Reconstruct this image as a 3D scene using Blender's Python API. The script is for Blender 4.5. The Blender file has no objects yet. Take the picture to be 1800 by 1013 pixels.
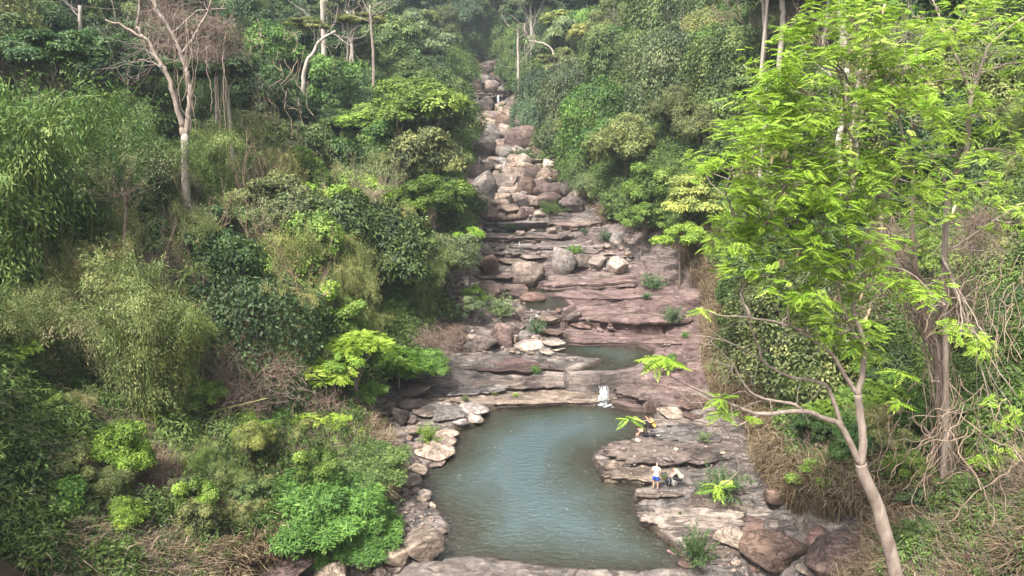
import bpy, math, random
import numpy as np
from mathutils import Vector, Matrix

# ------------------------------------------------------------------ camera, world, sun, exposure
SC = bpy.context.scene
COL = SC.collection
PITCH = math.radians(15.0)
CAMZ = 22.0
F = 1250.0
cam_d = bpy.data.cameras.new("camera")
cam = bpy.data.objects.new("camera", cam_d)
COL.objects.link(cam)
cam.location = (0, 0, CAMZ)
cam.rotation_euler = (math.pi / 2 - PITCH, 0, 0)
cam_d.sensor_width = 36.0
cam_d.lens = 36.0 * F / 1800.0
cam_d.clip_start = 0.2
cam_d.clip_end = 3000
SC.camera = cam

SUN_EL, SUN_AZ = 58.0, 215.0      # compass degrees, clockwise from +Y: behind the camera and to its left
W = bpy.data.worlds.new("World")
SC.world = W
W.use_nodes = True
wn = W.node_tree
wn.nodes.clear()
wo = wn.nodes.new("ShaderNodeOutputWorld")
wb = wn.nodes.new("ShaderNodeBackground")
sky = wn.nodes.new("ShaderNodeTexSky")
sky.sky_type = 'NISHITA'
sky.sun_disc = False
sky.sun_elevation = math.radians(SUN_EL)
sky.sun_rotation = math.radians(SUN_AZ)
sky.air_density = 1.0
sky.dust_density = 6.0
sky.ozone_density = 1.0
wh = wn.nodes.new("ShaderNodeHueSaturation")
wh.inputs["Saturation"].default_value = 0.45
wn.links.new(sky.outputs[0], wh.inputs["Color"])
wn.links.new(wh.outputs[0], wb.inputs[0])
wb.inputs[1].default_value = 0.15
wn.links.new(wb.outputs[0], wo.inputs[0])

sd = bpy.data.lights.new("sun", 'SUN')
sun = bpy.data.objects.new("sun", sd)
COL.objects.link(sun)
sd.energy = 3.4
sd.angle = math.radians(5)
sd.color = (1.0, 0.965, 0.91)
az, el = math.radians(SUN_AZ), math.radians(SUN_EL)
sdir = Vector((math.sin(az) * math.cos(el), math.cos(az) * math.cos(el), math.sin(el)))
sun.rotation_euler = (-sdir).to_track_quat('-Z', 'Y').to_euler()
sun.location = sdir * 200

SC.view_settings.view_transform = 'Standard'
SC.view_settings.look = 'None'
SC.view_settings.gamma = 1
SC.view_settings.use_curve_mapping = False
SC.view_settings.exposure = 1.38
SC.cycles.max_bounces = 6
SC.cycles.diffuse_bounces = 3
SC.cycles.glossy_bounces = 3
SC.cycles.transparent_max_bounces = 12
SC.cycles.volume_bounces = 1

# ------------------------------------------------------------------ helpers: picture rays <-> places
CP, SP = math.cos(PITCH), math.sin(PITCH)


def zc_of(D, z):
    return D * CP + (CAMZ - z) * SP


def x_at(px, D, z):
    return (px - 900.0) / F * zc_of(D, z)


def ray(px, py):
    a, b = (px - 900.0) / F, (506.5 - py) / F
    return np.array([a, CP + b * SP, -SP + b * CP])


def P(px, py, D):
    r = ray(px, py)
    t = D / r[1]
    return (r[0] * t, D, CAMZ + r[2] * t)


def Pz(px, py, z):
    r = ray(px, py)
    t = (z - CAMZ) / r[2]
    return (r[0] * t, r[1] * t)


def proj(x, y, z):
    d = y * CP + (CAMZ - z) * SP
    if d < 0.5:
        return (-9999, -9999, d)
    v = (y * SP - (CAMZ - z) * CP) / d
    return (900 + F * x / d, 506.5 - F * v, d)


def hsh(xi, yi, zi, seed):
    with np.errstate(over='ignore'):
        n = (xi.astype(np.int64) * 374761393 + yi.astype(np.int64) * 668265263 + zi.astype(np.int64) * 2147483647 + seed * 974634777)
        n = (n ^ (n >> 13)) * 1274126177
        n = n & 0xffffffff
        n = (n ^ (n >> 16)) * 2246822519
        n = n & 0xffffffff
        n = n ^ (n >> 15)
    return (n & 0xffffff) / float(0xffffff)


def vn(x, y, z=None, seed=0):
    x = np.asarray(x, float)
    y = np.asarray(y, float)
    z = np.zeros_like(x) if z is None else np.asarray(z, float)
    xi, yi, zi = np.floor(x), np.floor(y), np.floor(z)
    fx, fy, fz = x - xi, y - yi, z - zi
    fx, fy, fz = [f * f * (3 - 2 * f) for f in (fx, fy, fz)]
    r = 0
    for dx in (0, 1):
        for dy in (0, 1):
            for dz in (0, 1):
                w = (fx if dx else 1 - fx) * (fy if dy else 1 - fy) * (fz if dz else 1 - fz)
                r = r + w * hsh(xi + dx, yi + dy, zi + dz, seed)
    return r * 2 - 1


def fbm(x, y, z=None, seed=0, o=4, g=0.5):
    r, a, s = 0, 1.0, 0
    for i in range(o):
        r = r + a * vn(x * 2 ** i, y * 2 ** i, None if z is None else z * 2 ** i, seed + i * 17)
        s += a
        a *= g
    return r / s


def lerp(a, b, t):
    return a + (b - a) * t


def sstep(a, b, x):
    t = np.clip((x - a) / (b - a), 0, 1)
    return t * t * (3 - 2 * t)


# ------------------------------------------------------------------ helpers: objects
def link(o, parent=None):
    COL.objects.link(o)
    if parent is not None:
        o.parent = parent
    return o


def tag(o, label=None, cat=None, group=None, kind=None):
    if label: o['label'] = label
    if cat: o['category'] = cat
    if group: o['group'] = group
    if kind: o['kind'] = kind
    return o


def empty(name, loc=(0, 0, 0), rz=0.0, s=1.0):
    o = bpy.data.objects.new(name, None)
    o.empty_display_size = 0.3
    o.location = loc
    o.rotation_euler = (0, 0, rz)
    if isinstance(s, (int, float)): s = (s, s, s)
    o.scale = s
    COL.objects.link(o)
    return o


def mesh(name, V, Fc, mat=None, smooth=False, attrs=None, mats=None, midx=None):
    """V (n,3), Fc (m,3) or (m,4) int array -> mesh"""
    V = np.asarray(V, np.float32)
    Fc = np.asarray(Fc, np.int32)
    me = bpy.data.meshes.new(name)
    k = Fc.shape[1]
    me.vertices.add(len(V))
    me.vertices.foreach_set("co", V.ravel())
    me.loops.add(Fc.size)
    me.loops.foreach_set("vertex_index", Fc.ravel())
    me.polygons.add(len(Fc))
    me.polygons.foreach_set("loop_start", np.arange(0, Fc.size, k, dtype=np.int32))
    me.polygons.foreach_set("loop_total", np.full(len(Fc), k, np.int32))
    if smooth:
        me.polygons.foreach_set("use_smooth", np.ones(len(Fc), bool))
    if mats:
        for m in mats: me.materials.append(m)
        me.polygons.foreach_set("material_index", np.asarray(midx, np.int32))
    elif mat:
        me.materials.append(mat)
    for an, (dom, arr) in (attrs or {}).items():
        at = me.attributes.new(an, 'FLOAT', dom)
        at.data.foreach_set("value", np.asarray(arr, np.float32))
    me.update()
    me.validate()
    return me


def obj(name, me, parent=None, loc=None, rot=None, scale=None, color=None):
    o = bpy.data.objects.new(name, me)
    if loc is not None: o.location = loc
    if rot is not None: o.rotation_euler = rot
    if scale is not None: o.scale = (scale,) * 3 if isinstance(scale, (int, float)) else scale
    if color is not None: o.color = (*color, 1)
    return link(o, parent)


class MB:
    def __init__(s):
        s.V, s.F, s.A, s.n = [], [], [], 0

    def add(s, V, Fc, tint=0.5):
        V = np.asarray(V, float)
        Fc = np.asarray(Fc, int)
        if Fc.shape[1] == 4:
            Fc = np.concatenate([Fc[:, [0, 1, 2]], Fc[:, [0, 2, 3]]])
        s.V.append(V)
        s.F.append(Fc + s.n)
        s.A.append(np.full(len(V), tint) if np.isscalar(tint) else np.asarray(tint))
        s.n += len(V)

    def tube(s, pts, rad, sides=6, tint=0.5, cap=True):
        pts = np.asarray(pts, float)
        rad = np.full(len(pts), rad) if np.isscalar(rad) else np.asarray(rad, float)
        d = np.gradient(pts, axis=0)
        d /= np.linalg.norm(d, axis=1)[:, None] + 1e-9
        u = np.cross(d, [0.13, 0.31, 1.0]) if abs(d[0][2]) < 0.9 else np.cross(d, [1.0, 0.2, 0.1])
        u /= np.linalg.norm(u, axis=1)[:, None] + 1e-9
        v = np.cross(d, u)
        a = np.linspace(0, 2 * np.pi, sides, endpoint=False)
        R = pts[:, None, :] + rad[:, None, None] * (np.cos(a)[None, :, None] * u[:, None, :] + np.sin(a)[None, :, None] * v[:, None, :])
        V = R.reshape(-1, 3)
        n = len(pts)
        i = np.arange(n - 1)[:, None] * sides
        j = np.arange(sides)[None, :]
        j2 = (j + 1) % sides
        q = np.stack([i + j, i + j2, i + sides + j2, i + sides + j], -1).reshape(-1, 4)
        V = np.concatenate([V, pts[[0, -1]]])
        s.add(V, q, tint)
        if cap:
            c0, c1 = n * sides, n * sides + 1
            f0 = np.stack([np.full(sides, c0), (np.arange(sides) + 1) % sides, np.arange(sides)], -1)
            b = (n - 1) * sides
            f1 = np.stack([np.full(sides, c1), b + np.arange(sides), b + (np.arange(sides) + 1) % sides], -1)
            s.F.append(np.concatenate([f0, f1]) + s.n - len(V))

    def mesh(s, name, mat, smooth=False, attr='tint'):
        V = np.concatenate(s.V)
        return mesh(name, V, np.concatenate(s.F), mat, smooth, {attr: ('POINT', np.concatenate(s.A))})


def curve_pts(ctrl, n=8, wob=0.0, rng=None):
    """Catmull-Rom through control points, n samples a span"""
    c = np.asarray(ctrl, float)
    c = np.concatenate([[2 * c[0] - c[1]], c, [2 * c[-1] - c[-2]]])
    out = []
    for i in range(1, len(c) - 2):
        for k in range(n):
            t = k / n
            out.append(0.5 * ((2 * c[i]) + (-c[i - 1] + c[i + 1]) * t + (2 * c[i - 1] - 5 * c[i] + 4 * c[i + 1] - c[i + 2]) * t * t + (-c[i - 1] + 3 * c[i] - 3 * c[i + 1] + c[i + 2]) * t ** 3))
    out.append(c[-2])
    out = np.array(out)
    if wob and rng is not None:
        out[1:-1] += rng.normal(0, wob, out[1:-1].shape)
    return out


# ------------------------------------------------------------------ helpers: materials
class NT:
    def __init__(s, name):
        s.m = bpy.data.materials.new(name)
        s.m.use_nodes = True
        s.t = s.m.node_tree
        s.t.nodes.clear()
        s.out = s.t.nodes.new("ShaderNodeOutputMaterial")

    def n(s, typ, **kw):
        nd = s.t.nodes.new(typ)
        for k, v in kw.items():
            if k.startswith('i_'):
                key = k[2:]
                key = int(key) if key.isdigit() else key.replace('_', ' ')
                s.set(nd.inputs[key], v)
            else:
                setattr(nd, k, v)
        return nd

    def set(s, sock, v):
        if isinstance(v, bpy.types.NodeSocket):
            s.t.links.new(v, sock)
        elif isinstance(v, (tuple, list)) and len(v) == 3 and sock.type == 'RGBA':
            sock.default_value = (*v, 1)
        else:
            sock.default_value = v

    def noise(s, scale, vec=None, detail=6, rough=0.6, dist=0.0):
        nd = s.n("ShaderNodeTexNoise")
        nd.inputs["Scale"].default_value = scale
        nd.inputs["Detail"].default_value = detail
        nd.inputs["Roughness"].default_value = rough
        nd.inputs["Distortion"].default_value = dist
        if vec is not None: s.t.links.new(vec, nd.inputs["Vector"])
        return nd.outputs["Fac"]

    def ramp(s, fac, stops, interp='LINEAR'):
        nd = s.n("ShaderNodeValToRGB")
        nd.color_ramp.interpolation = interp
        e = nd.color_ramp.elements
        while len(e) < len(stops): e.new(0.5)
        for el, (p, c) in zip(e, stops):
            el.position = p
            el.color = (*c, 1) if not np.isscalar(c) else (c, c, c, 1)
        s.t.links.new(fac, nd.inputs[0])
        return nd.outputs[0]

    def mix(s, a, b, f, mode='MIX'):
        nd = s.n("ShaderNodeMix", data_type='RGBA', blend_type=mode)
        s.set(nd.inputs[0], f)
        s.set(nd.inputs[6], a)
        s.set(nd.inputs[7], b)
        return nd.outputs[2]

    def math(s, op, a, b=0.5, c=0.0, clamp=False):
        nd = s.n("ShaderNodeMath", operation=op, use_clamp=clamp)
        s.set(nd.inputs[0], a)
        s.set(nd.inputs[1], b)
        s.set(nd.inputs[2], c)
        return nd.outputs[0]

    def coord(s, which='Object'):
        return s.n("ShaderNodeTexCoord").outputs[which]

    def pos(s):
        return s.n("ShaderNodeNewGeometry").outputs["Position"]

    def mapping(s, vec, scale=(1, 1, 1), rot=(0, 0, 0), loc=(0, 0, 0)):
        nd = s.n("ShaderNodeMapping")
        s.t.links.new(vec, nd.inputs[0])
        nd.inputs["Scale"].default_value = scale
        nd.inputs["Rotation"].default_value = rot
        nd.inputs["Location"].default_value = loc
        return nd.outputs[0]

    def attr(s, name):
        return s.n("ShaderNodeAttribute", attribute_name=name).outputs["Fac"]

    def bump(s, h, strength=0.5, dist=0.1, normal=None):
        nd = s.n("ShaderNodeBump")
        nd.inputs["Strength"].default_value = strength
        nd.inputs["Distance"].default_value = dist
        s.t.links.new(h, nd.inputs["Height"])
        if normal is not None: s.t.links.new(normal, nd.inputs["Normal"])
        return nd.outputs[0]

    def principled(s, color, rough=0.8, normal=None, spec=0.3, **kw):
        nd = s.n("ShaderNodeBsdfPrincipled")
        s.set(nd.inputs["Base Color"], color)
        s.set(nd.inputs["Roughness"], rough)
        nd.inputs["Specular IOR Level"].default_value = spec
        if normal is not None: s.t.links.new(normal, nd.inputs["Normal"])
        return nd

    def done(s, shader):
        s.t.links.new(shader, s.out.inputs["Surface"])
        return s.m


def simple_mat(name, col, rough=0.8, var=0.25, scale=8.0, bump=0.0):
    t = NT(name)
    nz = t.noise(scale, t.coord())
    c = t.mix(tuple(np.array(col) * (1 - var)), tuple(np.minimum(np.array(col) * (1 + var), 1)), nz)
    nrm = t.bump(nz, bump, 0.02) if bump else None
    return t.done(t.principled(c, rough, nrm).outputs[0])


def rock_colour(t, vec, k=1.0, objvar=True):
    """grey-tan sandstone with a dark patina, pale lichen and cracks; returns colour and height"""
    n1 = t.noise(0.35 * k, vec, 7, 0.62, 0.4)
    n2 = t.noise(1.6 * k, vec, 8, 0.68, 0.2)
    n3 = t.noise(9.0 * k, vec, 6, 0.7)
    base = t.ramp(n2, [(0.28, (0.155, 0.125, 0.104)), (0.46, (0.30, 0.247, 0.205)), (0.62, (0.42, 0.355, 0.30)), (0.8, (0.54, 0.475, 0.415))])
    pat = t.ramp(n1, [(0.42, 0.0), (0.58, 1.0)])
    c = t.mix(base, (0.083, 0.072, 0.066), t.math('MULTIPLY', pat, 0.7))
    c = t.mix(c, t.ramp(n3, [(0.3, 0.45), (0.7, 0.62)]), 0.45, 'OVERLAY')
    return c, n1, n2, n3


# terrain rock / soil
def make_ground_mat():
    t = NT("riverbed_and_soil")
    p = t.pos()
    wv = t.n("ShaderNodeVectorMath", operation='ADD')
    t.t.links.new(p, wv.inputs[0])
    nz = t.n("ShaderNodeTexNoise")
    nz.inputs["Scale"].default_value = 0.25
    t.t.links.new(p, nz.inputs["Vector"])
    t.t.links.new(nz.outputs["Color"], wv.inputs[1])
    pv = wv.outputs[0]
    st = t.mapping(pv, (0.45, 0.9, 5.0), rot=(0.06, -0.05, 0.12))
    c, n1, n2, n3 = rock_colour(t, st, 1.0)
    # thin bedding cracks that follow the beds
    st2 = t.mapping(pv, (0.12, 0.75, 7.0), rot=(0.05, -0.04, 0.16))
    ln = t.noise(1.3, st2, 8, 0.72, 0.15)
    crack = t.ramp(ln, [(0.40, 0.0), (0.435, 1.0), (0.455, 1.0), (0.50, 0.0)])
    crack = t.math('MULTIPLY', crack, t.ramp(t.noise(0.5, p, 4, 0.6), [(0.42, 0.0), (0.6, 1.0)]))
    c = t.mix(c, (0.045, 0.037, 0.035), t.math('MULTIPLY', crack, 0.6))
    pale = t.ramp(t.noise(0.8, st2, 6, 0.7, 0.1), [(0.50, 0.0), (0.64, 1.0)])
    c = t.mix(c, (0.44, 0.375, 0.325), t.math('MULTIPLY', pale, 0.5))
    blot = t.ramp(t.noise(2.4, p, 8, 0.78), [(0.44, 1.0), (0.56, 0.0)])
    c = t.mix(c, (0.085, 0.072, 0.07), t.math('MULTIPLY', blot, 0.5))
    vo = t.n("ShaderNodeTexVoronoi", feature='DISTANCE_TO_EDGE')
    vo.inputs["Scale"].default_value = 0.55
    t.t.links.new(t.mapping(pv, (0.7, 2.4, 1.2), rot=(0, 0, 0.2)), vo.inputs["Vector"])
    joint = t.ramp(t.math('ADD', vo.outputs["Distance"], t.math('MULTIPLY', t.math('SUBTRACT', n3, 0.5), 0.05)), [(0.0, 1.0), (0.016, 0.8), (0.035, 0.0)])
    joint = t.math('MULTIPLY', joint, t.ramp(t.noise(0.4, p, 4, 0.6), [(0.47, 0.0), (0.60, 1.0)]))
    c = t.mix(c, (0.035, 0.03, 0.028), t.math('MULTIPLY', joint, 0.75))
    stain = t.ramp(t.noise(0.55, t.mapping(pv, (0.8, 1.6, 1.0)), 7, 0.7, 0.5), [(0.50, 0.0), (0.60, 1.0)])
    c = t.mix(c, (0.075, 0.065, 0.062), t.math('MULTIPLY', stain, 0.45))
    gi = t.n("ShaderNodeObjectInfo")
    c = t.mix(c, gi.outputs["Color"], 1.0, 'MULTIPLY')
    # red sandstone
    rn = t.noise(0.9, st, 7, 0.65, 0.3)
    redc = t.ramp(rn, [(0.3, (0.095, 0.055, 0.052)), (0.5, (0.19, 0.115, 0.105)), (0.66, (0.31, 0.215, 0.195)), (0.8, (0.42, 0.335, 0.30))])
    c = t.mix(c, redc, t.math('MULTIPLY', t.attr('red'), 0.78))
    # wet / algae band at the water, plus shade painted between the cascade boulders
    wet = t.attr('wet')
    c = t.mix(c, (0.075, 0.052, 0.03), t.math('MULTIPLY', wet, 0.8))
    # soil with litter
    sn = t.noise(1.2, p, 8, 0.7)
    sn2 = t.noise(14.0, p, 4, 0.7)
    soil = t.ramp(sn, [(0.3, (0.05, 0.038, 0.024)), (0.5, (0.12, 0.082, 0.052)), (0.7, (0.22, 0.155, 0.10))])
    soil = t.mix(soil, t.ramp(sn2, [(0.35, 0.2), (0.65, 0.75)]), 0.5, 'OVERLAY')
    ns = t.math('ADD', t.attr('soil'), t.math('MULTIPLY', t.math('SUBTRACT', t.noise(0.9, p, 6, 0.7), 0.5), 1.4))
    sf = t.ramp(ns, [(0.42, 0.0), (0.58, 1.0)])
    c = t.mix(c, soil, sf)
    h = t.math('ADD', t.math('MULTIPLY', ln, 1.6), t.math('MULTIPLY', n3, 0.35))
    h = t.math('SUBTRACT', h, t.math('MULTIPLY', crack, 0.5))
    h = t.math('SUBTRACT', h, t.math('MULTIPLY', joint, 0.6))
    nrm = t.bump(h, 1.0, 0.28)
    rough = t.math('SUBTRACT', 0.85, t.math('MULTIPLY', wet, 0.5))
    return t.done(t.principled(c, rough, nrm, 0.25).outputs[0])


def make_boulder_mat():
    t = NT("boulder_rock")
    oi = t.n("ShaderNodeObjectInfo")
    v = t.n("ShaderNodeVectorMath", operation='ADD')
    t.t.links.new(t.pos(), v.inputs[0])
    cmb = t.n("ShaderNodeCombineXYZ")
    t.t.links.new(t.math('MULTIPLY', oi.outputs["Random"], 37.0), cmb.inputs[0])
    t.t.links.new(cmb.outputs[0], v.inputs[1])
    vec = v.outputs[0]
    c, n1, n2, n3 = rock_colour(t, t.mapping(vec, (1.0, 1.0, 1.6)), 0.9)
    crack = t.ramp(t.noise(0.9, vec, 8, 0.75, 1.2), [(0.465, 0.0), (0.49, 1.0), (0.50, 1.0), (0.52, 0.0)])
    c = t.mix(c, (0.05, 0.04, 0.038), t.math('MULTIPLY', crack, 0.6))
    lich = t.ramp(t.noise(2.3, vec, 7, 0.75), [(0.58, 0.0), (0.66, 1.0)])
    c = t.mix(c, (0.55, 0.50, 0.45), t.math('MULTIPLY', lich, 0.45))
    c = t.mix(c, oi.outputs["Color"], 1.0, 'MULTIPLY')
    h = t.math('ADD', t.math('MULTIPLY', n2, 1.0), t.math('MULTIPLY', n3, 0.4))
    h = t.math('SUBTRACT', h, t.math('MULTIPLY', crack, 0.4))
    return t.done(t.principled(c, 0.85, t.bump(h, 0.7, 0.12), 0.25).outputs[0])


def make_leaf_mat(name, cols, trans=0.3, rough=0.5, spec=0.3):
    """cols: three leaf colours; the tint attribute of each leaf picks among them, the object's colour multiplies"""
    t = NT(name)
    oi = t.n("ShaderNodeObjectInfo")
    f = t.attr('tint')
    f = t.math('ADD', f, t.math('MULTIPLY', t.math('SUBTRACT', oi.outputs["Random"], 0.5), 0.25), clamp=True)
    c = t.ramp(f, [(0.05, cols[0]), (0.5, cols[1]), (0.95, cols[2])])
    c = t.mix(c, oi.outputs["Color"], 1.0, 'MULTIPLY')
    pr = t.principled(c, rough, None, spec)
    tr = t.n("ShaderNodeBsdfTranslucent")
    t.t.links.new(t.mix(c, (0.9, 1.0, 0.25), 0.35, 'MULTIPLY') if False else c, tr.inputs[0])
    mx = t.n("ShaderNodeMixShader")
    mx.inputs[0].default_value = trans
    t.t.links.new(pr.outputs[0], mx.inputs[1])
    t.t.links.new(tr.outputs[0], mx.inputs[2])
    return t.done(mx.outputs[0])


def make_bark(name, a, b, k=3.0):
    t = NT(name)
    oi = t.n("ShaderNodeObjectInfo")
    v = t.mapping(t.pos(), (k, k, k * 0.35))
    n1 = t.noise(1.0, v, 8, 0.7, 0.3)
    c = t.mix(a, b, t.ramp(n1, [(0.35, 0.0), (0.65, 1.0)]))
    c = t.mix(c, oi.outputs["Color"], 1.0, 'MULTIPLY')
    return t.done(t.principled(c, 0.85, t.bump(n1, 0.5, 0.03), 0.2).outputs[0])


M_GROUND = make_ground_mat()
M_ROCK = make_boulder_mat()
M_LEAF = make_leaf_mat("leaf_green", [(0.022, 0.040, 0.012), (0.075, 0.130, 0.030), (0.19, 0.27, 0.065)])
M_LEAF_BRIGHT = make_leaf_mat("leaf_lime", [(0.09, 0.18, 0.018), (0.25, 0.40, 0.035), (0.46, 0.60, 0.11)], 0.4)
M_LEAF_DRY = make_leaf_mat("leaf_dry", [(0.09, 0.06, 0.035), (0.20, 0.15, 0.09), (0.36, 0.29, 0.18)], 0.2, 0.8, 0.15)
M_BAMBOO = make_leaf_mat("leaf_bamboo", [(0.05, 0.085, 0.02), (0.13, 0.19, 0.045), (0.33, 0.34, 0.12)], 0.3)
M_BARK = make_bark("bark_grey", (0.17, 0.13, 0.105), (0.36, 0.295, 0.24))
M_BARK_PALE = make_bark("bark_pale", (0.27, 0.225, 0.185), (0.47, 0.41, 0.35))
M_BARK_DARK = make_bark("bark_dark", (0.07, 0.055, 0.045), (0.17, 0.13, 0.10))
M_TWIG = make_bark("twig_brown", (0.17, 0.12, 0.09), (0.34, 0.27, 0.21), 6.0)

# ------------------------------------------------------------------ terrain
# cross-sections of the valley: forward distance -> (picture column, height) pairs, plus metres beyond both ends
ROWS = [
 (14, [(-900, 22), (-300, 12), (100, 5), (500, 0), (700, -3), (1230, -3), (1400, -1), (1600, 1), (1900, 4), (2700, 16)]),
 (22, [(-900, 26), (-300, 16), (0, 6), (250, 3), (500, 0.5), (700, -1.5), (1230, -1.5), (1350, 0.3), (1500, 1.5), (1700, 3), (1900, 6), (2700, 22)]),
 (27.5, [(-900, 28), (-300, 16), (0, 7), (200, 3.5), (450, 1.2), (600, 0.5), (700, 0.0), (1230, 0.0), (1350, 0.8), (1500, 1.8), (1700, 4), (1900, 8), (2700, 26)]),
 (29.3, [(-900, 29), (-300, 16), (0, 7), (200, 4), (420, 1.9), (600, 0.9), (700, 0.3), (1230, 0.3), (1350, 0.9), (1500, 2.2), (1700, 5), (1900, 10), (2700, 28)]),
 (37, [(-900, 32), (-300, 19), (0, 9), (200, 5), (350, 3.2), (500, 2), (640, 1.3), (710, 0.5), (760, 0.2), (1100, 0.2), (1180, 0.5), (1330, 1.2), (1450, 2.5), (1600, 5), (1800, 10), (2700, 34)]),
 (44, [(-900, 36), (-300, 22), (0, 11), (200, 7), (400, 4), (560, 2.5), (650, 1.2), (760, 0.5), (820, 0.2), (1110, 0.2), (1200, 1.0), (1300, 2.0), (1400, 4), (1500, 7.5), (1700, 14), (2700, 42)]),
 (48.8, [(-900, 38), (-300, 24), (0, 14), (200, 9), (400, 5.5), (560, 3.5), (680, 1.5), (760, 0.6), (1050, 0.45), (1180, 1.2), (1290, 2.4), (1380, 5), (1500, 10), (1800, 22), (2700, 48)]),
 (51, [(-900, 39), (0, 15), (200, 9.5), (400, 6), (560, 4), (680, 2.0), (760, 1.2), (1000, 0.95), (1070, 0.9), (1120, 1.2), (1200, 1.6), (1280, 2.8), (1380, 6), (1500, 12), (1800, 25), (2700, 50)]),
 (55, [(-900, 40), (0, 17), (300, 9), (500, 5.5), (650, 3.2), (760, 2.1), (900, 1.75), (1100, 1.5), (1180, 1.8), (1270, 3.2), (1350, 7), (1500, 14), (1800, 27), (2700, 52)]),
 (60, [(-900, 44), (0, 20), (300, 12), (500, 8), (680, 4), (780, 2.3), (880, 1.9), (1000, 1.65), (1150, 1.6), (1200, 2.0), (1260, 3.5), (1330, 7.5), (1500, 16), (1800, 31), (2700, 58)]),
 (62.6, [(-900, 46), (0, 21), (300, 13), (500, 9), (700, 4.5), (790, 2.6), (880, 2.1), (1000, 1.75), (1150, 1.8), (1200, 2.4), (1255, 4), (1330, 8), (1500, 17), (1800, 33), (2700, 60)]),
 (63.6, [(-900, 46), (0, 21), (300, 13), (500, 9), (700, 4.5), (790, 3.2), (880, 2.7), (930, 2.5), (990, 2.9), (1150, 3.1), (1200, 3.6), (1250, 4.6), (1330, 9), (1500, 18), (1800, 33), (2700, 60)]),
 (69, [(-900, 50), (0, 24), (300, 15), (500, 11), (700, 6), (800, 4.2), (860, 3.5), (910, 3.1), (970, 3.25), (1100, 3.7), (1200, 4.8), (1240, 6), (1330, 12), (1500, 21), (1800, 36), (2700, 62)]),
 (76, [(-900, 54), (0, 27), (300, 18), (500, 13), (700, 8), (800, 5.8), (850, 5.0), (920, 4.6), (1020, 4.8), (1120, 5.2), (1180, 6.5), (1260, 12), (1400, 22), (1800, 40), (2700, 66)]),
 (83, [(-900, 58), (0, 30), (400, 18), (600, 12), (760, 8), (835, 6.6), (950, 6.4), (1060, 6.7), (1130, 8.5), (1200, 14), (1400, 28), (1800, 44), (2700, 68)]),
 (86, [(-900, 60), (0, 32), (400, 19), (600, 13), (760, 9), (830, 7.2), (950, 7.0), (1060, 7.2), (1110, 9.0), (1180, 15), (1400, 29), (1800, 46), (2700, 70)]),
 (86.9, [(-900, 60), (0, 32), (400, 19), (600, 13), (760, 9), (830, 8.0), (950, 7.9), (1040, 8.1), (1100, 10), (1180, 16), (1400, 29), (1800, 46), (2700, 70)]),
 (110, [(-900, 75), (0, 42), (400, 27), (600, 20), (760, 14.5), (825, 11.6), (900, 11.1), (975, 11.4), (1020, 14.5), (1150, 27), (1400, 42), (1800, 58), (2700, 80)]),
 (130, [(-900, 85), (0, 50), (400, 34), (650, 23), (760, 18), (815, 15.6), (880, 15.0), (950, 15.7), (1000, 20), (1150, 34), (1400, 50), (1800, 66), (2700, 85)]),
 (150, [(-900, 90), (0, 58), (400, 42), (650, 30), (780, 22), (822, 19.0), (870, 18.6), (915, 19.2), (960, 25), (1150, 42), (1400, 57), (1800, 72), (2700, 90)]),
 (167, [(-900, 95), (0, 64), (400, 48), (650, 36), (790, 25), (828, 21.6), (858, 20.9), (888, 21.4), (930, 27), (1150, 48), (1400, 62), (2700, 95)]),
 (168.5, [(-900, 95), (0, 64), (400, 48), (650, 36), (790, 26), (828, 23.6), (858, 23.1), (888, 23.4), (930, 28), (1150, 48), (1400, 62), (2700, 95)]),
 (190, [(-900, 105), (0, 74), (400, 58), (650, 44), (800, 31), (842, 27.5), (860, 27), (882, 28), (930, 36), (1150, 56), (1400, 70), (2700, 105)]),
 (215, [(-900, 115), (0, 84), (400, 68), (650, 52), (810, 36), (850, 32), (875, 33), (920, 42), (1150, 64), (1400, 78), (2700, 115)]),
 (260, [(-900, 125), (0, 100), (400, 84), (650, 66), (790, 46), (830, 42), (880, 46), (950, 58), (1150, 78), (1400, 90), (2700, 125)]),
 (330, [(-900, 135), (0, 112), (400, 96), (650, 72), (750, 60), (800, 60), (900, 68), (1150, 90), (1400, 102), (2700, 135)]),
 (420, [(-900, 140), (0, 118), (400, 104), (650, 80), (780, 74), (900, 84), (1150, 104), (1400, 112), (2700, 140)]),
]
ROWD = np.array([r[0] for r in ROWS], float)

xs = [0.0]
while xs[-1] < 620:
    x = xs[-1]
    xs.append(x + (0.15 if x < 17 else 0.15 + (x - 17) * 0.045))
xs = np.array(xs)
GX = np.concatenate([-xs[:0:-1], xs]) + 2.0
ys = [-60.0, -40.0, -22.0, -8.0, 2.0, 8.0, 12.0, 16.0, 19.0, 21.5, 23.5, 25.0, 26.0]
while ys[-1] < 460:
    y = ys[-1]
    ys.append(y + (0.15 if y < 60 else 0.15 + (y - 60) * 0.0075))
GY = np.array(ys)
XX, YY = np.meshgrid(GX, GY)

prof = []
for D, pts in ROWS:
    xk = np.array([x_at(px, D, z) for px, z in pts])
    zk = np.array([z for px, z in pts])
    xk = np.concatenate([[xk[0] - 400], xk, [xk[-1] + 400]])
    zk = np.concatenate([[zk[0] + 60], zk, [zk[-1] + 60]])
    prof.append(np.interp(GX, xk, zk))
prof = np.array(prof)
H = np.zeros_like(XX)
idx = np.clip(np.searchsorted(ROWD, GY) - 1, 0, len(ROWD) - 2)
tt = np.clip((GY - ROWD[idx]) / (ROWD[idx + 1] - ROWD[idx]), 0, 1)[:, None]
H = prof[idx] * (1 - tt) + prof[idx + 1] * tt
H = np.where(YY < 14, H - (14 - YY) * 0.02, H)

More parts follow.
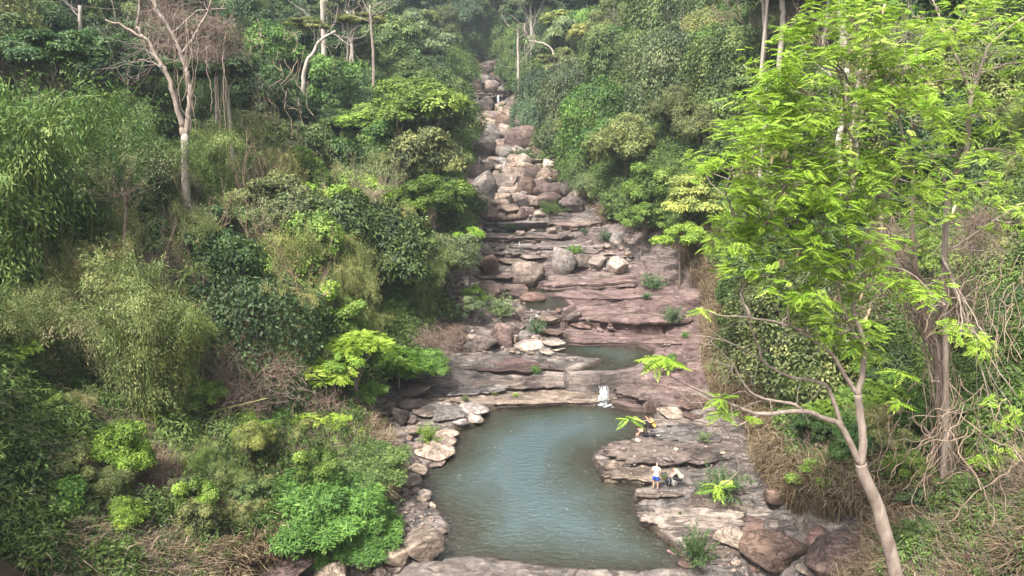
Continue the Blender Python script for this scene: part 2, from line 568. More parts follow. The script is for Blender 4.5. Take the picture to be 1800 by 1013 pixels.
# the rock bed: its left and right edge by distance
def edge(tab, y):
    d = np.array([t[0] for t in tab], float)
    v = np.array([x_at(t[1], t[0], t[2]) for t in tab])
    return np.interp(y, d, v)

LEFT_E = [(22, 380, 0), (27, 400, 0), (29.5, 520, 0.5), (33, 640, 0), (37, 675, 0.5), (41, 640, .5), (44, 600, 1), (48, 660, 1), (52, 720, 1.5), (57, 770, 2), (63, 760, 3), (69, 790, 4), (76, 830, 5), (87, 826, 8), (100, 822, 10), (110, 822, 11), (130, 806, 15), (150, 808, 19), (168, 820, 23), (190, 838, 28), (215, 850, 31), (225, 861, 34), (460, 861, 60)]
RIGHT_E = [(22, 1480, 0), (27, 1540, 1), (29.5, 1560, 1), (33, 1420, 0.8), (37, 1360, 1), (41, 1350, 1.2), (44, 1300, 1.5), (48, 1270, 1.5), (52, 1262, 2), (57, 1262, 3), (63, 1252, 4), (69, 1236, 5), (76, 1170, 6), (83, 1100, 7.5), (87, 1050, 8), (100, 1000, 10), (110, 988, 11), (130, 962, 15), (150, 925, 19), (168, 893, 23), (190, 884, 28), (215, 876, 31), (225, 864, 34), (460, 864, 60)]
XL, XR = edge(LEFT_E, YY), edge(RIGHT_E, YY)
wig = fbm(XX * 0.35, YY * 0.35, seed=5) * 1.2
inside = np.minimum(XX - XL, XR - XX) + wig
rockm = sstep(-0.4, 0.8, inside)

# broad roughness of the slopes, ravines
n0 = fbm(XX * 0.045, YY * 0.045, seed=11, o=4)
H = H + (1 - rockm) * (n0 * 3.0 * sstep(30, 90, YY) + fbm(XX * 0.3, YY * 0.3, seed=3) * 0.5)
H = H + rockm * fbm(XX * 0.16, YY * 0.22, seed=21, o=3) * 0.7

# bedding: the rock breaks in steps along gently dipping beds
def terrace(h, step, sharp, seed, amp):
    dip = 0.035 * XX - 0.012 * YY + amp * fbm(XX * 0.10, YY * 0.28, seed=seed, o=5, g=0.6)
    s = (h + dip) / step
    k = np.floor(s)
    f = s - k
    g = np.where(f < sharp, f * 0.25, 0.25 * sharp + (1 - 0.25 * sharp) * sstep(sharp, 1.0, f))
    return (k + g) * step - dip

Ht = terrace(H, 0.85, 0.80, 31, 1.3)
Ht = 0.15 * H + 0.85 * Ht
fine = terrace(Ht, 0.24, 0.7, 47, 0.6)
Ht = 0.2 * Ht + 0.8 * fine
Ht = Ht + 0.03 * fbm(XX * 1.2, YY * 3.0, seed=77, o=3)
H = H * (1 - rockm) + Ht * rockm


def resample(poly, step, jit, seed):
    rng = np.random.default_rng(seed)
    pts = np.array(poly, float)
    out = []
    for i in range(len(pts)):
        a, b = pts[i], pts[(i + 1) % len(pts)]
        L = np.linalg.norm(b - a)
        n = max(1, int(L / step))
        d = (b - a) / (L + 1e-9)
        nn = np.array([-d[1], d[0]])
        for k in range(n):
            q = a + (b - a) * k / n
            w = 0 if k == 0 else 1
            out.append(q + nn * rng.normal(0, jit) * (0.4 + 0.6 * w))
    return np.array(out)


def poly_sd(poly, X, Y):
    """signed distance, positive inside"""
    best = np.full(X.shape, 1e9)
    ins = np.zeros(X.shape, bool)
    n = len(poly)
    for i in range(n):
        ax, ay = poly[i]
        bx, by = poly[(i + 1) % n]
        dx, dy = bx - ax, by - ay
        t = np.clip(((X - ax) * dx + (Y - ay) * dy) / (dx * dx + dy * dy + 1e-12), 0, 1)
        best = np.minimum(best, np.hypot(X - ax - t * dx, Y - ay - t * dy))
        c = ((ay > Y) != (by > Y)) & (X < (bx - ax) * (Y - ay) / ((by - ay) if abs(by - ay) > 1e-12 else 1e-12) + ax)
        ins ^= c
    return np.where(ins, best, -best)


POOLS = [
 ("pool", 0.0, [(752, 991), (757, 975), (768, 958), (786, 940), (792, 930), (775, 905), (760, 885), (744, 862), (738, 848), (748, 826), (770, 812), (796, 797), (804, 775), (800, 757), (826, 752), (848, 741), (846, 728), (872, 719), (920, 713), (980, 711), (1040, 708), (1058, 702), (1070, 712), (1100, 722), (1140, 726), (1162, 732), (1142, 748), (1118, 772), (1098, 783), (1052, 797), (1040, 812), (1058, 832), (1080, 846), (1108, 850), (1146, 852), (1142, 860), (1116, 866), (1114, 878), (1128, 884), (1112, 896), (1126, 908), (1150, 934), (1184, 964), (1206, 986), (1196, 1004), (1120, 1009), (1050, 1007), (980, 1003), (900, 996), (820, 993)], 1.5, 0.33),
 ("pool", 1.5, [(984, 588), (1010, 598), (1060, 601), (1110, 606), (1148, 618), (1146, 634), (1128, 640), (1112, 650), (1070, 656), (1012, 657), (1040, 645), (1060, 636), (990, 626), (965, 622), (985, 610)], 0.7, 0.3),
 ("stream", 3.15, [(918, 505), (960, 507), (1010, 516), (1030, 524), (990, 526), (1000, 536), (985, 545), (930, 546), (915, 530), (940, 520)], 0.25, 0.3),
 ("stream", 6.2, [(850, 404), (920, 402), (975, 406), (970, 411), (900, 411), (850, 412)], 0.2, 0.3),
]
WATERS = []
WET_AND_SHADE = np.zeros_like(H)
REDMASK = None
for k, (nm, lv, poly, dep, slope) in enumerate(POOLS):
    wp = [Pz(px, py, lv) for px, py in poly]
    wp = resample(wp, 0.5, 0.05, 100 + k)
    lo, hi = wp.min(0) - 4, wp.max(0) + 4
    j0, j1 = np.searchsorted(GY, [lo[1], hi[1]])
    i0, i1 = np.searchsorted(GX, [lo[0], hi[0]])
    sl = (slice(j0, j1), slice(i0, i1))
    X, Y = XX[sl], YY[sl]
    sdv = poly_sd(wp, X, Y) + 0.10 * fbm(X * 1.1, Y * 1.1, seed=9, o=3)
    h = H[sl]
    shelf = 0.5 + 0.5 * fbm(X * 0.25, Y * 0.25, seed=60 + k, o=3)
    bed = lv - 0.06 - np.minimum(dep, np.maximum(sdv, 0) * slope * (0.35 + 1.2 * shelf)) + 0.05 * fbm(X, Y, seed=4)
    rim = lv + (0.06 + 0.17 * sstep(0.0, 0.12, -sdv) + 0.1 * shelf) * (1 if nm == 'pool' else .15)
    mx = 2.5 if lv < .5 else (0.9 if lv < 2 else 0.7)
    h2 = np.where(sdv > 0, np.minimum(h, bed), h)
    h2 = np.where(sdv > 0, bed, np.maximum(h2, np.where(-sdv < mx, rim, h2)))
    H[sl] = h2
    WET_AND_SHADE[sl] = np.maximum(WET_AND_SHADE[sl], sstep(-0.22, -0.02, sdv))
    WATERS.append((nm, lv, wp, dep, slope, k))

# footing for the four visitors and other local shapes is cut by the same sampler
def hz(x, y):
    i = int(np.clip(np.searchsorted(GX, x) - 1, 0, len(GX) - 2))
    j = int(np.clip(np.searchsorted(GY, y) - 1, 0, len(GY) - 2))
    u = (x - GX[i]) / (GX[i + 1] - GX[i])
    v = (y - GY[j]) / (GY[j + 1] - GY[j])
    return float((H[j, i] * (1 - u) + H[j, i + 1] * u) * (1 - v) + (H[j + 1, i] * (1 - u) + H[j + 1, i + 1] * u) * v)


def hit(px, py, dmin=20.0, dmax=440.0):
    """where the picture ray meets the ground"""
    r = ray(px, py)
    t = dmin / r[1]
    pt = t
    while t * r[1] < dmax:
        x, y, z = r[0] * t, r[1] * t, CAMZ + r[2] * t
        if z < hz(x, y):
            lo, hi = pt, t
            for _ in range(12):
                m = (lo + hi) / 2
                if CAMZ + r[2] * m < hz(r[0] * m, r[1] * m): hi = m
                else: lo = m
            t = hi
            return (r[0] * t, r[1] * t, CAMZ + r[2] * t, r[1] * t * CP + (-r[2] * t) * SP)
        pt = t
        t += 0.12 + t * 0.002
    return None


# red sandstone mask
def blob(px, py, z, rx, ry):
    cx, cy = Pz(px, py, z)
    return np.exp(-(((XX - cx) / rx) ** 2 + ((YY - cy) / ry) ** 2))
RED = np.clip(1.3 * blob(1130, 505, 3.9, 9, 3.5) + 1.3 * blob(1100, 550, 3, 8, 3) + 1.2 * blob(1215, 610, 2.5, 4, 6) + blob(1150, 590, 2, 5, 1.5) + 0.8 * blob(1050, 465, 4.7, 6, 3) + 0.7 * blob(1190, 660, 1.7, 4, 3) + 0.6 * blob(1060, 420, 6.4, 5, 3) + 0.5 * blob(960, 530, 3, 4, 3) + .55 * blob(1100, 700, 1, 4, 2), 0, 1)
WET_AND_SHADE = np.maximum(WET_AND_SHADE, 0.55 * rockm * sstep(87.5, 90, YY) * (1 - sstep(164, 167, YY)))  # wet-rock tone over the cascade bed, painting shade into the boulder gaps
RED = np.clip(RED + 0.35 * fbm(XX * 0.3, YY * 0.5, seed=8) * (RED > 0.1), 0, 1)
SOIL = 1 - sstep(-1.0, 1.0, inside + 0.7 * fbm(XX * 0.5, YY * 0.5, seed=91))
ny, nx = H.shape
V = np.stack([XX, YY, H], -1).reshape(-1, 3)
ii = (np.arange(ny - 1)[:, None] * nx + np.arange(nx - 1)[None, :]).ravel()
Q = np.stack([ii, ii + 1, ii + nx + 1, ii + nx], -1)
gm = mesh("ground", V, Q, M_GROUND, True, {'red': ('POINT', RED.ravel()), 'wet': ('POINT', WET_AND_SHADE.ravel()), 'soil': ('POINT', SOIL.ravel())})
ground = obj("ground", gm)
tag(ground, "bedrock stream bed and wooded valley slopes of brown soil", kind='structure')

# ------------------------------------------------------------------ water
HW = H.copy()
def make_water_mat():
    t = NT("pool_water")
    p = t.pos()
    pv = t.mapping(p, (1.0, 1.9, 1.0), rot=(0, 0, 0.5))
    w1 = t.noise(2.2, pv, 3, 0.55, 0.3)
    w2 = t.noise(7.5, pv, 3, 0.6)
    nrm = t.bump(t.math('ADD', w1, t.math('MULTIPLY', w2, 0.55)), 1.0, 0.11)
    d = t.attr('depth')
    turb = t.ramp(d, [(0.0, 0.04), (0.12, 0.22), (0.4, 0.72), (0.85, 0.95)])
    col = t.ramp(d, [(0.0, (0.075, 0.062, 0.03)), (0.3, (0.04, 0.05, 0.028)), (0.9, (0.054, 0.084, 0.086))])
    body = t.n("ShaderNodeBsdfDiffuse")
    t.t.links.new(col, body.inputs[0])
    tr = t.n("ShaderNodeBsdfTransparent")
    tr.inputs[0].default_value = (0.80, 0.78, 0.62, 1)
    mx = t.n("ShaderNodeMixShader")
    t.t.links.new(turb, mx.inputs[0])
    t.t.links.new(tr.outputs[0], mx.inputs[1])
    t.t.links.new(body.outputs[0], mx.inputs[2])
    gl = t.n("ShaderNodeBsdfGlossy")
    gl.inputs["Roughness"].default_value = 0.05
    t.t.links.new(nrm, gl.inputs["Normal"])
    fr = t.n("ShaderNodeFresnel")
    fr.inputs["IOR"].default_value = 1.95
    t.t.links.new(nrm, fr.inputs["Normal"])
    m2 = t.n("ShaderNodeMixShader")
    t.t.links.new(fr.outputs[0], m2.inputs[0])
    t.t.links.new(mx.outputs[0], m2.inputs[1])
    t.t.links.new(gl.outputs[0], m2.inputs[2])
    return t.done(m2.outputs[0])

M_WATER = make_water_mat()
for nm, lv, wp, dep, slope, k in WATERS:
    lo, hi = wp.min(0) - 0.5, wp.max(0) + 0.5
    st = 0.25
    gx = np.arange(lo[0], hi[0], st)
    gy = np.arange(lo[1], hi[1], st)
    X, Y = np.meshgrid(gx, gy)
    sdv = poly_sd(wp, X, Y)
    keep = sdv > (-0.45 if nm == 'pool' else -0.25)
    n1_, n2_ = X.shape
    i = (np.arange(n1_ - 1)[:, None] * n2_ + np.arange(n2_ - 1)[None, :])
    q = np.stack([i, i + 1, i + n2_ + 1, i + n2_], -1).reshape(-1, 4)
    kf = keep.ravel()[q].all(1)
    depth = np.array([lv - hz(x, y) for x, y in zip(X.ravel(), Y.ravel())])
    me = mesh("water", np.stack([X, Y, np.full_like(X, lv)], -1).reshape(-1, 3), q[kf], M_WATER, True, {'depth': ('POINT', np.clip(depth / 1.5, 0, 1))})
    o = obj("pool_water" if nm == "pool" else "stream_water", me)
    tag(o, {0: "broad blue-green pool with a rippled surface", 1: "small dark green pool behind the grey ledge"}.get(k, "shallow stream water lying on the bedrock"), kind='structure')


# ------------------------------------------------------------------ bedded rock plates with undercut edges
def plate(px, py, wpx, depth, th, tone, label, red=0.0, rz=0.0, tilt=(0, 0), lift=0.25, seed=1, overhang=0.0, layers=4, name="rock_slab"):
    hh = hit(px, py)
    cx, cy, cz, zc = hh
    w = wpx * zc / F
    rng = np.random.default_rng(seed)
    nA = 120
    th_ = np.linspace(0, 2 * np.pi, nA, endpoint=False)
    ca, sa = np.cos(th_), np.sin(th_)
    e = 2.6
    rr = 1.0 / (np.abs(ca) ** e + np.abs(sa) ** e) ** (1 / e)
    nz = 1 + .20 * vn(ca * 1.6 + seed, sa * 1.6, None, seed) + .10 * vn(ca * 5, sa * 5 + seed, None, seed + 1) + .07 * vn(ca * 14, sa * 14, None, seed + 2) + .05 * np.sign(vn(ca * 9 + 3, sa * 9, None, seed + 6))
    ox, oy = ca * rr * nz * w / 2, sa * rr * nz * depth / 2
    cr_, sr_ = math.cos(rz), math.sin(rz)
    rings = []
    zs = np.sort(np.concatenate([[0], rng.uniform(.15, .9, layers - 1), [1]]))
    for k in range(layers):
        ins = rng.uniform(-.02, .30) + (0.35 * (1 - k / layers) if overhang else 0) - (0.0 if k < layers - 1 else .05)
        f = 1 - ins * 2 / depth * (0.6 + .5 * vn(ca * 3, sa * 3 + k, None, seed + 9 + k))
        for zf in (zs[k] + .0, zs[k + 1] - .03):
            rings.append((ox * (1 - (1 - f) * depth / w), oy * f, np.full(nA, (zf - 1) * th)))
    for f in (.97, .9, .78, .6, .42, .24, .1):
        rings.append((ox * f, oy * f, np.full(nA, .0 if f < .95 else -.02)))
    V = []
    for X_, Y_, Z_ in rings:
        x = cx + X_ * cr_ - Y_ * sr_
        y = cy + X_ * sr_ + Y_ * cr_
        z = cz + lift + Z_ + tilt[0] * X_ + tilt[1] * Y_ + .16 * fbm(x * .35, y * .8, None, seed, 4) + (.05 * fbm(x * 1.5, y * 3, Z_ * 6, seed + 4, 3))
        V.append(np.stack([x, y, z], -1))
    nR = len(V)
    V = np.concatenate(V + [V[-1].mean(0)[None]])
    i = np.arange(nR - 1)[:, None] * nA
    j = np.arange(nA)[None, :]
    j2 = (j + 1) % nA
    q = np.stack([i + j, i + j2, i + nA + j2, i + nA + j], -1).reshape(-1, 4)
    t3 = np.concatenate([q[:, [0, 1, 2]], q[:, [0, 2, 3]]])
    b0 = (nR - 1) * nA
    cap = np.stack([b0 + np.arange(nA), b0 + (np.arange(nA) + 1) % nA, np.full(nA, nR * nA)], -1)
    t3 = np.concatenate([t3, cap])
    C0 = np.array([cx, cy, cz])
    me = mesh(name, V - C0, t3, M_GROUND, True, {'red': ('POINT', np.full(len(V), red))})
    o = obj(name, me, None, tuple(C0))
    o.color = (*(np.array((1.05, .97, .94)) if tone == 'red' else np.array(TONE[tone])), 1)
    tag(o, label, 'rock slab', None, 'thing')
    # the plate's top counts as ground for what is put on it afterwards
    j0, j1 = np.searchsorted(GY, [cy - depth - w * .3, cy + depth + w * .3]); i0, i1 = np.searchsorted(GX, [cx - w * .7, cx + w * .7])
    X, Y = XX[j0:j1, i0:i1] - cx, YY[j0:j1, i0:i1] - cy
    Xl, Yl = X * cr_ + Y * sr_, -X * sr_ + Y * cr_
    ang = np.arctan2(Yl / depth, Xl / w)
    R_ = np.interp(ang % (2 * np.pi), th_ , rr * nz, period=2 * np.pi)
    m = np.hypot(Xl / (w / 2), Yl / (depth / 2)) < R_ * .97
    top = cz + lift + tilt[0] * Xl + tilt[1] * Yl + .16 * fbm(XX[j0:j1, i0:i1] * .35, YY[j0:j1, i0:i1] * .8, None, seed, 4)
    H[j0:j1, i0:i1] = np.where(m, np.maximum(H[j0:j1, i0:i1], top), H[j0:j1, i0:i1])
    return o

TONE = {'grey': (0.92, 0.95, 1.0), 'dark': (0.42, 0.38, 0.40), 'purple': (0.50, 0.40, 0.40), 'brown': (0.62, 0.48, 0.42), 'pink': (1.08, 0.97, 0.94), 'light': (1.5, 1.45, 1.4), 'beige': (1.25, 1.15, 1.03), 'red': (0.8, 0.58, 0.54), 'tan': (1.15, 1.0, 0.87), 'mid': (0.8, 0.74, 0.72)}
for q in [
 (930, 700, 330, 2.6, .55, 'beige', "pale lower bed of the broad ledge between the two pools", 0, .02, (.0, .03), .10, 1, 1),
 (960, 676, 250, 2.2, .5, 'mid', "cracked middle bed of the broad ledge between the two pools", 0, .05, (.0, .05), .22, 2, 1),
 (930, 645, 330, 3.2, .7, 'purple', "great dark smooth bed on top of the broad ledge", .15, .03, (.0, .02), .30, 3, 1),
 (835, 690, 110, 1.8, .5, 'grey', "grey bed at the wooded end of the broad ledge", 0, .15, (.02, .05), .25, 4, 1),
 (1140, 695, 120, 3.0, .6, 'mid', "dark bed beside the white fall, across from the broad ledge", .3, -.08, (.02, .04), .25, 5, 1),
 (1120, 830, 130, 2.2, .7, 'beige', "beige tongue of rock where the standing visitor is", 0, -.10, (.0, .04), .12, 6, 1),
 (1195, 795, 250, 3.2, .6, 'mid', "long grey bedded slab behind the standing visitor", 0, .12, (.01, .05), .22, 7, 1),
 (1235, 765, 180, 2.6, .5, 'grey', "upper grey bed beside the seated visitors", 0, .16, (.02, .05), .25, 8, 1),
 (1215, 915, 190, 2.2, .7, 'light', "pale rounded slab reaching into the near end of the pool", 0, -.06, (.0, .05), .16, 9, 1),
 (1262, 893, 120, 1.6, .4, 'beige', "stepped pale bed on the rounded slab", 0, .05, (.01, .04), .2, 10, 1),
 (1160, 871, 86, .9, .35, 'beige', "small separate slab at the feet of the standing visitor", 0, .0, (.0, .0), .08, 11, 1),
 (1255, 960, 100, 2.0, .4, 'beige', "pale bed behind the dark upright bush", 0, .1, (.02, .02), .08, 12, 0),
 (1105, 560, 205, 3.2, 1.35, 'red', "massive red bed forming the cliff above the green pool", .9, -.02, (.01, .0), .25, 13, 1),
 (1060, 520, 220, 3.0, .4, 'red', "thin red bed on the terrace", .85, .03, (.01, .02), .14, 14, 0),
 (1040, 495, 180, 3.0, .5, 'red', "red bed in front of the row of great boulders", .8, .04, (.01, .02), .16, 15, 0),
 (1110, 600, 220, 1.5, .4, 'pink', "pale red shelf along the green pool", .7, -.05, (.01, .03), .10, 16, 0),
 (920, 392, 175, 3.4, 1.3, 'grey', "long grey ledge with a black undercut below the boulder pile", 0, .0, (.0, .02), .30, 17, 1),
 (1010, 396, 90, 3.0, .9, 'pink', "pinkish end of the long ledge", .3, .0, (.02, .02), .25, 18, 1),
 (930, 418, 170, 3.0, .6, 'mid', "dark wet bed below the long ledge", .1, .0, (.0, .02), .25, 19, 1),
 (990, 432, 160, 3.0, .6, 'grey', "striped bed of the water ledges", .25, .02, (.0, .02), .2, 20, 1),
 (900, 446, 110, 2.8, .6, 'mid', "wet grey bed with the thin white threads of water", 0, -.02, (.0, .02), .25, 21, 1),
 (1060, 452, 110, 2.6, .5, 'pink', "broken pink bed behind the row of great boulders", .3, .03, (.0, .02), .2, 22, 1),
 (880, 485, 90, 2.4, .5, 'mid', "low bed beside the dark boulder at the wooded edge", .2, .0, (.0, .02), .2, 23, 1),
 (858, 163, 72, 6.0, 1.5, 'light', "pale overhanging lip of the far waterfall", 0, .0, (.0, .0), .5, 24, 1),
]:
    plate(q[0], q[1], q[2], q[3], q[4], q[5], q[6], q[7], q[8], q[9], q[10], q[11], q[12])

# ------------------------------------------------------------------ boulders
def ico(sub):
    import bmesh
    bm = bmesh.new()
    bmesh.ops.create_icosphere(bm, subdivisions=sub, radius=1.0)
    V = np.array([v.co[:] for v in bm.verts])
    Fc = np.array([[v.index for v in f.verts] for f in bm.faces])
    bm.free()
    return V, Fc
ICO4, ICO3, ICO2 = ico(5), ico(4), ico(3)

def rock_mesh(name, seed, base=ICO4, cuts=11, dmin=0.55, dmax=0.9, rough=0.05, flat=False):
    rng = np.random.default_rng(seed)
    V, Fc = base[0].copy(), base[1]
    V *= (1 + 0.16 * vn(V[:, 0] * 1.1 + seed, V[:, 1] * 1.1, V[:, 2] * 1.1, seed))[:, None]
    for c in range(cuts):
        n = rng.normal(0, 1, 3)
        if c == 0: n = np.array([rng.normal(0, .25), rng.normal(0, .25), 1])
        n /= np.linalg.norm(n)
        d = rng.uniform(dmin, dmax)
        if flat and c == 0: d = 0.5
        ex = np.maximum(0, V @ n - d)
        V -= ex[:, None] * n[None, :] * 0.93
    s = np.array([2.2] * 3)
    V += (rough * fbm(V[:, 0] * 2.2 + 7, V[:, 1] * 2.2, V[:, 2] * 2.2, seed, 4, 0.55))[:, None] * (V / (np.linalg.norm(V, axis=1)[:, None] + 1e-6))
    # bedding grooves
    g = np.abs(vn(V[:, 0] * 0.6, V[:, 1] * 0.6, V[:, 2] * 5 + seed, seed + 3))
    V[:, :2] *= (1 - 0.05 * (g < 0.12))[:, None]
    mn, mxx = V.min(0), V.max(0)
    V = (V - (mn + mxx) / 2) / ((mxx - mn) / 2)
    V[:, 2] = (V[:, 2] + 1) / 2          # unit footprint radius, height 0..1
    return mesh(name, V, Fc, M_ROCK, True)

ROCKS = [rock_mesh("boulder", s, ICO3, cuts=c, dmin=dm - .1, dmax=.85, rough=r * .8) for s, c, dm, r in
         [(1, 10, .5, .05), (2, 14, .55, .05), (3, 8, .6, .06), (4, 16, .5, .04), (5, 9, .45, .05), (6, 12, .6, .05), (7, 13, .5, .06), (8, 7, .62, .05), (9, 12, .5, .05), (10, 15, .48, .04)]]
ROUND = [rock_mesh("boulder", s, ICO3, cuts=8, dmin=.72, dmax=.95, rough=.05) for s in (21, 22, 23, 24)]
SLABS = [rock_mesh("rock_slab", s, ICO3, cuts=16, dmin=.5, dmax=.85, rough=.07, flat=True) for s in (31, 32, 33, 34)]
SMALL = [rock_mesh("stone", s, ICO2, cuts=11, dmin=.5, rough=.05) for s in range(41, 53)]
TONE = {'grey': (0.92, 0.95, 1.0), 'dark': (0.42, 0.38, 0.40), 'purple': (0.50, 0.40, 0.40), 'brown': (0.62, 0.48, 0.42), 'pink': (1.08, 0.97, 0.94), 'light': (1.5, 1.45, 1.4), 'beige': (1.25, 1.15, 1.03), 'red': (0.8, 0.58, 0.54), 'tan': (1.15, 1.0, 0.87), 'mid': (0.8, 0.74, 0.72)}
RNG = random.Random(7)

def boulder(px, pyb, wpx, hpx, tone, label=None, kind='r', group=None, rz=None, name=None, depth_ratio=0.85, variant=None, sink=0.22):
    if pyb < 395: wpx, hpx = wpx * 1.3, hpx * 1.3
    """px, pyb: where the middle of its foot stands in the picture; its width and height there"""
    hh = hit(px, pyb - hpx * 0.12)
    if hh is None: return None
    x, y, z, zc = hh
    w = wpx * zc / F
    a = math.atan2(CAMZ - z, y)
    # picture height = h cos a + depth sin a
    dep = w * depth_ratio
    h = max(0.3 * w, (hpx * zc / F - dep * math.sin(a) * 0.75) / max(0.4, math.cos(a)))
    pool = {'r': ROCKS, 'o': ROUND, 's': SLABS, 'm': SMALL}[kind]
    me = pool[variant % len(pool)] if variant is not None else RNG.choice(pool)
    if kind == 's': h = max(0.25, hpx * zc / F * 0.5)
    zz = z - h * sink
    o = obj(name or {'s': 'rock_slab', 'm': 'stone'}.get(kind, 'boulder'), me, None, (x, y + dep * 0.25, zz), (RNG.uniform(-.12, .12), RNG.uniform(-.12, .12), RNG.uniform(-.5, .5) + RNG.choice([0, math.pi]) if rz is None else rz), (w * 0.53, dep * 0.53, h * (1 + sink)))
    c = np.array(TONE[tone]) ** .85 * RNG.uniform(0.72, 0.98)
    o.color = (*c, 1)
    tag(o, label or 'x', {'s': 'rock slab', 'm': 'stone'}.get(kind, 'boulder'), group, 'thing')
    return o

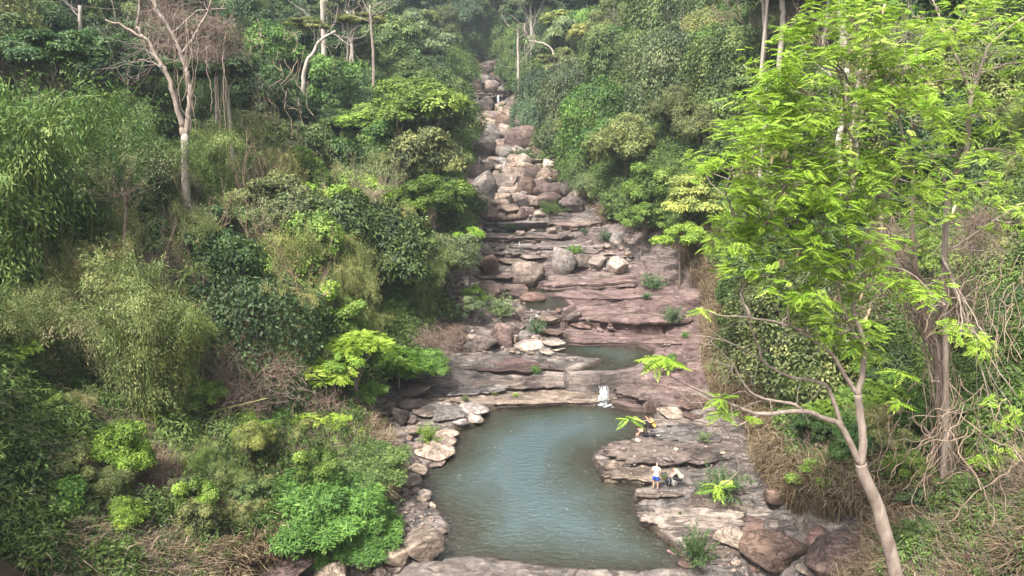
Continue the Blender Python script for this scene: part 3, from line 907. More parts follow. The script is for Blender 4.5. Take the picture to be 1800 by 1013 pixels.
# picture column, picture row of the foot, width, height, tone, mesh kind, label
B = [
 # the cascade below the far fall
 (833, 214, 24, 27, 'grey', 'r', "pale grey split slab leaning below the far waterfall"),
 (850, 208, 26, 27, 'dark', 'o', "dark rounded boulder right under the pool of the far waterfall"),
 (891, 212, 30, 18, 'tan', 'r', "tan sloping rock beside the bushes under the far waterfall"),
 (858, 221, 38, 17, 'pink', 'r', "long pink boulder in the middle of the upper cascade"),
 (886, 239, 26, 27, 'brown', 'r', "upright dark brown boulder on the upper cascade against the bushes"),
 (818, 238, 42, 20, 'mid', 'r', "wide grey brown boulder at the wooded edge of the upper cascade"),
 (858, 232, 32, 14, 'pink', 'r', "low pinkish boulder under the long pink one"),
 (866, 250, 24, 24, 'grey', 'r', "light grey wedge boulder between pink rocks of the upper cascade"),
 (812, 252, 40, 14, 'mid', 's', "jagged dark grey slab above the big smooth grey boulder"),
 (839, 275, 52, 29, 'grey', 'o', "big smooth grey boulder with a sloping top on the upper cascade"),
 (922, 270, 52, 36, 'purple', 'o', "largest dark brown boulder of the cascade standing over a bush"),
 (888, 262, 24, 13, 'pink', 'r', "small pale pink boulder beside the largest dark brown one"),
 (878, 276, 26, 13, 'mid', 'r', "grey brown boulder right of the big smooth grey one"),
 (898, 250, 16, 10, 'pink', 'r', "small pink rock behind the largest dark brown boulder"),
 (952, 277, 28, 16, 'brown', 'r', "brown boulder behind the bush at the green edge of the cascade"),
 (867, 292, 48, 15, 'light', 's', "white topped flat slab in the middle of the cascade"),
 (934, 289, 54, 10, 'pink', 's', "long pink slab rising to the bushes in the middle cascade"),
 (974, 300, 22, 13, 'mid', 'r', "grey boulder at the far end of the long pink slab"),
 (904, 293, 22, 12, 'red', 'r', "dark pink boulder in the middle cascade between two bushes"),
 (900, 306, 28, 14, 'tan', 'r', "tan rounded boulder above the tall brown pile"),
 (922, 303, 22, 12, 'pink', 'r', "pinkish boulder next to the tan rounded one"),
 (878, 305, 22, 12, 'light', 'r', "pale boulder by the fallen white trunk"),
 (822, 328, 24, 24, 'purple', 'r', "dark boulder half under the trees of the lower cascade"),
 (847, 328, 40, 28, 'mid', 'r', "patchy boulder with a white crust in the lower cascade"),
 (826, 350, 14, 26, 'pink', 'r', "narrow pink rock under the trees beside the tilted grey boulder"),
 (850, 357, 38, 42, 'grey', 'r', "tall tilted grey boulder with a pale underside in the lower cascade"),
 (881, 343, 38, 26, 'mid', 'r', "grey boulder in the middle of the lower cascade"),
 (905, 334, 42, 30, 'pink', 'r', "large pale pink boulder at the top of the lower pile"),
 (931, 329, 32, 30, 'purple', 'r', "pointed purple brown boulder at the top of the lower pile"),
 (956, 330, 22, 24, 'tan', 'o', "orange tan round boulder beside the pointed purple brown one"),
 (974, 322, 16, 12, 'brown', 'r', "small brown rock by the slope above the dark pair"),
 (924, 353, 26, 30, 'brown', 'o', "egg shaped brown grey boulder in the lower pile"),
 (944, 345, 32, 22, 'purple', 'r', "dark brown boulder behind the dark pair of the lower pile"),
 (963, 354, 38, 24, 'purple', 'o', "upper one of the dark brown pair by the slope"),
 (966, 368, 38, 23, 'purple', 'o', "lower one of the dark brown pair beside the small bushes"),
 (989, 349, 20, 18, 'dark', 'o', "dark boulder tucked against the bushes of the slope"),
 (938, 370, 26, 20, 'pink', 'r', "pale pink block at the foot of the lower pile"),
 (919, 370, 16, 17, 'dark', 'r', "small dark boulder wedged at the foot of the lower pile"),
 (886, 363, 20, 17, 'tan', 'r', "tan block at the foot of the lower pile"),
 (903, 359, 32, 14, 'pink', 'r', "flat pink boulder under the egg shaped one"),
 (892, 378, 34, 15, 'tan', 'r', "broad tan boulder low in the pile above the long ledge"),
 (886, 349, 20, 12, 'grey', 'r', "grey wedge under the grey middle boulder of the lower pile"),
 (863, 373, 38, 18, 'mid', 'r', "grey sloping boulder above the brown capped one"),
 (861, 387, 30, 15, 'brown', 'o', "brown capped boulder at the back of the long ledge"),
 (838, 370, 26, 18, 'mid', 'r', "grey boulder at the wooded edge above the long ledge"),
 (882, 388, 19, 11, 'mid', 'o', "rounded grey stone on the back of the long ledge"),
 (900, 388, 17, 11, 'tan', 'o', "rounded tan stone on the back of the long ledge"),
 (915, 386, 16, 10, 'pink', 'r', "pink stone on the back of the long ledge"),
 (926, 380, 18, 12, 'pink', 'r', "pale stone heap piece beside the small bushes on the long ledge"),
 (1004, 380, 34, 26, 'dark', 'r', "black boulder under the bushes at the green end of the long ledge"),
 # above the far waterfall
 (851, 160, 28, 19, 'grey', 'r', "grey block standing above the lip of the far waterfall"),
 (836, 161, 18, 15, 'pink', 'r', "pinkish block above the lip of the far waterfall"),
 (866, 162, 20, 14, 'mid', 'r', "slanted block above the lip of the far waterfall"),
 (848, 147, 22, 12, 'dark', 'r', "dark boulder on the pile above the far waterfall"),
 (858, 133, 18, 12, 'dark', 'r', "highest dark boulder of the stream bed"),
 (872, 143, 16, 12, 'purple', 'r', "dark purple boulder near the top of the stream bed"),
 (862, 122, 16, 10, 'dark', 'r', "small dark boulder where the stream bed vanishes into the trees"),
 # the row of great boulders on the red rock
 (928, 507, 64, 52, 'mid', 'o', "great round boulder with a dark cap and tan foot beside the stream"),
 (989, 489, 42, 52, 'grey', 'r', "upright grey boulder in the middle of the row on the red rock"),
 (1025, 475, 36, 30, 'mid', 'r', "leaning grey boulder touching the upright one"),
 (1052, 475, 30, 23, 'light', 'r', "pale rounded boulder between the leaning one and the capped one"),
 (1086, 488, 40, 38, 'light', 'r', "tall white crusted boulder at the end of the row"),
 (1066, 478, 10, 7, 'light', 'm', "little pale stone under the tall white crusted boulder"),
 (1083, 437, 24, 28, 'grey', 'r', "thin slab leaning up against the bushes above the row of boulders"),
 (900, 470, 66, 22, 'tan', 's', "thick tan slab overhanging the stream behind the great round boulder"),
 (940, 460, 50, 18, 'mid', 's', "grey slab behind the upright boulder"),
 (855, 490, 38, 42, 'brown', 'r', "dark brown boulder under the light green tree at the water"),
 (872, 534, 60, 44, 'purple', 'r', "great dark purple boulder with a slanting top beside the stream"),
 (904, 530, 42, 30, 'purple', 'r', "dark lower boulder leaning on the great dark purple one"),
 (935, 536, 54, 22, 'red', 'o', "low rounded red boulder in the stream"),
 (1040, 448, 30, 12, 'mid', 's', "flat grey rock behind the row of great boulders"),
 (1068, 452, 26, 10, 'light', 's', "pale flat rock at the foot of the bushes behind the row"),
 # the step above the green pool
 (960, 574, 56, 28, 'tan', 's', "tan block of the rock step beside the dark little fall"),
 (1000, 574, 44, 28, 'mid', 'r', "jointed grey block of the rock step above the green pool"),
 (1020, 579, 40, 13, 'red', 's', "low reddish slab at the foot of the rock step"),
 (917, 565, 18, 24, 'pink', 'r', "upright pinkish rock beside the dark little fall"),
 # the heap behind the ledge
 (797, 591, 38, 20, 'brown', 'r', "pointed red brown boulder high in the heap behind the ledge"),
 (774, 552, 52, 20, 'grey', 'r', "flat grey boulder under the bushes over the heap"),
 (830, 600, 22, 14, 'mid', 'r', "small brown rock behind the square grey boulder of the heap"),
 (846, 619, 44, 30, 'mid', 'r', "square grey boulder in the heap behind the ledge"),
 (880, 616, 46, 48, 'purple', 'r', "tallest dark slanting boulder of the heap behind the ledge"),
 (893, 592, 40, 28, 'mid', 'r', "striped grey boulder behind the tallest one of the heap"),
 (914, 586, 22, 20, 'pink', 'r', "pinkish upright stone on top of the heap"),
 (925, 597, 32, 18, 'grey', 'r', "rounded grey boulder beside the dark round bush of the heap"),
 (934, 621, 58, 28, 'light', 'r', "wide cream boulder at the front of the heap"),
 (904, 607, 16, 18, 'pink', 'r', "narrow pink stone wedged in the heap"),
 (969, 593, 40, 18, 'brown', 's', "brown and tan slab at the edge of the green pool"),
 (972, 611, 46, 16, 'light', 's', "pale pointed slab sticking out into the green pool"),
 (980, 619, 32, 9, 'light', 's', "lower pale slab sticking out into the green pool"),
 (965, 625, 24, 6, 'light', 's', "thin pale slab lying beside the wide cream boulder"),
 (831, 621, 20, 15, 'light', 'r', "small white angular block at the front of the heap"),
 (817, 616, 14, 14, 'light', 'r', "small white chip beside the angular white block"),
 (795, 621, 44, 30, 'purple', 'r', "dark boulder under dry brush at the end of the heap"),
 (900, 622, 14, 7, 'tan', 'm', "small tan stone in front of the tallest boulder"),
 (911, 623, 9, 5, 'pink', 'm', "tiny pink stone in front of the heap"),
 (932, 624, 16, 7, 'tan', 'm', "tan cobble in front of the wide cream boulder"),
 # bank left of the pool
 (622, 790, 70, 44, 'purple', 'o', "big dark purple boulder under the dry brush by the pool bank"),
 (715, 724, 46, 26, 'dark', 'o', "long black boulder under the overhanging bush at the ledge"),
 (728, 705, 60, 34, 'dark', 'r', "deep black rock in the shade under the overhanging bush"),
 (640, 753, 40, 26, 'dark', 'r', "dark blocky boulder above the big dark purple one"),
 (674, 754, 30, 22, 'brown', 'r', "rusty brown block next to the dark blocky boulder"),
 (702, 752, 28, 36, 'dark', 'r', "tall dark grey rock beside the rusty brown block"),
 (684, 735, 26, 22, 'purple', 'r', "dark rock leaning behind the tall dark grey one"),
 (720, 747, 24, 17, 'mid', 'r', "grey boulder at the end of the flat slabs"),
 (744, 735, 42, 17, 'mid', 's', "dark flat slab at the corner of the bank"),
 (788, 740, 60, 21, 'grey', 's', "largest flat grey slab at the upper corner of the pool"),
 (832, 728, 52, 13, 'grey', 's', "thin grey slab reaching along the upper shore of the pool"),
 (810, 750, 30, 16, 'grey', 'o', "smooth grey boulder standing in the pool"),
 (836, 748, 26, 20, 'light', 'r', "angular pale boulder standing in the pool"),
 (788, 718, 18, 9, 'light', 'o', "white rounded stone on the flat slabs"),
 (786, 772, 40, 14, 'beige', 's', "layered beige slab behind the little bush on the bank"),
 (778, 785, 46, 16, 'beige', 's', "lower layered beige slab beside the little bush on the bank"),
 (765, 806, 70, 15, 'beige', 's', "long tongue of beige rock pointing into the pool"),
 (762, 820, 42, 13, 'mid', 's', "slab under the long tongue of beige rock"),
 (733, 833, 38, 16, 'beige', 's', "stepped beige slab on the bank below the tongue"),
 (715, 856, 54, 22, 'mid', 's', "stack of thin grey beds at the edge of the pool"),
 (733, 796, 30, 20, 'pink', 'r', "pink block beside the little bush on the bank"),
 (760, 792, 22, 14, 'tan', 'o', "rounded tan stone between two beige slabs"),
 (724, 768, 26, 22, 'mid', 'r', "grey pink block above the little bush on the bank"),
 (700, 795, 36, 20, 'mid', 'r', "grey rock in the rubble beside the pink block"),
 (680, 815, 60, 24, 'purple', 's', "dark slab behind the bright bush at the top of the bank"),
 (725, 818, 26, 12, 'dark', 'r', "dark rock beside the stepped beige slab"),
 (748, 874, 22, 13, 'light', 'r', "pale round stone on the waterline, top one of the row"),
 (744, 884, 24, 11, 'beige', 's', "flat pale stone on the waterline under the round one"),
 (720, 891, 20, 12, 'mid', 'o', "grey stone behind the flat pale one on the waterline"),
 (744, 896, 22, 11, 'mid', 'o', "grey rounded stone on the waterline under the flat one"),
 (729, 869, 20, 13, 'mid', 'r', "grey stone behind the top one of the waterline row"),
 (706, 868, 30, 17, 'mid', 'r', "grey block beside the bright bush at the waterline"),
 (740, 991, 74, 70, 'beige', 'r', "great beige boulder at the near corner of the pool"),
 (694, 1003, 48, 42, 'beige', 'r', "cream boulder leaning in front of the great beige one"),
 (635, 1006, 40, 34, 'mid', 'o', "rounded grey brown boulder under the bright bush"),
 (690, 963, 24, 16, 'mid', 'o', "rounded stone behind the cream boulder"),
 (666, 984, 32, 22, 'mid', 'o', "grey rounded boulder between the bush and the cream boulder"),
 (665, 963, 16, 11, 'brown', 'o', "small brown stone under the edge of the bright bush"),
 (662, 1001, 22, 15, 'light', 'o', "pale cobble at the bottom of the stone bank"),
 (693, 1010, 24, 13, 'light', 'o', "pale cobble touching the cream boulder"),
 (668, 1014, 26, 12, 'light', 'o', "lowest pale cobble of the stone bank"),
 (578, 1026, 60, 28, 'beige', 'o', "rounded beige boulder cut off below the bright bush"),
 (470, 1026, 160, 38, 'purple', 's', "broad dark layered rock below the bright bush"),
 (392, 975, 44, 20, 'beige', 'r', "pale rock among dead stalks above the broad dark one"),
 (433, 882, 28, 30, 'dark', 'r', "square black boulder at the corner of the bright bush"),
 (684, 899, 30, 18, 'dark', 'r', "dark rock showing through the bright bush"),
 # near right corner
 (1374, 1010, 124, 72, 'brown', 'r', "great split boulder, rust brown with a pale crust on top"),
 (1450, 972, 60, 50, 'red', 'r', "rusty square boulder behind the great dark dome"),
 (1508, 1040, 155, 105, 'purple', 'o', "great dark dome of rock under the forked tree"),
 (1626, 910, 80, 56, 'brown', 'o', "rounded brown boulder under the vines"),
 (1324, 941, 64, 26, 'red', 's', "dark red slab with a white rim above the great split boulder"),
 (1292, 963, 66, 28, 'beige', 's', "stepped beige rock between the dark bush and the split boulder"),
 (1372, 888, 50, 38, 'brown', 'r', "brown boulder hidden by leafy twigs on the bank"),
 (1296, 997, 18, 13, 'beige', 'm', "small beige stone beside the dark bush by the pool"),
 (1448, 978, 34, 12, 'tan', 's', "flat tan rock under the rusty square boulder"),
 (1420, 1012, 36, 14, 'beige', 's', "pale slab wedged between the split boulder and the dark dome"),
 (1222, 722, 54, 28, 'red', 'r', "dark red block under the bare branches across the pool"),
 (1186, 737, 58, 12, 'beige', 's', "pale slab at the end of the pool behind the seated visitors"),
 (1218, 738, 34, 12, 'brown', 's', "brown slab beside the pale one behind the seated visitors"),
 (1250, 660, 26, 22, 'beige', 'r', "pale boulder at the edge of the dry reeds"),
 (1124, 998, 24, 6, 'beige', 's', "flat pale stone lying in the shallow near end of the pool"),
 (1208, 1000, 34, 16, 'red', 'r', "reddish stones at the near corner of the pool by the dark bush"),
 (1174, 812, 22, 7, 'light', 's', "thin loose slab on the rock above the standing man"),
]
for e in B:
    boulder(*e[:5], kind=e[5], label=e[6])


# landmarks, used to say which of many alike things is meant
LM_ROCK = [(740, 960, "the great beige boulder"), (622, 770, "the big dark purple boulder"), (765, 800, "the long beige tongue of rock"), (788, 735, "the flat grey slab"), (755, 765, "the little feathery bush"), (735, 832, "the stepped beige slab"),
 (748, 872, "the pale round waterline stone"), (695, 985, "the cream boulder"), (665, 975, "the bright willow shrub"), (880, 600, "the tallest dark heap boulder"), (934, 610, "the wide cream boulder"), (846, 610, "the square grey boulder"), (797, 590, "the pointed red brown boulder"),
 (942, 575, "the dark round bush"), (928, 480, "the great round boulder"), (989, 460, "the upright grey boulder"), (1086, 470, "the white crusted boulder"), (1083, 430, "the thin leaning slab"), (872, 515, "the great dark purple boulder"), (963, 350, "the dark brown pair of boulders"),
 (924, 345, "the egg shaped boulder"), (850, 340, "the tall tilted grey boulder"), (892, 372, "the broad tan boulder"), (931, 320, "the pointed purple brown boulder"), (903, 322, "the large pale pink boulder"), (847, 318, "the white crusted patchy boulder"), (900, 300, "the tan rounded boulder"),
 (922, 255, "the largest dark brown boulder"), (839, 262, "the big smooth grey boulder"), (886, 228, "the upright dark brown boulder"), (858, 215, "the long pink boulder"), (842, 200, "the split slab"), (867, 287, "the white topped slab"), (934, 284, "the long pink slab"), (876, 180, "the far waterfall"),
 (851, 150, "the grey block over the fall"), (858, 127, "the highest dark boulder"), (1374, 975, "the great split boulder"), (1508, 990, "the great dark dome"), (1292, 950, "the stepped beige rock"), (774, 545, "the flat grey boulder"), (1450, 950, "the rusty square boulder")]
LM_TREE = [(320, 200, "the great forked tree"), (525, 180, "the slender leaning pale trunk"), (570, 80, "the straight white trunk"), (742, 190, "the spreading bright tree"), (658, 120, "the tall grey trunk"), (775, 290, "the olive grey tree"), (640, 222, "the layered light green tree"),
 (222, 420, "the tall spindly tree"), (660, 400, "the umbrella of bare twigs"), (280, 650, "the pale yellow bamboo"), (120, 450, "the drooping green bamboo"), (445, 560, "the brown vine tangle"), (625, 605, "the lime feathery tree"), (770, 455, "the soft grey green tree"), (142, 90, "the thin pale trunk"),
 (350, 730, "the long bamboo pole"), (580, 900, "the bright willow shrub"), (433, 868, "the square black boulder"), (80, 960, "the leafy corner shrub"), (535, 745, "the pale lime sapling"), (640, 760, "the big dark purple boulder"), (510, 430, "the pale yellow plume"),
 (1165, 60, "the lime layered tree"), (1240, 75, "the domed climber tree"), (1088, 80, "the ridge stems"), (1010, 50, "the yellow olive trees"), (911, 80, "the trunk over the waterfall"), (972, 90, "the bare white ridge tree"), (1150, 210, "the small bright tree"), (1060, 250, "the brownish climber wall"),
 (950, 190, "the blue green mound"), (860, 175, "the far waterfall"), (1345, 40, "the broken pale trunk"), (1480, 40, "the thick pale trunk"), (1690, 40, "the smooth white trunk"), (1230, 350, "the white flecked tree"), (1490, 340, "the three pale trunks"), (1150, 330, "the bright bush by the red rock"),
 (1330, 520, "the emerald bush"), (1510, 750, "the forked lime tree"), (1655, 700, "the vine wrapped tree"), (1626, 890, "the rounded brown boulder"), (1420, 790, "the round emerald bush"), (1740, 850, "the twisted lianas"), (1300, 750, "the dry reeds"), (1400, 60, "the leafless pinkish crown"), (790, 60, "the hazy gorge")]
USED = {}
def lm_label(pre, px, py, LM, tail_words=16):
    best = sorted(LM, key=lambda m: math.hypot(px - m[0], (py - m[1])))
    for k, m in enumerate(best[:7]):
        dx, dy = px - m[0], py - m[1]
        dd = math.hypot(dx, dy)
        rel = ("above" if dy < 0 else "below") if abs(dy) > abs(dx) else ("left of" if dx < 0 else "right of")
        far = "just " if dd < 28 else ("" if dd < 75 else ("some way " if dd < 150 else "far "))
        s = f"{pre} {far}{rel} {m[2]}"
        if len(s.split()) > 16: s = f"{pre} {rel} {m[2]}"
        if s not in USED:
            USED[s] = 1
            return s
    return s

# loose stones scattered between the named boulders, in areas outlined in the picture
def in_poly(poly, x, y):
    c = False
    for i in range(len(poly)):
        (ax, ay), (bx, by) = poly[i], poly[i - 1]
        if (ay > y) != (by > y) and x < (bx - ax) * (y - ay) / (by - ay) + ax: c = not c
    return c
AREAS = [
 ([(640, 745), (700, 735), (745, 750), (740, 800), (725, 860), (690, 800), (655, 795)], 62, (6, 17), ['pink', 'mid', 'brown', 'tan'], "loose pinkish stone in the rubble between the dark boulders and the pool", "rubble of the pool bank"),
 ([(715, 865), (755, 880), (770, 915), (785, 935), (765, 960), (700, 960), (690, 930)], 45, (6, 14), ['beige', 'mid', 'light', 'pink'], "small pale stone of the shingle between the bright bush and the pool", "shingle at the waterline"),
 ([(620, 970), (700, 950), (712, 985), (700, 1013), (600, 1013)], 20, (8, 18), ['mid', 'brown', 'beige'], "rounded stone around the cream boulder", "stones around the cream boulder"),
 ([(760, 585), (830, 575), (950, 590), (960, 622), (800, 622)], 28, (8, 20), ['mid', 'pink', 'light', 'brown'], "loose block between the boulders of the heap behind the ledge", "loose blocks of the heap"),
 ([(826, 300), (985, 300), (995, 375), (940, 386), (842, 386)], 60, (12, 28), ['pink', 'mid', 'tan', 'purple', 'grey', 'light'], "loose boulder in the lower cascade above the long ledge", "boulders of the lower cascade"),
 ([(812, 225), (900, 215), (945, 270), (975, 300), (832, 300), (806, 255)], 60, (11, 26), ['pink', 'mid', 'tan', 'light', 'grey'], "loose boulder in the middle cascade", "boulders of the middle cascade"),
 ([(826, 185), (886, 190), (905, 225), (815, 240)], 26, (8, 18), ['pink', 'mid', 'tan', 'grey'], "loose boulder below the far waterfall", "boulders below the far waterfall"),
 ([(838, 120), (880, 118), (886, 160), (830, 160)], 22, (7, 15), ['mid', 'dark', 'purple', 'grey'], "loose boulder in the stream bed above the far waterfall", "boulders above the far waterfall"),
 ([(1000, 425), (1100, 430), (1130, 470), (1040, 480), (1010, 450)], 20, (7, 16), ['pink', 'mid', 'light', 'brown'], "broken slab piece around the row of great boulders", "broken slabs behind the row"),
 ([(1270, 935), (1420, 985), (1440, 1013), (1260, 1013)], 16, (8, 18), ['beige', 'tan', 'brown'], "loose stone around the great split boulder", "stones around the split boulder"),
 ([(850, 405), (1080, 405), (1120, 440), (960, 470), (850, 480)], 26, (6, 20), ['mid', 'grey', 'pink', 'dark'], "loose block on the water ledges", "blocks on the water ledges"),
 ([(845, 500), (1000, 545), (1180, 590), (1180, 610), (960, 590), (850, 560)], 16, (5, 14), ['mid', 'red', 'pink'], "loose stone on the red terrace", "stones on the red terrace"),
 ([(1060, 735), (1330, 780), (1340, 880), (1150, 890), (1060, 800)], 16, (4, 12), ['mid', 'beige', 'light'], "loose stone on the rock by the visitors", "stones on the rock by the visitors"),
 ([(740, 480), (860, 500), (850, 560), (760, 570), (740, 540)], 18, (8, 20), ['pink', 'mid', 'brown'], "loose block under the bushes beside the purple boulder", "blocks under the bushes"),
]
for poly, n, (s0, s1), tones, lab, grp in AREAS:
    xs_, ys_ = [p[0] for p in poly], [p[1] for p in poly]
    k = 0
    while k < n:
        x, y = RNG.uniform(min(xs_), max(xs_)), RNG.uniform(min(ys_), max(ys_))
        if not in_poly(poly, x, y): continue
        k += 1
        w = s0 + (s1 - s0) * RNG.random() ** 1.8
        tn_ = RNG.choice(tones)
        tw_ = {'pink': 'pinkish', 'mid': 'grey brown', 'brown': 'rusty brown', 'tan': 'tan', 'beige': 'beige', 'light': 'pale', 'purple': 'dark', 'grey': 'grey', 'dark': 'blackish', 'red': 'reddish'}[tn_]
        sz_ = 'small' if w < s0 + (s1 - s0) * .3 else ('middling' if w < s0 + (s1 - s0) * .65 else 'big')
        boulder(x, y, w, w * RNG.uniform(.5, .85), tn_, label=lm_label(f"{sz_} {tw_} loose {'boulder' if 'boulder' in lab else 'stone'}", x, y, LM_ROCK), kind='m', group=grp, sink=.3, name='loose_boulder' if 'boulder' in lab else 'stone')

# ------------------------------------------------------------------ foliage builders
def unit(v):
    return v / (np.linalg.norm(v, axis=-1, keepdims=True) + 1e-9)


def leaves(mb, Pp, Dd, Nn, L, Wd, tint, fold=0.25):
    """one folded two-triangle leaf at each point, pointing along Dd"""
    n = len(Pp)
    L = np.broadcast_to(L, (n,))[:, None]
    Wd = np.broadcast_to(Wd, (n,))[:, None]
    Dd = unit(Dd)
    S = unit(np.cross(Dd, Nn))
    Nn = np.cross(S, Dd)
    m = Pp + Dd * L * 0.45
    V = np.stack([Pp, m + S * Wd * .5 + Nn * Wd * fold, Pp + Dd * L - Nn * L * 0.12, m - S * Wd * .5 + Nn * Wd * fold], 1).reshape(-1, 3)
    b = np.arange(n)[:, None] * 4
    Fc = np.concatenate([b + np.array([[0, 1, 2]]), b + np.array([[0, 2, 3]])])
    mb.add(V, Fc, np.repeat(tint, 4))


def sph(rng, n, zlo=-1.0):
    out = np.zeros((0, 3))
    while len(out) < n:
        v = unit(rng.normal(0, 1, (n * 2, 3)))
        out = np.concatenate([out, v[v[:, 2] > zlo]])
    return out[:n]


def lobe_crown(seed, lobes, nspray, per, R, L, Wd, droop=0.25, zlo=-0.55, out=0.5, tv=0.5):
    rng = np.random.default_rng(seed)
    mb = MB()
    area = np.array([(r[0] * r[1] + r[0] * r[2]) for c, r in lobes])
    cnt = np.maximum(4, (nspray * area / area.sum()).astype(int))
    for (c, r), n in zip(lobes, cnt):
        d = sph(rng, n, zlo)
        rad = rng.uniform(0.45, 1.12, n) ** 0.7
        bump = 1 + 0.30 * vn(d[:, 0] * 2.5, d[:, 1] * 2.5, d[:, 2] * 2.5, seed) + 0.18 * vn(d[:, 0] * 6, d[:, 1] * 6, d[:, 2] * 6, seed + 1)
        C = np.array(c) + d * np.array(r) * (rad * bump)[:, None]
        N = unit(d + np.array([0, 0, 0.55]) + rng.normal(0, .25, (n, 3)))
        lt = rng.normal(0, .10)
        st = np.clip(tv + lt + rng.normal(0, 0.13, n), 0, 1)
        C = np.repeat(C, per, 0)
        N = np.repeat(N, per, 0)
        st = np.repeat(st, per)
        m = len(C)
        a = rng.uniform(0, 2 * np.pi, m)
        u = unit(np.cross(N, [0.3, 0.1, 1.0]))
        v = np.cross(N, u)
        rd = np.cos(a)[:, None] * u + np.sin(a)[:, None] * v
        Pp = C + rd * (R * rng.uniform(0, 1, m) ** .7)[:, None] + N * rng.normal(0, R * .25, m)[:, None]
        Dd = rd + N * out * rng.uniform(-.2, .8, m)[:, None] + np.array([0, 0, -1]) * droop + rng.normal(0, .25, (m, 3))
        leaves(mb, Pp, Dd, N + rng.normal(0, .35, (m, 3)), L * rng.uniform(.7, 1.25, m), Wd * rng.uniform(.8, 1.2, m), np.clip(st + rng.normal(0, .10, m), 0, 1))
    return mb


def rand_lobes(seed, n, spread=(0.62, 0.62, 0.5), rmin=.3, rmax=.5, flat=0.8):
    rng = np.random.default_rng(seed)
    out = [((0, 0, 0.05), (0.55, 0.55, 0.5 * flat + .1))]
    for i in range(n):
        d = sph(rng, 1, -0.5)[0]
        r = rng.uniform(rmin, rmax)
        k = rng.uniform(.7, 1.3)
        out.append((tuple(d * np.array(spread) * k), (r, r, r * flat)))
    return out


def limb(mb, p, d, L, r, depth, rng, spread=.6, up=.15, ratio=.72, n=3, tips=None, sides=6, wob=.12, rr=0.62, tint=.5):
    p = np.asarray(p, float)
    d = unit(np.asarray(d, float))
    pts = [p]
    cur = d.copy()
    k = 4
    for i in range(k):
        cur = unit(cur + rng.normal(0, wob, 3) + np.array([0, 0, up * .3]))
        pts.append(pts[-1] + cur * L / k)
    rad = np.linspace(r, r * rr, k + 1)
    mb.tube(pts, rad, max(3, sides), tint, cap=depth == 0)
    if depth == 0:
        if tips is not None: tips.append((pts[-1], cur))
        return
    for j in range(n):
        a = rng.uniform(0, 2 * math.pi)
        u = unit(np.cross(cur, [.2, .3, 1.]))
        v = np.cross(cur, u)
        nd = unit(cur + (math.cos(a) * u + math.sin(a) * v) * spread * rng.uniform(.6, 1.3) + np.array([0, 0, up]))
        t = 1.0 if j == 0 else rng.uniform(.45, 1.0)
        q = pts[min(k, int(t * k))]
        limb(mb, q, nd, L * ratio * rng.uniform(.75, 1.15), r * rr * (.95 if j == 0 else .7), depth - 1, rng, spread, up, ratio, n, tips, max(3, sides - 1), wob, rr, tint)


def trunk_mesh(name, seed, mat, r=0.028, bare=0.55, spread=.3, depth=2, lean=.05):
    rng = np.random.default_rng(seed)
    mb = MB()
    pts = [np.array([0, 0, -0.06])]
    d = np.array([0, 0, 1.0])
    n = 7
    for i in range(n):
        d = unit(d + rng.normal(0, lean, 3) * [1, 1, 0])
        pts.append(pts[-1] + d * (bare + .06) / n)
    mb.tube(curve_pts(pts, 3), np.linspace(r * 1.25, r * .8, n * 3 + 1), 9)
    for j in range(3):
        a = rng.uniform(0, 2) + j * 2.1
        limb(mb, pts[-1] - d * .02 * j, [math.cos(a) * spread, math.sin(a) * spread, 1], (1 - bare) * .5, r * .55, depth, rng, .7, .1, .7, 3)
    return mb.mesh(name, mat, True)


def bare_tree(name, seed, mat, r=.018, bare=.35, depth=4, spread=.75, n=3, L=.26, up=.12):
    rng = np.random.default_rng(seed)
    mb = MB()
    pts = [np.array([0, 0, -.05])]
    d = np.array([0, 0, 1.])
    for i in range(6):
        d = unit(d + rng.normal(0, .06, 3) * [1, 1, 0])
        pts.append(pts[-1] + d * (bare + .05) / 6)
    mb.tube(curve_pts(pts, 2), np.linspace(r * 1.2, r * .85, 13), 7)
    tips = []
    for j in range(3):
        a = rng.uniform(0, 1.5) + j * 2.1
        limb(mb, pts[-1 - (j % 2)], [math.cos(a) * .55, math.sin(a) * .55, .8], L, r * .6, depth, rng, spread, up, .72, n, tips, 5)
    return mb.mesh(name, mat, True), tips


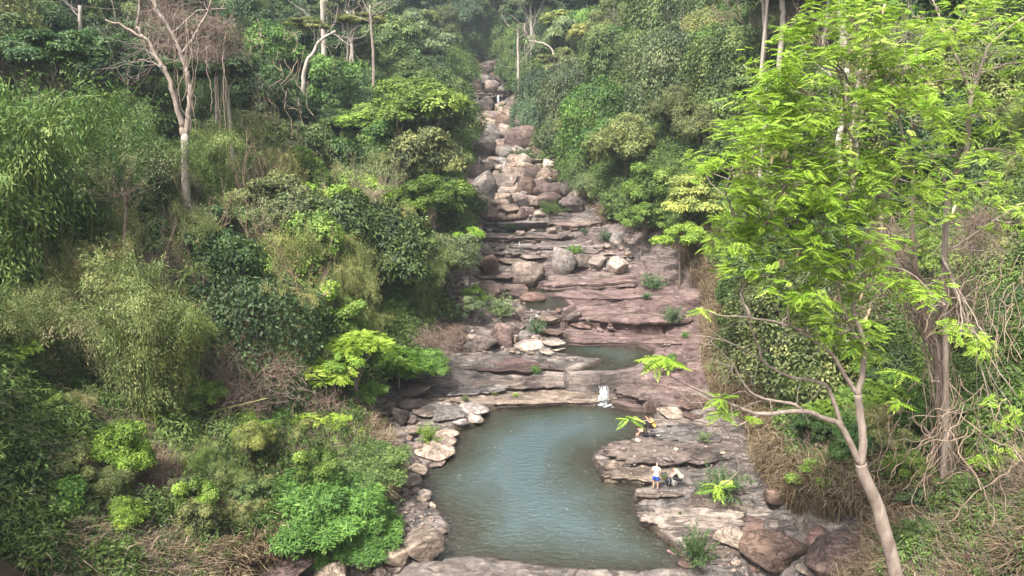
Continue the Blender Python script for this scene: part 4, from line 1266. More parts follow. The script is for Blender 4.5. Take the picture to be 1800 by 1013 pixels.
def bamboo(seed, ncul=24, nl=1000):
    """unit height clump: culms that arch outwards, leaves in drooping tufts"""
    rng = np.random.default_rng(seed)
    cul, lf = MB(), MB()
    for i in range(ncul):
        a = rng.uniform(0, 2 * math.pi)
        b = rng.uniform(0, .09)
        h = rng.uniform(.7, 1.05)
        o = rng.uniform(.05, .42) * h
        ctrl = [(math.cos(a) * b, math.sin(a) * b, -.03), (math.cos(a) * (b + o * .12), math.sin(a) * (b + o * .12), h * .4), (math.cos(a) * (b + o * .45), math.sin(a) * (b + o * .45), h * .8), (math.cos(a) * (b + o), math.sin(a) * (b + o), h * (.97 if o < .3 else .86))]
        pts = curve_pts(ctrl, 6)
        cul.tube(pts, np.linspace(.0075, .0015, len(pts)), 5, rng.uniform(.2, .9))
        n = nl
        t = rng.uniform(.3, 1, n) ** .8 * (len(pts) - 1)
        k = np.clip(t.astype(int), 0, len(pts) - 2)
        q = pts[k] + (pts[k + 1] - pts[k]) * (t - k)[:, None]
        # short side twigs
        tw = rng.integers(0, 22, n)
        twd = unit(np.random.default_rng(seed * 99 + i).normal(0, 1, (22, 3)) * [1, 1, .8])[tw]
        t = np.clip(rng.uniform(.28, 1, 22)[tw] * (len(pts) - 1) + rng.normal(0, .25, n), 0, len(pts) - 1.001)
        k = t.astype(int)
        q = pts[k] + (pts[k + 1] - pts[k]) * (t - k)[:, None]
        tl = rng.uniform(.01, .13, n)
        q = q + twd * tl[:, None] + np.array([0, 0, -1]) * (tl ** 2 * 1.8)[:, None] + rng.normal(0, .016, (n, 3))
        dd = twd * .7 + rng.normal(0, .35, (n, 3)) + np.array([0, 0, -.55])
        ct = rng.normal(.5, .14)
        leaves(lf, q, dd, twd + rng.normal(0, .5, (n, 3)) + [0, 0, .3], rng.uniform(.014, .027, n), rng.uniform(.0038, .006, n), np.clip(ct + rng.normal(0, .13, n), 0, 1), .15)
    return cul, lf


def vine_mound(seed, n=15000, drop=1.5):
    """a tree smothered in climbers: rounded top, hanging folds to the ground"""
    rng = np.random.default_rng(seed)
    mb = MB()
    a = rng.uniform(0, 2 * np.pi, n)
    u = rng.uniform(0, 1, n)
    top = u < .42
    # radius and height of the draped surface
    ph = rng.uniform(0, math.pi / 2, n)
    r = np.where(top, np.sin(ph), 1.0)
    z = np.where(top, np.cos(ph) * .6, -(u - .42) / .58 * drop)
    fold = 1 + .22 * vn(a * 2.2, z * .5, None, seed) + .16 * vn(a * 5, z * 1.2 + 9, None, seed + 1) + .12 * vn(a * 1.5 + 4, z * 3, None, seed + 2)
    flare = np.where(top, 1, 1 + .12 * (-z) + .0 * z)
    r = r * fold * flare
    x, y = np.cos(a) * r, np.sin(a) * r
    C = np.stack([x, y, z + .12 * vn(x * 3, y * 3, None, seed + 5)], -1)
    N = unit(np.stack([np.cos(a) * np.where(top, np.sin(ph), 1), np.sin(a) * np.where(top, np.sin(ph), 1), np.where(top, np.cos(ph), .25)], -1))
    C = C + N * rng.normal(0, .05, n)[:, None]
    st = .5 + .35 * vn(a * 3, z * 2, None, seed + 7)
    dd = rng.normal(0, .5, (n, 3)) + np.array([0, 0, -.6]) + N * .35
    leaves(mb, C, dd, N + rng.normal(0, .35, (n, 3)), rng.uniform(.05, .095, n), rng.uniform(.03, .055, n), np.clip(st + rng.normal(0, .14, n), 0, 1))
    return mb


def frond(mb, p, d, nrm, L, rng, tint, pairs=7, pw=.14, pl=.34, droop=.35):
    """one feather leaf: a rachis with paired leaflets"""
    p, d = np.asarray(p, float), unit(np.asarray(d, float))
    s = unit(np.cross(d, nrm))
    n2 = np.cross(s, d)
    t = (np.arange(pairs) + 1) / (pairs + .3)
    base = p + d * (t * L)[:, None] - np.array([0, 0, 1]) * (droop * L * t ** 2)[:, None]
    prof = np.sin(np.clip(t * 1.08, 0, 1) * math.pi) ** .5 * .75 + .3
    B, Dr, Ln = [], [], []
    for sg in (1, -1):
        B.append(base)
        Dr.append(s * sg + d * .45 - np.array([0, 0, .28]))
        Ln.append(L * pl * prof)
    B = np.concatenate(B + [base[-1:]])
    Dr = np.concatenate([np.broadcast_to(x, (pairs, 3)) for x in Dr] + [(d - [0, 0, .5])[None]])
    Ln = np.concatenate(Ln + [np.array([L * pl * .8])])
    Dr = Dr + rng.normal(0, .08, Dr.shape)
    leaves(mb, B, Dr, np.broadcast_to(n2, Dr.shape), Ln, L * pw, np.clip(tint + rng.normal(0, .05, len(B)), 0, 1), .12)


def feather_crown(seed, lobes, nfr, L, tv=.5, droop=.4, pairs=6):
    rng = np.random.default_rng(seed)
    mb = MB()
    area = np.array([r[0] * r[1] for c, r in lobes])
    for (c, r), n in zip(lobes, (nfr * area / area.sum()).astype(int)):
        lt = rng.normal(tv, .1)
        for k in range(n):
            d = sph(rng, 1, -.35)[0]
            q = np.array(c) + d * np.array(r) * rng.uniform(.6, 1.02)
            dd = unit(d * [1, 1, .35] + rng.normal(0, .4, 3))
            frond(mb, q, dd, np.array([0, 0, 1.]) + rng.normal(0, .2, 3), L * rng.uniform(.7, 1.2), rng, np.clip(lt + rng.normal(0, .1), 0, 1), pairs, .17, .34, droop)
    return mb


def tangle(seed, n=260, r=(1, 1, .7), thick=.008, curl=.35, seg=6, L=.8):
    rng = np.random.default_rng(seed)
    mb = MB()
    for i in range(n):
        p = sph(rng, 1, -.3)[0] * np.array(r) * rng.uniform(.1, .9)
        d = unit(rng.normal(0, 1, 3) + [0, 0, .3])
        pts = [p]
        for k in range(seg):
            d = unit(d + rng.normal(0, curl, 3) + [0, 0, -.06])
            pts.append(pts[-1] + d * L * rng.uniform(.6, 1.2) / seg)
        mb.tube(pts, np.linspace(thick * rng.uniform(.6, 1.4), thick * .4, seg + 1), 3, rng.uniform(.2, .8), cap=False)
    return mb


def grass_clump(seed, n=70, L=.8, Wd=.03, lean=.6):
    rng = np.random.default_rng(seed)
    mb = MB()
    for i in range(n):
        a = rng.uniform(0, 2 * math.pi)
        o = rng.uniform(0, .35)
        b = np.array([math.cos(a) * o, math.sin(a) * o, 0])
        a += rng.normal(0, .7)
        hd = np.array([math.cos(a), math.sin(a), 0])
        l = L * rng.uniform(.5, 1.2)
        ln = rng.uniform(.2, 1) * lean
        p = [b, b + hd * ln * l * .25 + [0, 0, l * .5], b + hd * ln * l * .6 + [0, 0, l * .8], b + hd * ln * l * 1.1 + [0, 0, l * (.9 - .3 * ln)]]
        s = np.array([-hd[1], hd[0], 0]) * Wd
        V = []
        for q, w in zip(p, (.6, 1, .8, .05)):
            V += [q - s * w * .5, q + s * w * .5]
        mb.add(np.array(V), [[0, 1, 3, 2], [2, 3, 5, 4], [4, 5, 7, 6]], np.clip(rng.normal(.5, .2), 0, 1))
    return mb


def tuft(seed, nst=46, per=34, L=.17, Wd=.03, up=.55):
    """a riverside bush: stems fan out of one foot, narrow leaves along them"""
    rng = np.random.default_rng(seed)
    mb = MB()
    for i in range(nst):
        a = rng.uniform(0, 2 * math.pi)
        e = rng.uniform(.08, 1.0) ** .8
        d = unit(np.array([math.cos(a) * (1 - e * .75), math.sin(a) * (1 - e * .75), .15 + e * up]))
        l = rng.uniform(.55, 1.1)
        pts = curve_pts([(0, 0, -.5), d * l * .5 + [0, 0, -.5], d * l * np.array([1.1, 1.1, .95]) + [0, 0, -.48]], 4) * [1, 1, 1.25]
        mb.tube(pts, np.linspace(.012, .004, len(pts)), 3, .15, False)
        t = rng.uniform(.28, 1, per) * (len(pts) - 1.01)
        k = t.astype(int)
        q = pts[k] + (pts[k + 1] - pts[k]) * (t - k)[:, None] + rng.normal(0, .035, (per, 3))
        dd = d + rng.normal(0, .75, (per, 3)) + [0, 0, .1]
        leaves(mb, q, dd, rng.normal(0, .5, (per, 3)) + [0, 0, 1], L * rng.uniform(.6, 1.2, per), Wd, np.clip(rng.normal(.5, .1) + rng.normal(0, .15, per), 0, 1))
    return mb


# shared crown meshes, unit radius
CR = {}
CR['tuft'] = [tuft(350 + i).mesh("foliage", M_LEAF) for i in range(4)]
CR['broad'] = [lobe_crown(200 + i, rand_lobes(200 + i, 18 + i, (.72, .72, .72), .15, .42, .85), 1500, 13, .085, .085, .042).mesh("crown", M_LEAF) for i in range(5)]
CR['fine'] = [lobe_crown(220 + i, rand_lobes(220 + i, 16, rmin=.22, rmax=.36), 1900, 13, .07, .062, .024, .15).mesh("crown", M_LEAF) for i in range(3)]
CR['layer'] = [lobe_crown(240 + i, rand_lobes(240 + i, 14, (.78, .78, .45), .22, .4, .38), 1300, 13, .085, .08, .04, .2, -.2).mesh("crown", M_LEAF) for i in range(3)]
CR['open'] = [lobe_crown(260 + i, rand_lobes(260 + i, 16, (.8, .8, .6), .14, .26, .7)[1:], 950, 13, .07, .085, .045, .3).mesh("crown", M_LEAF) for i in range(3)]
CR['vine'] = [vine_mound(280 + i).mesh("crown", M_LEAF) for i in range(4)]
CR['feather'] = [feather_crown(300 + i, rand_lobes(300 + i, 12, (.75, .75, .5), .22, .38, .5), 900, .22, .5).mesh("crown", M_LEAF_BRIGHT) for i in range(2)]
CR['willow'] = [lobe_crown(320 + i, rand_lobes(320 + i, 30, (.8, .8, .5), .13, .3, .8), 2300, 12, .06, .10, .019, .0, -.4, 1.2, .5).mesh("crown", M_LEAF) for i in range(3)]
TR = {'grey': [trunk_mesh("trunk", 400 + i, M_BARK) for i in range(4)], 'pale': [trunk_mesh("trunk", 410 + i, M_BARK_PALE, .016, .8, .3, 2, .03) for i in range(4)], 'dark': [trunk_mesh("trunk", 420 + i, M_BARK_DARK, .03, .45, .5, 2, .07) for i in range(3)]}
BARE = [bare_tree("branches", 430 + i, M_TWIG if i % 2 else M_BARK) for i in range(5)]
BAM = []
for i in range(4):
    c_, l_ = bamboo(500 + i)
    BAM.append((c_.mesh("culms", M_BAMBOO, True), l_.mesh("leaves", M_BAMBOO)))
TANG = [tangle(520 + i).mesh("twigs", M_TWIG) for i in range(3)]
GRASS = [grass_clump(540 + i).mesh("blades", M_BAMBOO) for i in range(3)]
DRYG = [grass_clump(550 + i, 90, .8, .022, .8).mesh("blades", M_LEAF_DRY) for i in range(3)]

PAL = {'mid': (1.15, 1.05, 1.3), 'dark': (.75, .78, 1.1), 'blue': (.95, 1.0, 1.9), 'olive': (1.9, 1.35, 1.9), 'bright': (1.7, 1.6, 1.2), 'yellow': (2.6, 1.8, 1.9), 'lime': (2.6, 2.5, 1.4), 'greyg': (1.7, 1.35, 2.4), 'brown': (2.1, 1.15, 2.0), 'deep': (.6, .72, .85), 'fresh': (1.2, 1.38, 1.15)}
NP_ = np.random.default_rng(77)


def tcol(name, v=.12):
    return tuple(np.array(PAL[name]) * NP_.uniform(1 - v, 1 + v) * NP_.uniform(.96, 1.04, 3))


def tree(x, y, kind, r, hc, colr, label, group=None, trunk='grey', flat=1.0, name='tree', cat='tree', variant=None, z=None, rz=None, lean=0.0):
    """hc: height of the crown's middle above the ground"""
    z = hz(x, y) if z is None else z
    root = empty(name, (x, y, z), RNG.uniform(0, 6.28) if rz is None else rz)
    tag(root, label, cat, group)
    ms = CR[kind]
    cr = obj("crown", ms[variant % len(ms)] if variant is not None else RNG.choice(ms), root, (lean, 0, hc), (0, 0, RNG.uniform(0, 6.28)), (r * RNG.uniform(.92, 1.08), r * RNG.uniform(.92, 1.08), r * flat))
    cr.color = (*tcol(colr), 1)
    if trunk:
        tr = obj("trunk", RNG.choice(TR[trunk]), root, None, (0, math.atan2(lean, max(hc, .1)), 0), (max(hc * .8, r) * 1.0,) * 2 + (hc + r * .35 * flat,))
        tr.color = (*np.array([1, 1, 1]) * RNG.uniform(.8, 1.1), 1)
    return root


def crown_at(px, py, rpx, D, kind, colr, label, trunk='grey', flat=.85, group=None, **kw):
    """a tree whose crown shows round (px, py) at forward distance D"""
    x, y, z = P(px, py, D)
    r = rpx * zc_of(D, z) / F
    g = hz(x, y)
    hc = z - g
    if hc < r * .35: hc = r * .35
    return tree(x, y, kind, r, hc, colr, label, group, trunk, flat, **kw)


def bamboo_at(px, pyb, hpx, colr, label, group=None, variant=0, D=None, cm=(1, 1, 1), wide=1.0):
    if D is None:
        hh = hit(px, pyb)
        x, y, z, zc = hh
    else:
        x = x_at(px, D, 5); z = hz(x, D); x = x_at(px, D, z); y = D; z = hz(x, y); zc = zc_of(D, z)
    h = hpx * zc / F / .93
    root = tag(empty("bamboo_clump", (x, y, z), RNG.uniform(0, 6.28)), label, "bamboo", group)
    c, l = BAM[variant % 4]
    a = obj("culms", c, root, scale=(h * wide, h * wide, h)); a.color = (.9, .95, .8, 1)
    b = obj("leaves", l, root, scale=(h * wide, h * wide, h)); b.color = (*cm, 1)
    return root


def foot(px, py):
    hh = hit(px, py)
    return hh


def shrub_at(px, pyb, wpx, hpx, kind, colr, label, group=None, name='shrub', stems=True, variant=None):
    x, y, z, zc = hit(px, pyb)
    r = wpx * .5 * zc / F
    h = hpx * zc / F * .9
    root = tag(empty(name, (x, y, z), RNG.uniform(0, 6.28)), label, "shrub", group)
    if kind == 'willow' and wpx < 130:
        kind = 'tuft'; stems = False; r *= 1.05; h *= 1.2
    ms = CR[kind]
    cr = obj("foliage", ms[variant % len(ms)] if variant is not None else RNG.choice(ms), root, (0, 0, h * .5), (0, 0, RNG.uniform(0, 6)), (r, r, h * .62))
    cr.color = (*(np.array(tcol(colr, .06)) * 1.35), 1)
    if stems:
        s = obj("stems", RNG.choice(TR['dark']), root, None, None, (h * .8, h * .8, h * .8))
    return root

# ------------------------------------------------------------------ named trees
T = [
 # px, py, rpx, D, kind, colour, trunk, flat, label
 (742, 190, 82, 80, 'broad', 'bright', 'dark', .62, "spreading bright green tree leaning over the upper cascade"),
 (690, 250, 56, 79, 'broad', 'fresh', 'grey', .8, "fresh green tree below the spreading bright one"),
 (640, 222, 46, 86, 'layer', 'lime', 'grey', .8, "light green tree in layers beside the slender leaning pale trunk"),
 (590, 215, 42, 90, 'layer', 'bright', 'grey', .9, "tiered green tree next to the light green layered one"),
 (775, 290, 58, 74, 'fine', 'olive', 'dark', .75, "olive grey fine leaved tree beside the lower cascade"),
 (760, 352, 66, 70, 'broad', 'bright', 'grey', .6, "bright leaved tree in front of the olive grey one"),
 (800, 340, 40, 73, 'fine', 'dark', 'dark', 1.0, "dark shady tree at the edge of the lower cascade"),
 (770, 455, 78, 64, 'fine', 'greyg', 'grey', .85, "large soft grey green tree beside the water ledges"),
 (824, 425, 32, 68, 'open', 'lime', 'grey', .9, "small light green tree in front of the black boulder"),
 (700, 415, 52, 67, 'broad', 'deep', 'dark', .9, "dark green tree behind the soft grey green one"),
 (702, 520, 44, 58, 'broad', 'fresh', 'dark', 1.3, "climber covered emerald tree left of the heap of boulders"),
 (710, 135, 60, 105, 'vine', 'mid', None, .8, "rounded tree under climbers behind the spreading bright one"),
 (650, 165, 50, 100, 'broad', 'mid', 'grey', .8, "mid green tree at the foot of the two parallel pale trunks"),
 (610, 300, 60, 75, 'fine', 'mid', 'grey', .8, "mid green tree above the small bare radial tree"),
 (540, 270, 60, 78, 'broad', 'dark', 'dark', .9, "dark tree at the foot of the slender leaning pale trunk"),
 (480, 200, 70, 84, 'broad', 'deep', 'dark', 1.0, "deep green tree between the great forked tree and the pale leaning trunk"),
 (440, 300, 60, 66, 'vine', 'olive', None, 1.1, "olive curtain of climbers right of the great forked trunk"),
 (425, 420, 50, 56, 'vine', 'olive', None, .9, "pale olive climber mound at the foot of the great forked tree"),
 (200, 110, 75, 66, 'broad', 'deep', 'dark', .8, "deep green tree around the thin pale trunk"),
 (60, 90, 85, 50, 'layer', 'deep', 'dark', .8, "dark open tree in the upper corner of the near slope"),
 (150, 260, 60, 60, 'broad', 'mid', 'dark', .9, "mid green tree above the drooping bamboo"),
 (230, 340, 60, 54, 'fine', 'dark', 'dark', .9, "dark fine leaved tree behind the tall spindly bare tree"),
 (480, 110, 60, 96, 'broad', 'fresh', 'grey', 1.0, "tall fresh green tree beside the flat topped yellow one"),
 (545, 45, 38, 88, 'layer', 'yellow', None, .5, "flat topped yellow green crown on the slender leaning tree"),
 (620, 35, 44, 100, 'layer', 'yellow', 'pale', .5, "flat topped yellow green tree on two straight pale stems"),
 (560, 640, 66, 41, 'layer', 'lime', 'grey', .8, None),
 (95, 640, 56, 37, 'broad', 'fresh', 'dark', .8, "emerald bush on the slope below the drooping bamboo"),
 (500, 470, 55, 52, 'broad', 'bright', 'grey', .9, "light green tree below the pale yellow bamboo plume"),
 (450, 540, 60, 46, 'open', 'bright', 'grey', 1.0, "loose light green tree beside the brown tangle"),
 (590, 560, 60, 48, 'open', 'bright', 'grey', .9, "loose bright tree above the lime coloured feathery one"),
 (640, 470, 50, 56, 'fine', 'olive', 'grey', .9, "olive leaved tree around the spindly pale stem"),
 (380, 470, 60, 50, 'broad', 'mid', 'grey', .9, "green tree above the brown tangle"),
 (700, 640, 70, 49, 'open', 'fresh', 'dark', .8, None),
 (745, 640, 52, 50, 'fine', 'fresh', 'dark', .75, "dense green bush overhanging the black boulder and the ledge"),
 # right slope
 (1165, 60, 34, 120, 'layer', 'lime', 'grey', 1.25, "bright lime green layered tree on the opposite ridge"),
 (1240, 75, 60, 100, 'vine', 'olive', None, .7, "domed tree under pale climbers on the ridge"),
 (1000, 45, 50, 150, 'layer', 'yellow', 'grey', .8, "yellow olive tree on the far ridge"),
 (1040, 60, 40, 135, 'layer', 'yellow', 'grey', .8, "yellow olive tree beside the bare forked one on the ridge"),
 (1085, 35, 36, 130, 'broad', 'mid', 'pale', 1.1, "tall green tree on straight pale stems on the ridge"),
 (1100, 160, 60, 108, 'vine', 'fresh', None, .9, "green climber mound on the shoulder of the slope"),
 (1030, 150, 50, 118, 'vine', 'mid', None, 1.0, "rounded climber mound nearest the gorge"),
 (1155, 130, 50, 106, 'broad', 'fresh', 'dark', .9, "leafy tree on the shoulder below the lime one"),
 (1150, 210, 42, 96, 'broad', 'fresh', None, .9, "small bright tree standing out of the climber slope"),
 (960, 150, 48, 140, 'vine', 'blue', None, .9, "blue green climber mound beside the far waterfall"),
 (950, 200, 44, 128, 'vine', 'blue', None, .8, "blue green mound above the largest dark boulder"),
 (990, 225, 46, 118, 'vine', 'mid', None, 1.1, "dark hollowed climber wall beside the middle cascade"),
 (1060, 250, 56, 105, 'vine', 'olive', None, 1.0, "brownish climber wall above the lower cascade"),
 (1040, 330, 44, 92, 'fine', 'greyg', 'dark', .8, "grey green bush beside the dark pair of boulders"),
 (1230, 350, 66, 72, 'layer', 'yellow', 'grey', .9, "pale green tree with white flecked leaves above the reeds"),
 (1150, 330, 52, 80, 'broad', 'bright', 'dark', .9, "bright bush beside the upper red rock"),
 (1130, 385, 42, 76, 'open', 'bright', 'dark', .8, "leafy bush at the end of the water ledges"),
 (1200, 420, 50, 68, 'open', 'lime', 'dark', .8, "lime bush above the red terrace"),
 (1330, 520, 62, 54, 'broad', 'fresh', 'dark', 1.0, "dense emerald bush behind the grey arching limb"),
 (1420, 790, 42, 37, 'broad', 'fresh', 'dark', .9, "round emerald bush left of the forked trunk"),
 (1380, 640, 50, 44, 'broad', 'dark', 'dark', .9, "dark bush behind the bare limbs"),
 (1560, 760, 66, 38, 'broad', 'dark', 'dark', 1.1, "dark leafy thicket right of the forked trunk"),
 (1600, 660, 70, 42, 'broad', 'deep', 'dark', 1.0, "deep green thicket behind the forked tree"),
 (1740, 620, 80, 36, 'broad', 'dark', 'dark', 1.1, "dark thicket at the edge of the view under the hanging vines"),
 (1770, 470, 70, 40, 'vine', 'olive', None, 1.0, "olive vine curtain at the edge of the view"),
 (1500, 560, 70, 46, 'fine', 'deep', 'dark', 1.0, "deep green bush wall behind the twin upright limbs"),
]
for px, py, rp, D, kd, co, tk, fl, lab in T:
    if lab is None: continue
    crown_at(px, py, rp, D, kd, co, lab, tk, fl)

# feathery lime trees on the near slope
def feather_at(px, py, rpx, D, label, cm=(1, 1, 1), flat=.75, v=0):
    x, y, z = P(px, py, D)
    r = rpx * zc_of(D, z) / F
    g = hz(x, y)
    root = tag(empty("feathery_tree", (x, y, g)), label, "tree")
    c = obj("crown", CR['feather'][v], root, (0, 0, max(z - g, r * .4)), (0, 0, RNG.uniform(0, 6)), (r, r, r * flat)); c.color = (*cm, 1)
    t = obj("trunk", RNG.choice(TR['grey']), root, scale=(max(z - g, r),) * 3)
    return root
feather_at(625, 605, 58, 44, "lime feathery tree above the dark bush by the ledge", (1.1, 1.0, 1.2), .7)
feather_at(560, 650, 55, 42, "lime feathery tree with drooping sprays over dry brush", (1.1, 1.0, 1.2), .7, 1)
feather_at(535, 745, 32, 38, "low pale lime sapling in front of the dry brush", (1.4, 1.2, 1.6), .8, 1)
feather_at(590, 740, 26, 38.5, "small pale lime sapling beside the big dark purple boulder", (1.4, 1.2, 1.6), .6)
feather_at(700, 630, 52, 49, "drooping green feathery tree over the dense bush at the ledge", (.55, .62, .9), .8)
feather_at(650, 690, 30, 44, "small green feathery sapling left of the overhanging bush", (.5, .62, .9), .9, 1)

# ------------------------------------------------------------------ bamboo
for i, (px, pyb, h, D, cm, lab, wd) in enumerate([
 (120, 640, 420, 40, (.75, .95, .8), "tall drooping green bamboo at the edge of the near slope", 1.0),
 (30, 700, 460, 37, (.8, 1.0, .8), "tallest drooping bamboo, cut off by the edge of the view", 1.0),
 (195, 560, 330, 46, (.6, .8, .75), "dark drooping bamboo behind the tall spindly bare tree", 1.0),
 (285, 815, 330, 34, (1.35, 1.25, 1.5), "pale yellow green bamboo clump rising over the dry scrub", .8),
 (235, 800, 240, 35, (1.5, 1.25, 2.0), "straw coloured bamboo clump beside the pale yellow green one", .9),
 (330, 800, 260, 35.5, (1.5, 1.3, 1.3), "yellowing bamboo with green stems beside the brown tangle", .7),
 (520, 560, 210, 50, (1.9, 1.5, 1.7), "pale yellow bamboo plume above the loose light green trees", 1.0),
 (450, 520, 160, 56, (1.2, 1.2, 1.2), "olive bamboo left of the pale yellow plume", 1.1),
 (400, 430, 200, 60, (.9, 1.0, .9), "hanging bamboo under the lianas of the great forked tree", 1.0),
 (355, 300, 160, 72, (.7, .8, .8), "dark bamboo behind the great forked trunk", 1.1),
 (60, 420, 200, 52, (.8, .95, .8), "high bamboo above the tallest drooping one", 1.1),
 (300, 420, 170, 58, (.8, .9, .9), "low bamboo just left of the great forked trunk", 1.1),
 (130, 700, 200, 37, (1.2, 1.05, 1.4), "short dull bamboo in front of the tall drooping one", 1.1),
 (60, 780, 190, 33, (1.0, .9, 1.1), "short dull bamboo above the leafy corner shrubs", 1.2),
 (640, 620, 110, 50, (1.1, 1.0, 1.1), "thin bamboo behind the lime feathery tree", 1.0)]):
    bamboo_at(px, pyb, h, None, lab, variant=i, D=D, cm=cm, wide=wd)

# ------------------------------------------------------------------ shrubs at the water
S = [
 (560, 945, 230, 120, 'willow', 'fresh', "nearest mound of the bright willow-leaved shrub beside the pool"),
 (640, 880, 170, 95, 'willow', 'mid', "upper mound of the bright willow-leaved shrub under the stones"),
 (500, 905, 170, 80, 'willow', 'fresh', "far spreading mound of the bright willow-leaved shrub"),
 (620, 975, 190, 95, 'willow', 'fresh', "lowest mound of the bright willow-leaved shrub by the cream boulder"),
 (680, 905, 60, 60, 'willow', 'greyg', "greyish end of the willow-leaved shrub at the shingle"),
 (755, 782, 48, 44, 'willow', 'bright', "little feathery bush among the beige slabs of the bank"),
 (1268, 872, 115, 55, 'willow', 'dark', "long dark bush on the rock beside the crouching visitor"),
 (1237, 777, 34, 24, 'willow', 'greyg', "small thin bush on the rock above the standing man"),
 (1222, 1000, 74, 92, 'willow', 'dark', "dark upright bush at the near corner of the pool"),
 (1195, 905, 10, 8, 'willow', 'mid', "tuft on the pale rock above the dark upright bush"),
 (1146, 510, 54, 32, 'willow', 'blue', "blue green bush on the red terrace"),
 (1136, 526, 24, 14, 'willow', 'blue', "small offshoot in front of the blue green bush"),
 (1183, 570, 46, 38, 'willow', 'blue', "bush with a bright green top on the red slope"),
 (1205, 594, 22, 12, 'willow', 'fresh', "little round bush on the red slope under the bare twigs"),
 (942, 590, 40, 34, 'willow', 'blue', "dark round bush beside the dark little fall"),
 (1010, 447, 36, 20, 'willow', 'fresh', "green bush behind the upright grey boulder"),
 (1063, 425, 34, 22, 'willow', 'blue', "dark bush in front of the thin leaning slab"),
 (1027, 412, 22, 14, 'willow', 'blue', "small dark bush at the end of the long ledge"),
 (900, 404, 30, 12, 'willow', 'deep', "small dark bush on the face of the long ledge"),
 (968, 378, 60, 26, 'willow', 'mid', "bush at the foot of the dark pair of boulders"),
 (922, 287, 62, 30, 'willow', 'deep', "dark bush in front of the largest dark brown boulder"),
 (958, 305, 40, 22, 'willow', 'deep', "low bush between the two long pink slabs"),
 (884, 315, 32, 18, 'willow', 'deep', "dark bush in the middle of the lower cascade"),
 (858, 305, 24, 18, 'willow', 'blue', "blue green bush among the rocks near the fallen white trunk"),
 (832, 242, 40, 16, 'willow', 'blue', "flat blue green bush over the big smooth grey boulder"),
 (886, 205, 34, 24, 'willow', 'blue', "blue green bush beside the far waterfall"),
 (830, 570, 60, 52, 'open', 'greyg', "tall pale shrub growing on the heap behind the ledge"),
 (880, 560, 70, 46, 'willow', 'greyg', "twiggy grey green shrub in front of the great dark purple boulder"),
 (835, 535, 50, 36, 'open', 'bright', "bright shrub under the soft grey green tree"),
 (775, 560, 60, 38, 'open', 'mid', "leafy shrub on the flat grey boulder above the heap"),
 (942, 656, 26, 15, 'willow', 'fresh', "small green tuft on the grey ledge"),
 (906, 698, 14, 9, 'willow', 'lime', "yellow green tuft low on the grey ledge, the one nearer the fall"),
 (870, 695, 12, 8, 'willow', 'yellow', "yellowish tuft low on the grey ledge, the one farther from the fall"),
 (817, 706, 20, 14, 'willow', 'greyg', "grey tuft on the flat slabs at the ledge"),
 (1165, 652, 56, 34, 'open', 'fresh', "bright bush at the end of the green pool behind bare twigs"),
 (1168, 843, 14, 12, 'willow', 'olive', "tuft of grass between the standing man and the black bag"),
 (470, 820, 50, 40, 'broad', 'fresh', "fresh green bush in the dry scrub above the willow-leaved shrub"),
 (395, 845, 60, 40, 'open', 'bright', "leafy bush in the dry scrub under the bamboo"),
 (60, 960, 170, 110, 'broad', 'fresh', "leafy corner shrub with small round leaves, the larger one"),
 (150, 1005, 120, 60, 'broad', 'fresh', "leafy corner shrub beside the larger one"),
 (300, 1010, 140, 60, 'open', 'bright', "light green shrub at the bottom of the dry scrub"),
 (370, 1012, 70, 46, 'open', 'bright', "light green shrub beside the broad dark rock"),
 (25, 890, 90, 60, 'open', 'bright', "yellow green shrub at the edge above the leafy corner"),
 (1430, 860, 100, 70, 'open', 'bright', "leafy twigs over the brown boulder on the bank"),
 (1580, 985, 60, 50, 'open', 'fresh', "green plant behind the great dark dome"),
 (1640, 960, 90, 80, 'open', 'fresh', "leafy shrub beside the rounded brown boulder"),
 (1760, 870, 110, 120, 'open', 'bright', "bright leafed shrub among the twisted vines"),
 (1700, 1005, 120, 70, 'open', 'mid', "low shrub under the twisted vines"),
]
for e in S:
    shrub_at(e[0], e[1], e[2], e[3], e[4], e[5], e[6], name='shrub' if e[2] > 25 else 'grass_tuft')

# ------------------------------------------------------------------ great forked tree on the near slope and its neighbours
def path_tube(mb, path, D, w, sides=8, dz=0.0, rng=None, n=5, wob=0.0):
    """path: picture points with optional distance; w: (start, end) radius in metres"""
    pts = [P(p[0], p[1], p[2] if len(p) > 2 else D) for p in path]
    c = curve_pts(pts, n, wob, rng)
    mb.tube(c, np.linspace(w[0], w[1], len(c)), sides, .5)
    return c


def twigs_from(mb, c, rng, n, L, r, depth=2, spread=.8, up=.1, tips=None, t0=.3):
    for i in range(n):
        k = int(rng.uniform(t0, 1) * (len(c) - 1))
        k = min(k, len(c) - 2)
        d = unit(c[k + 1] - c[k])
        a = unit(np.cross(d, rng.normal(0, 1, 3)))
        limb(mb, c[k], d * .4 + a, L * rng.uniform(.6, 1.2), r, depth, rng, spread, up, .7, 2, tips, 4)


def local(mb_mesh, root):
    mb_mesh.transform(Matrix.Translation(-root.location))
    return mb_mesh

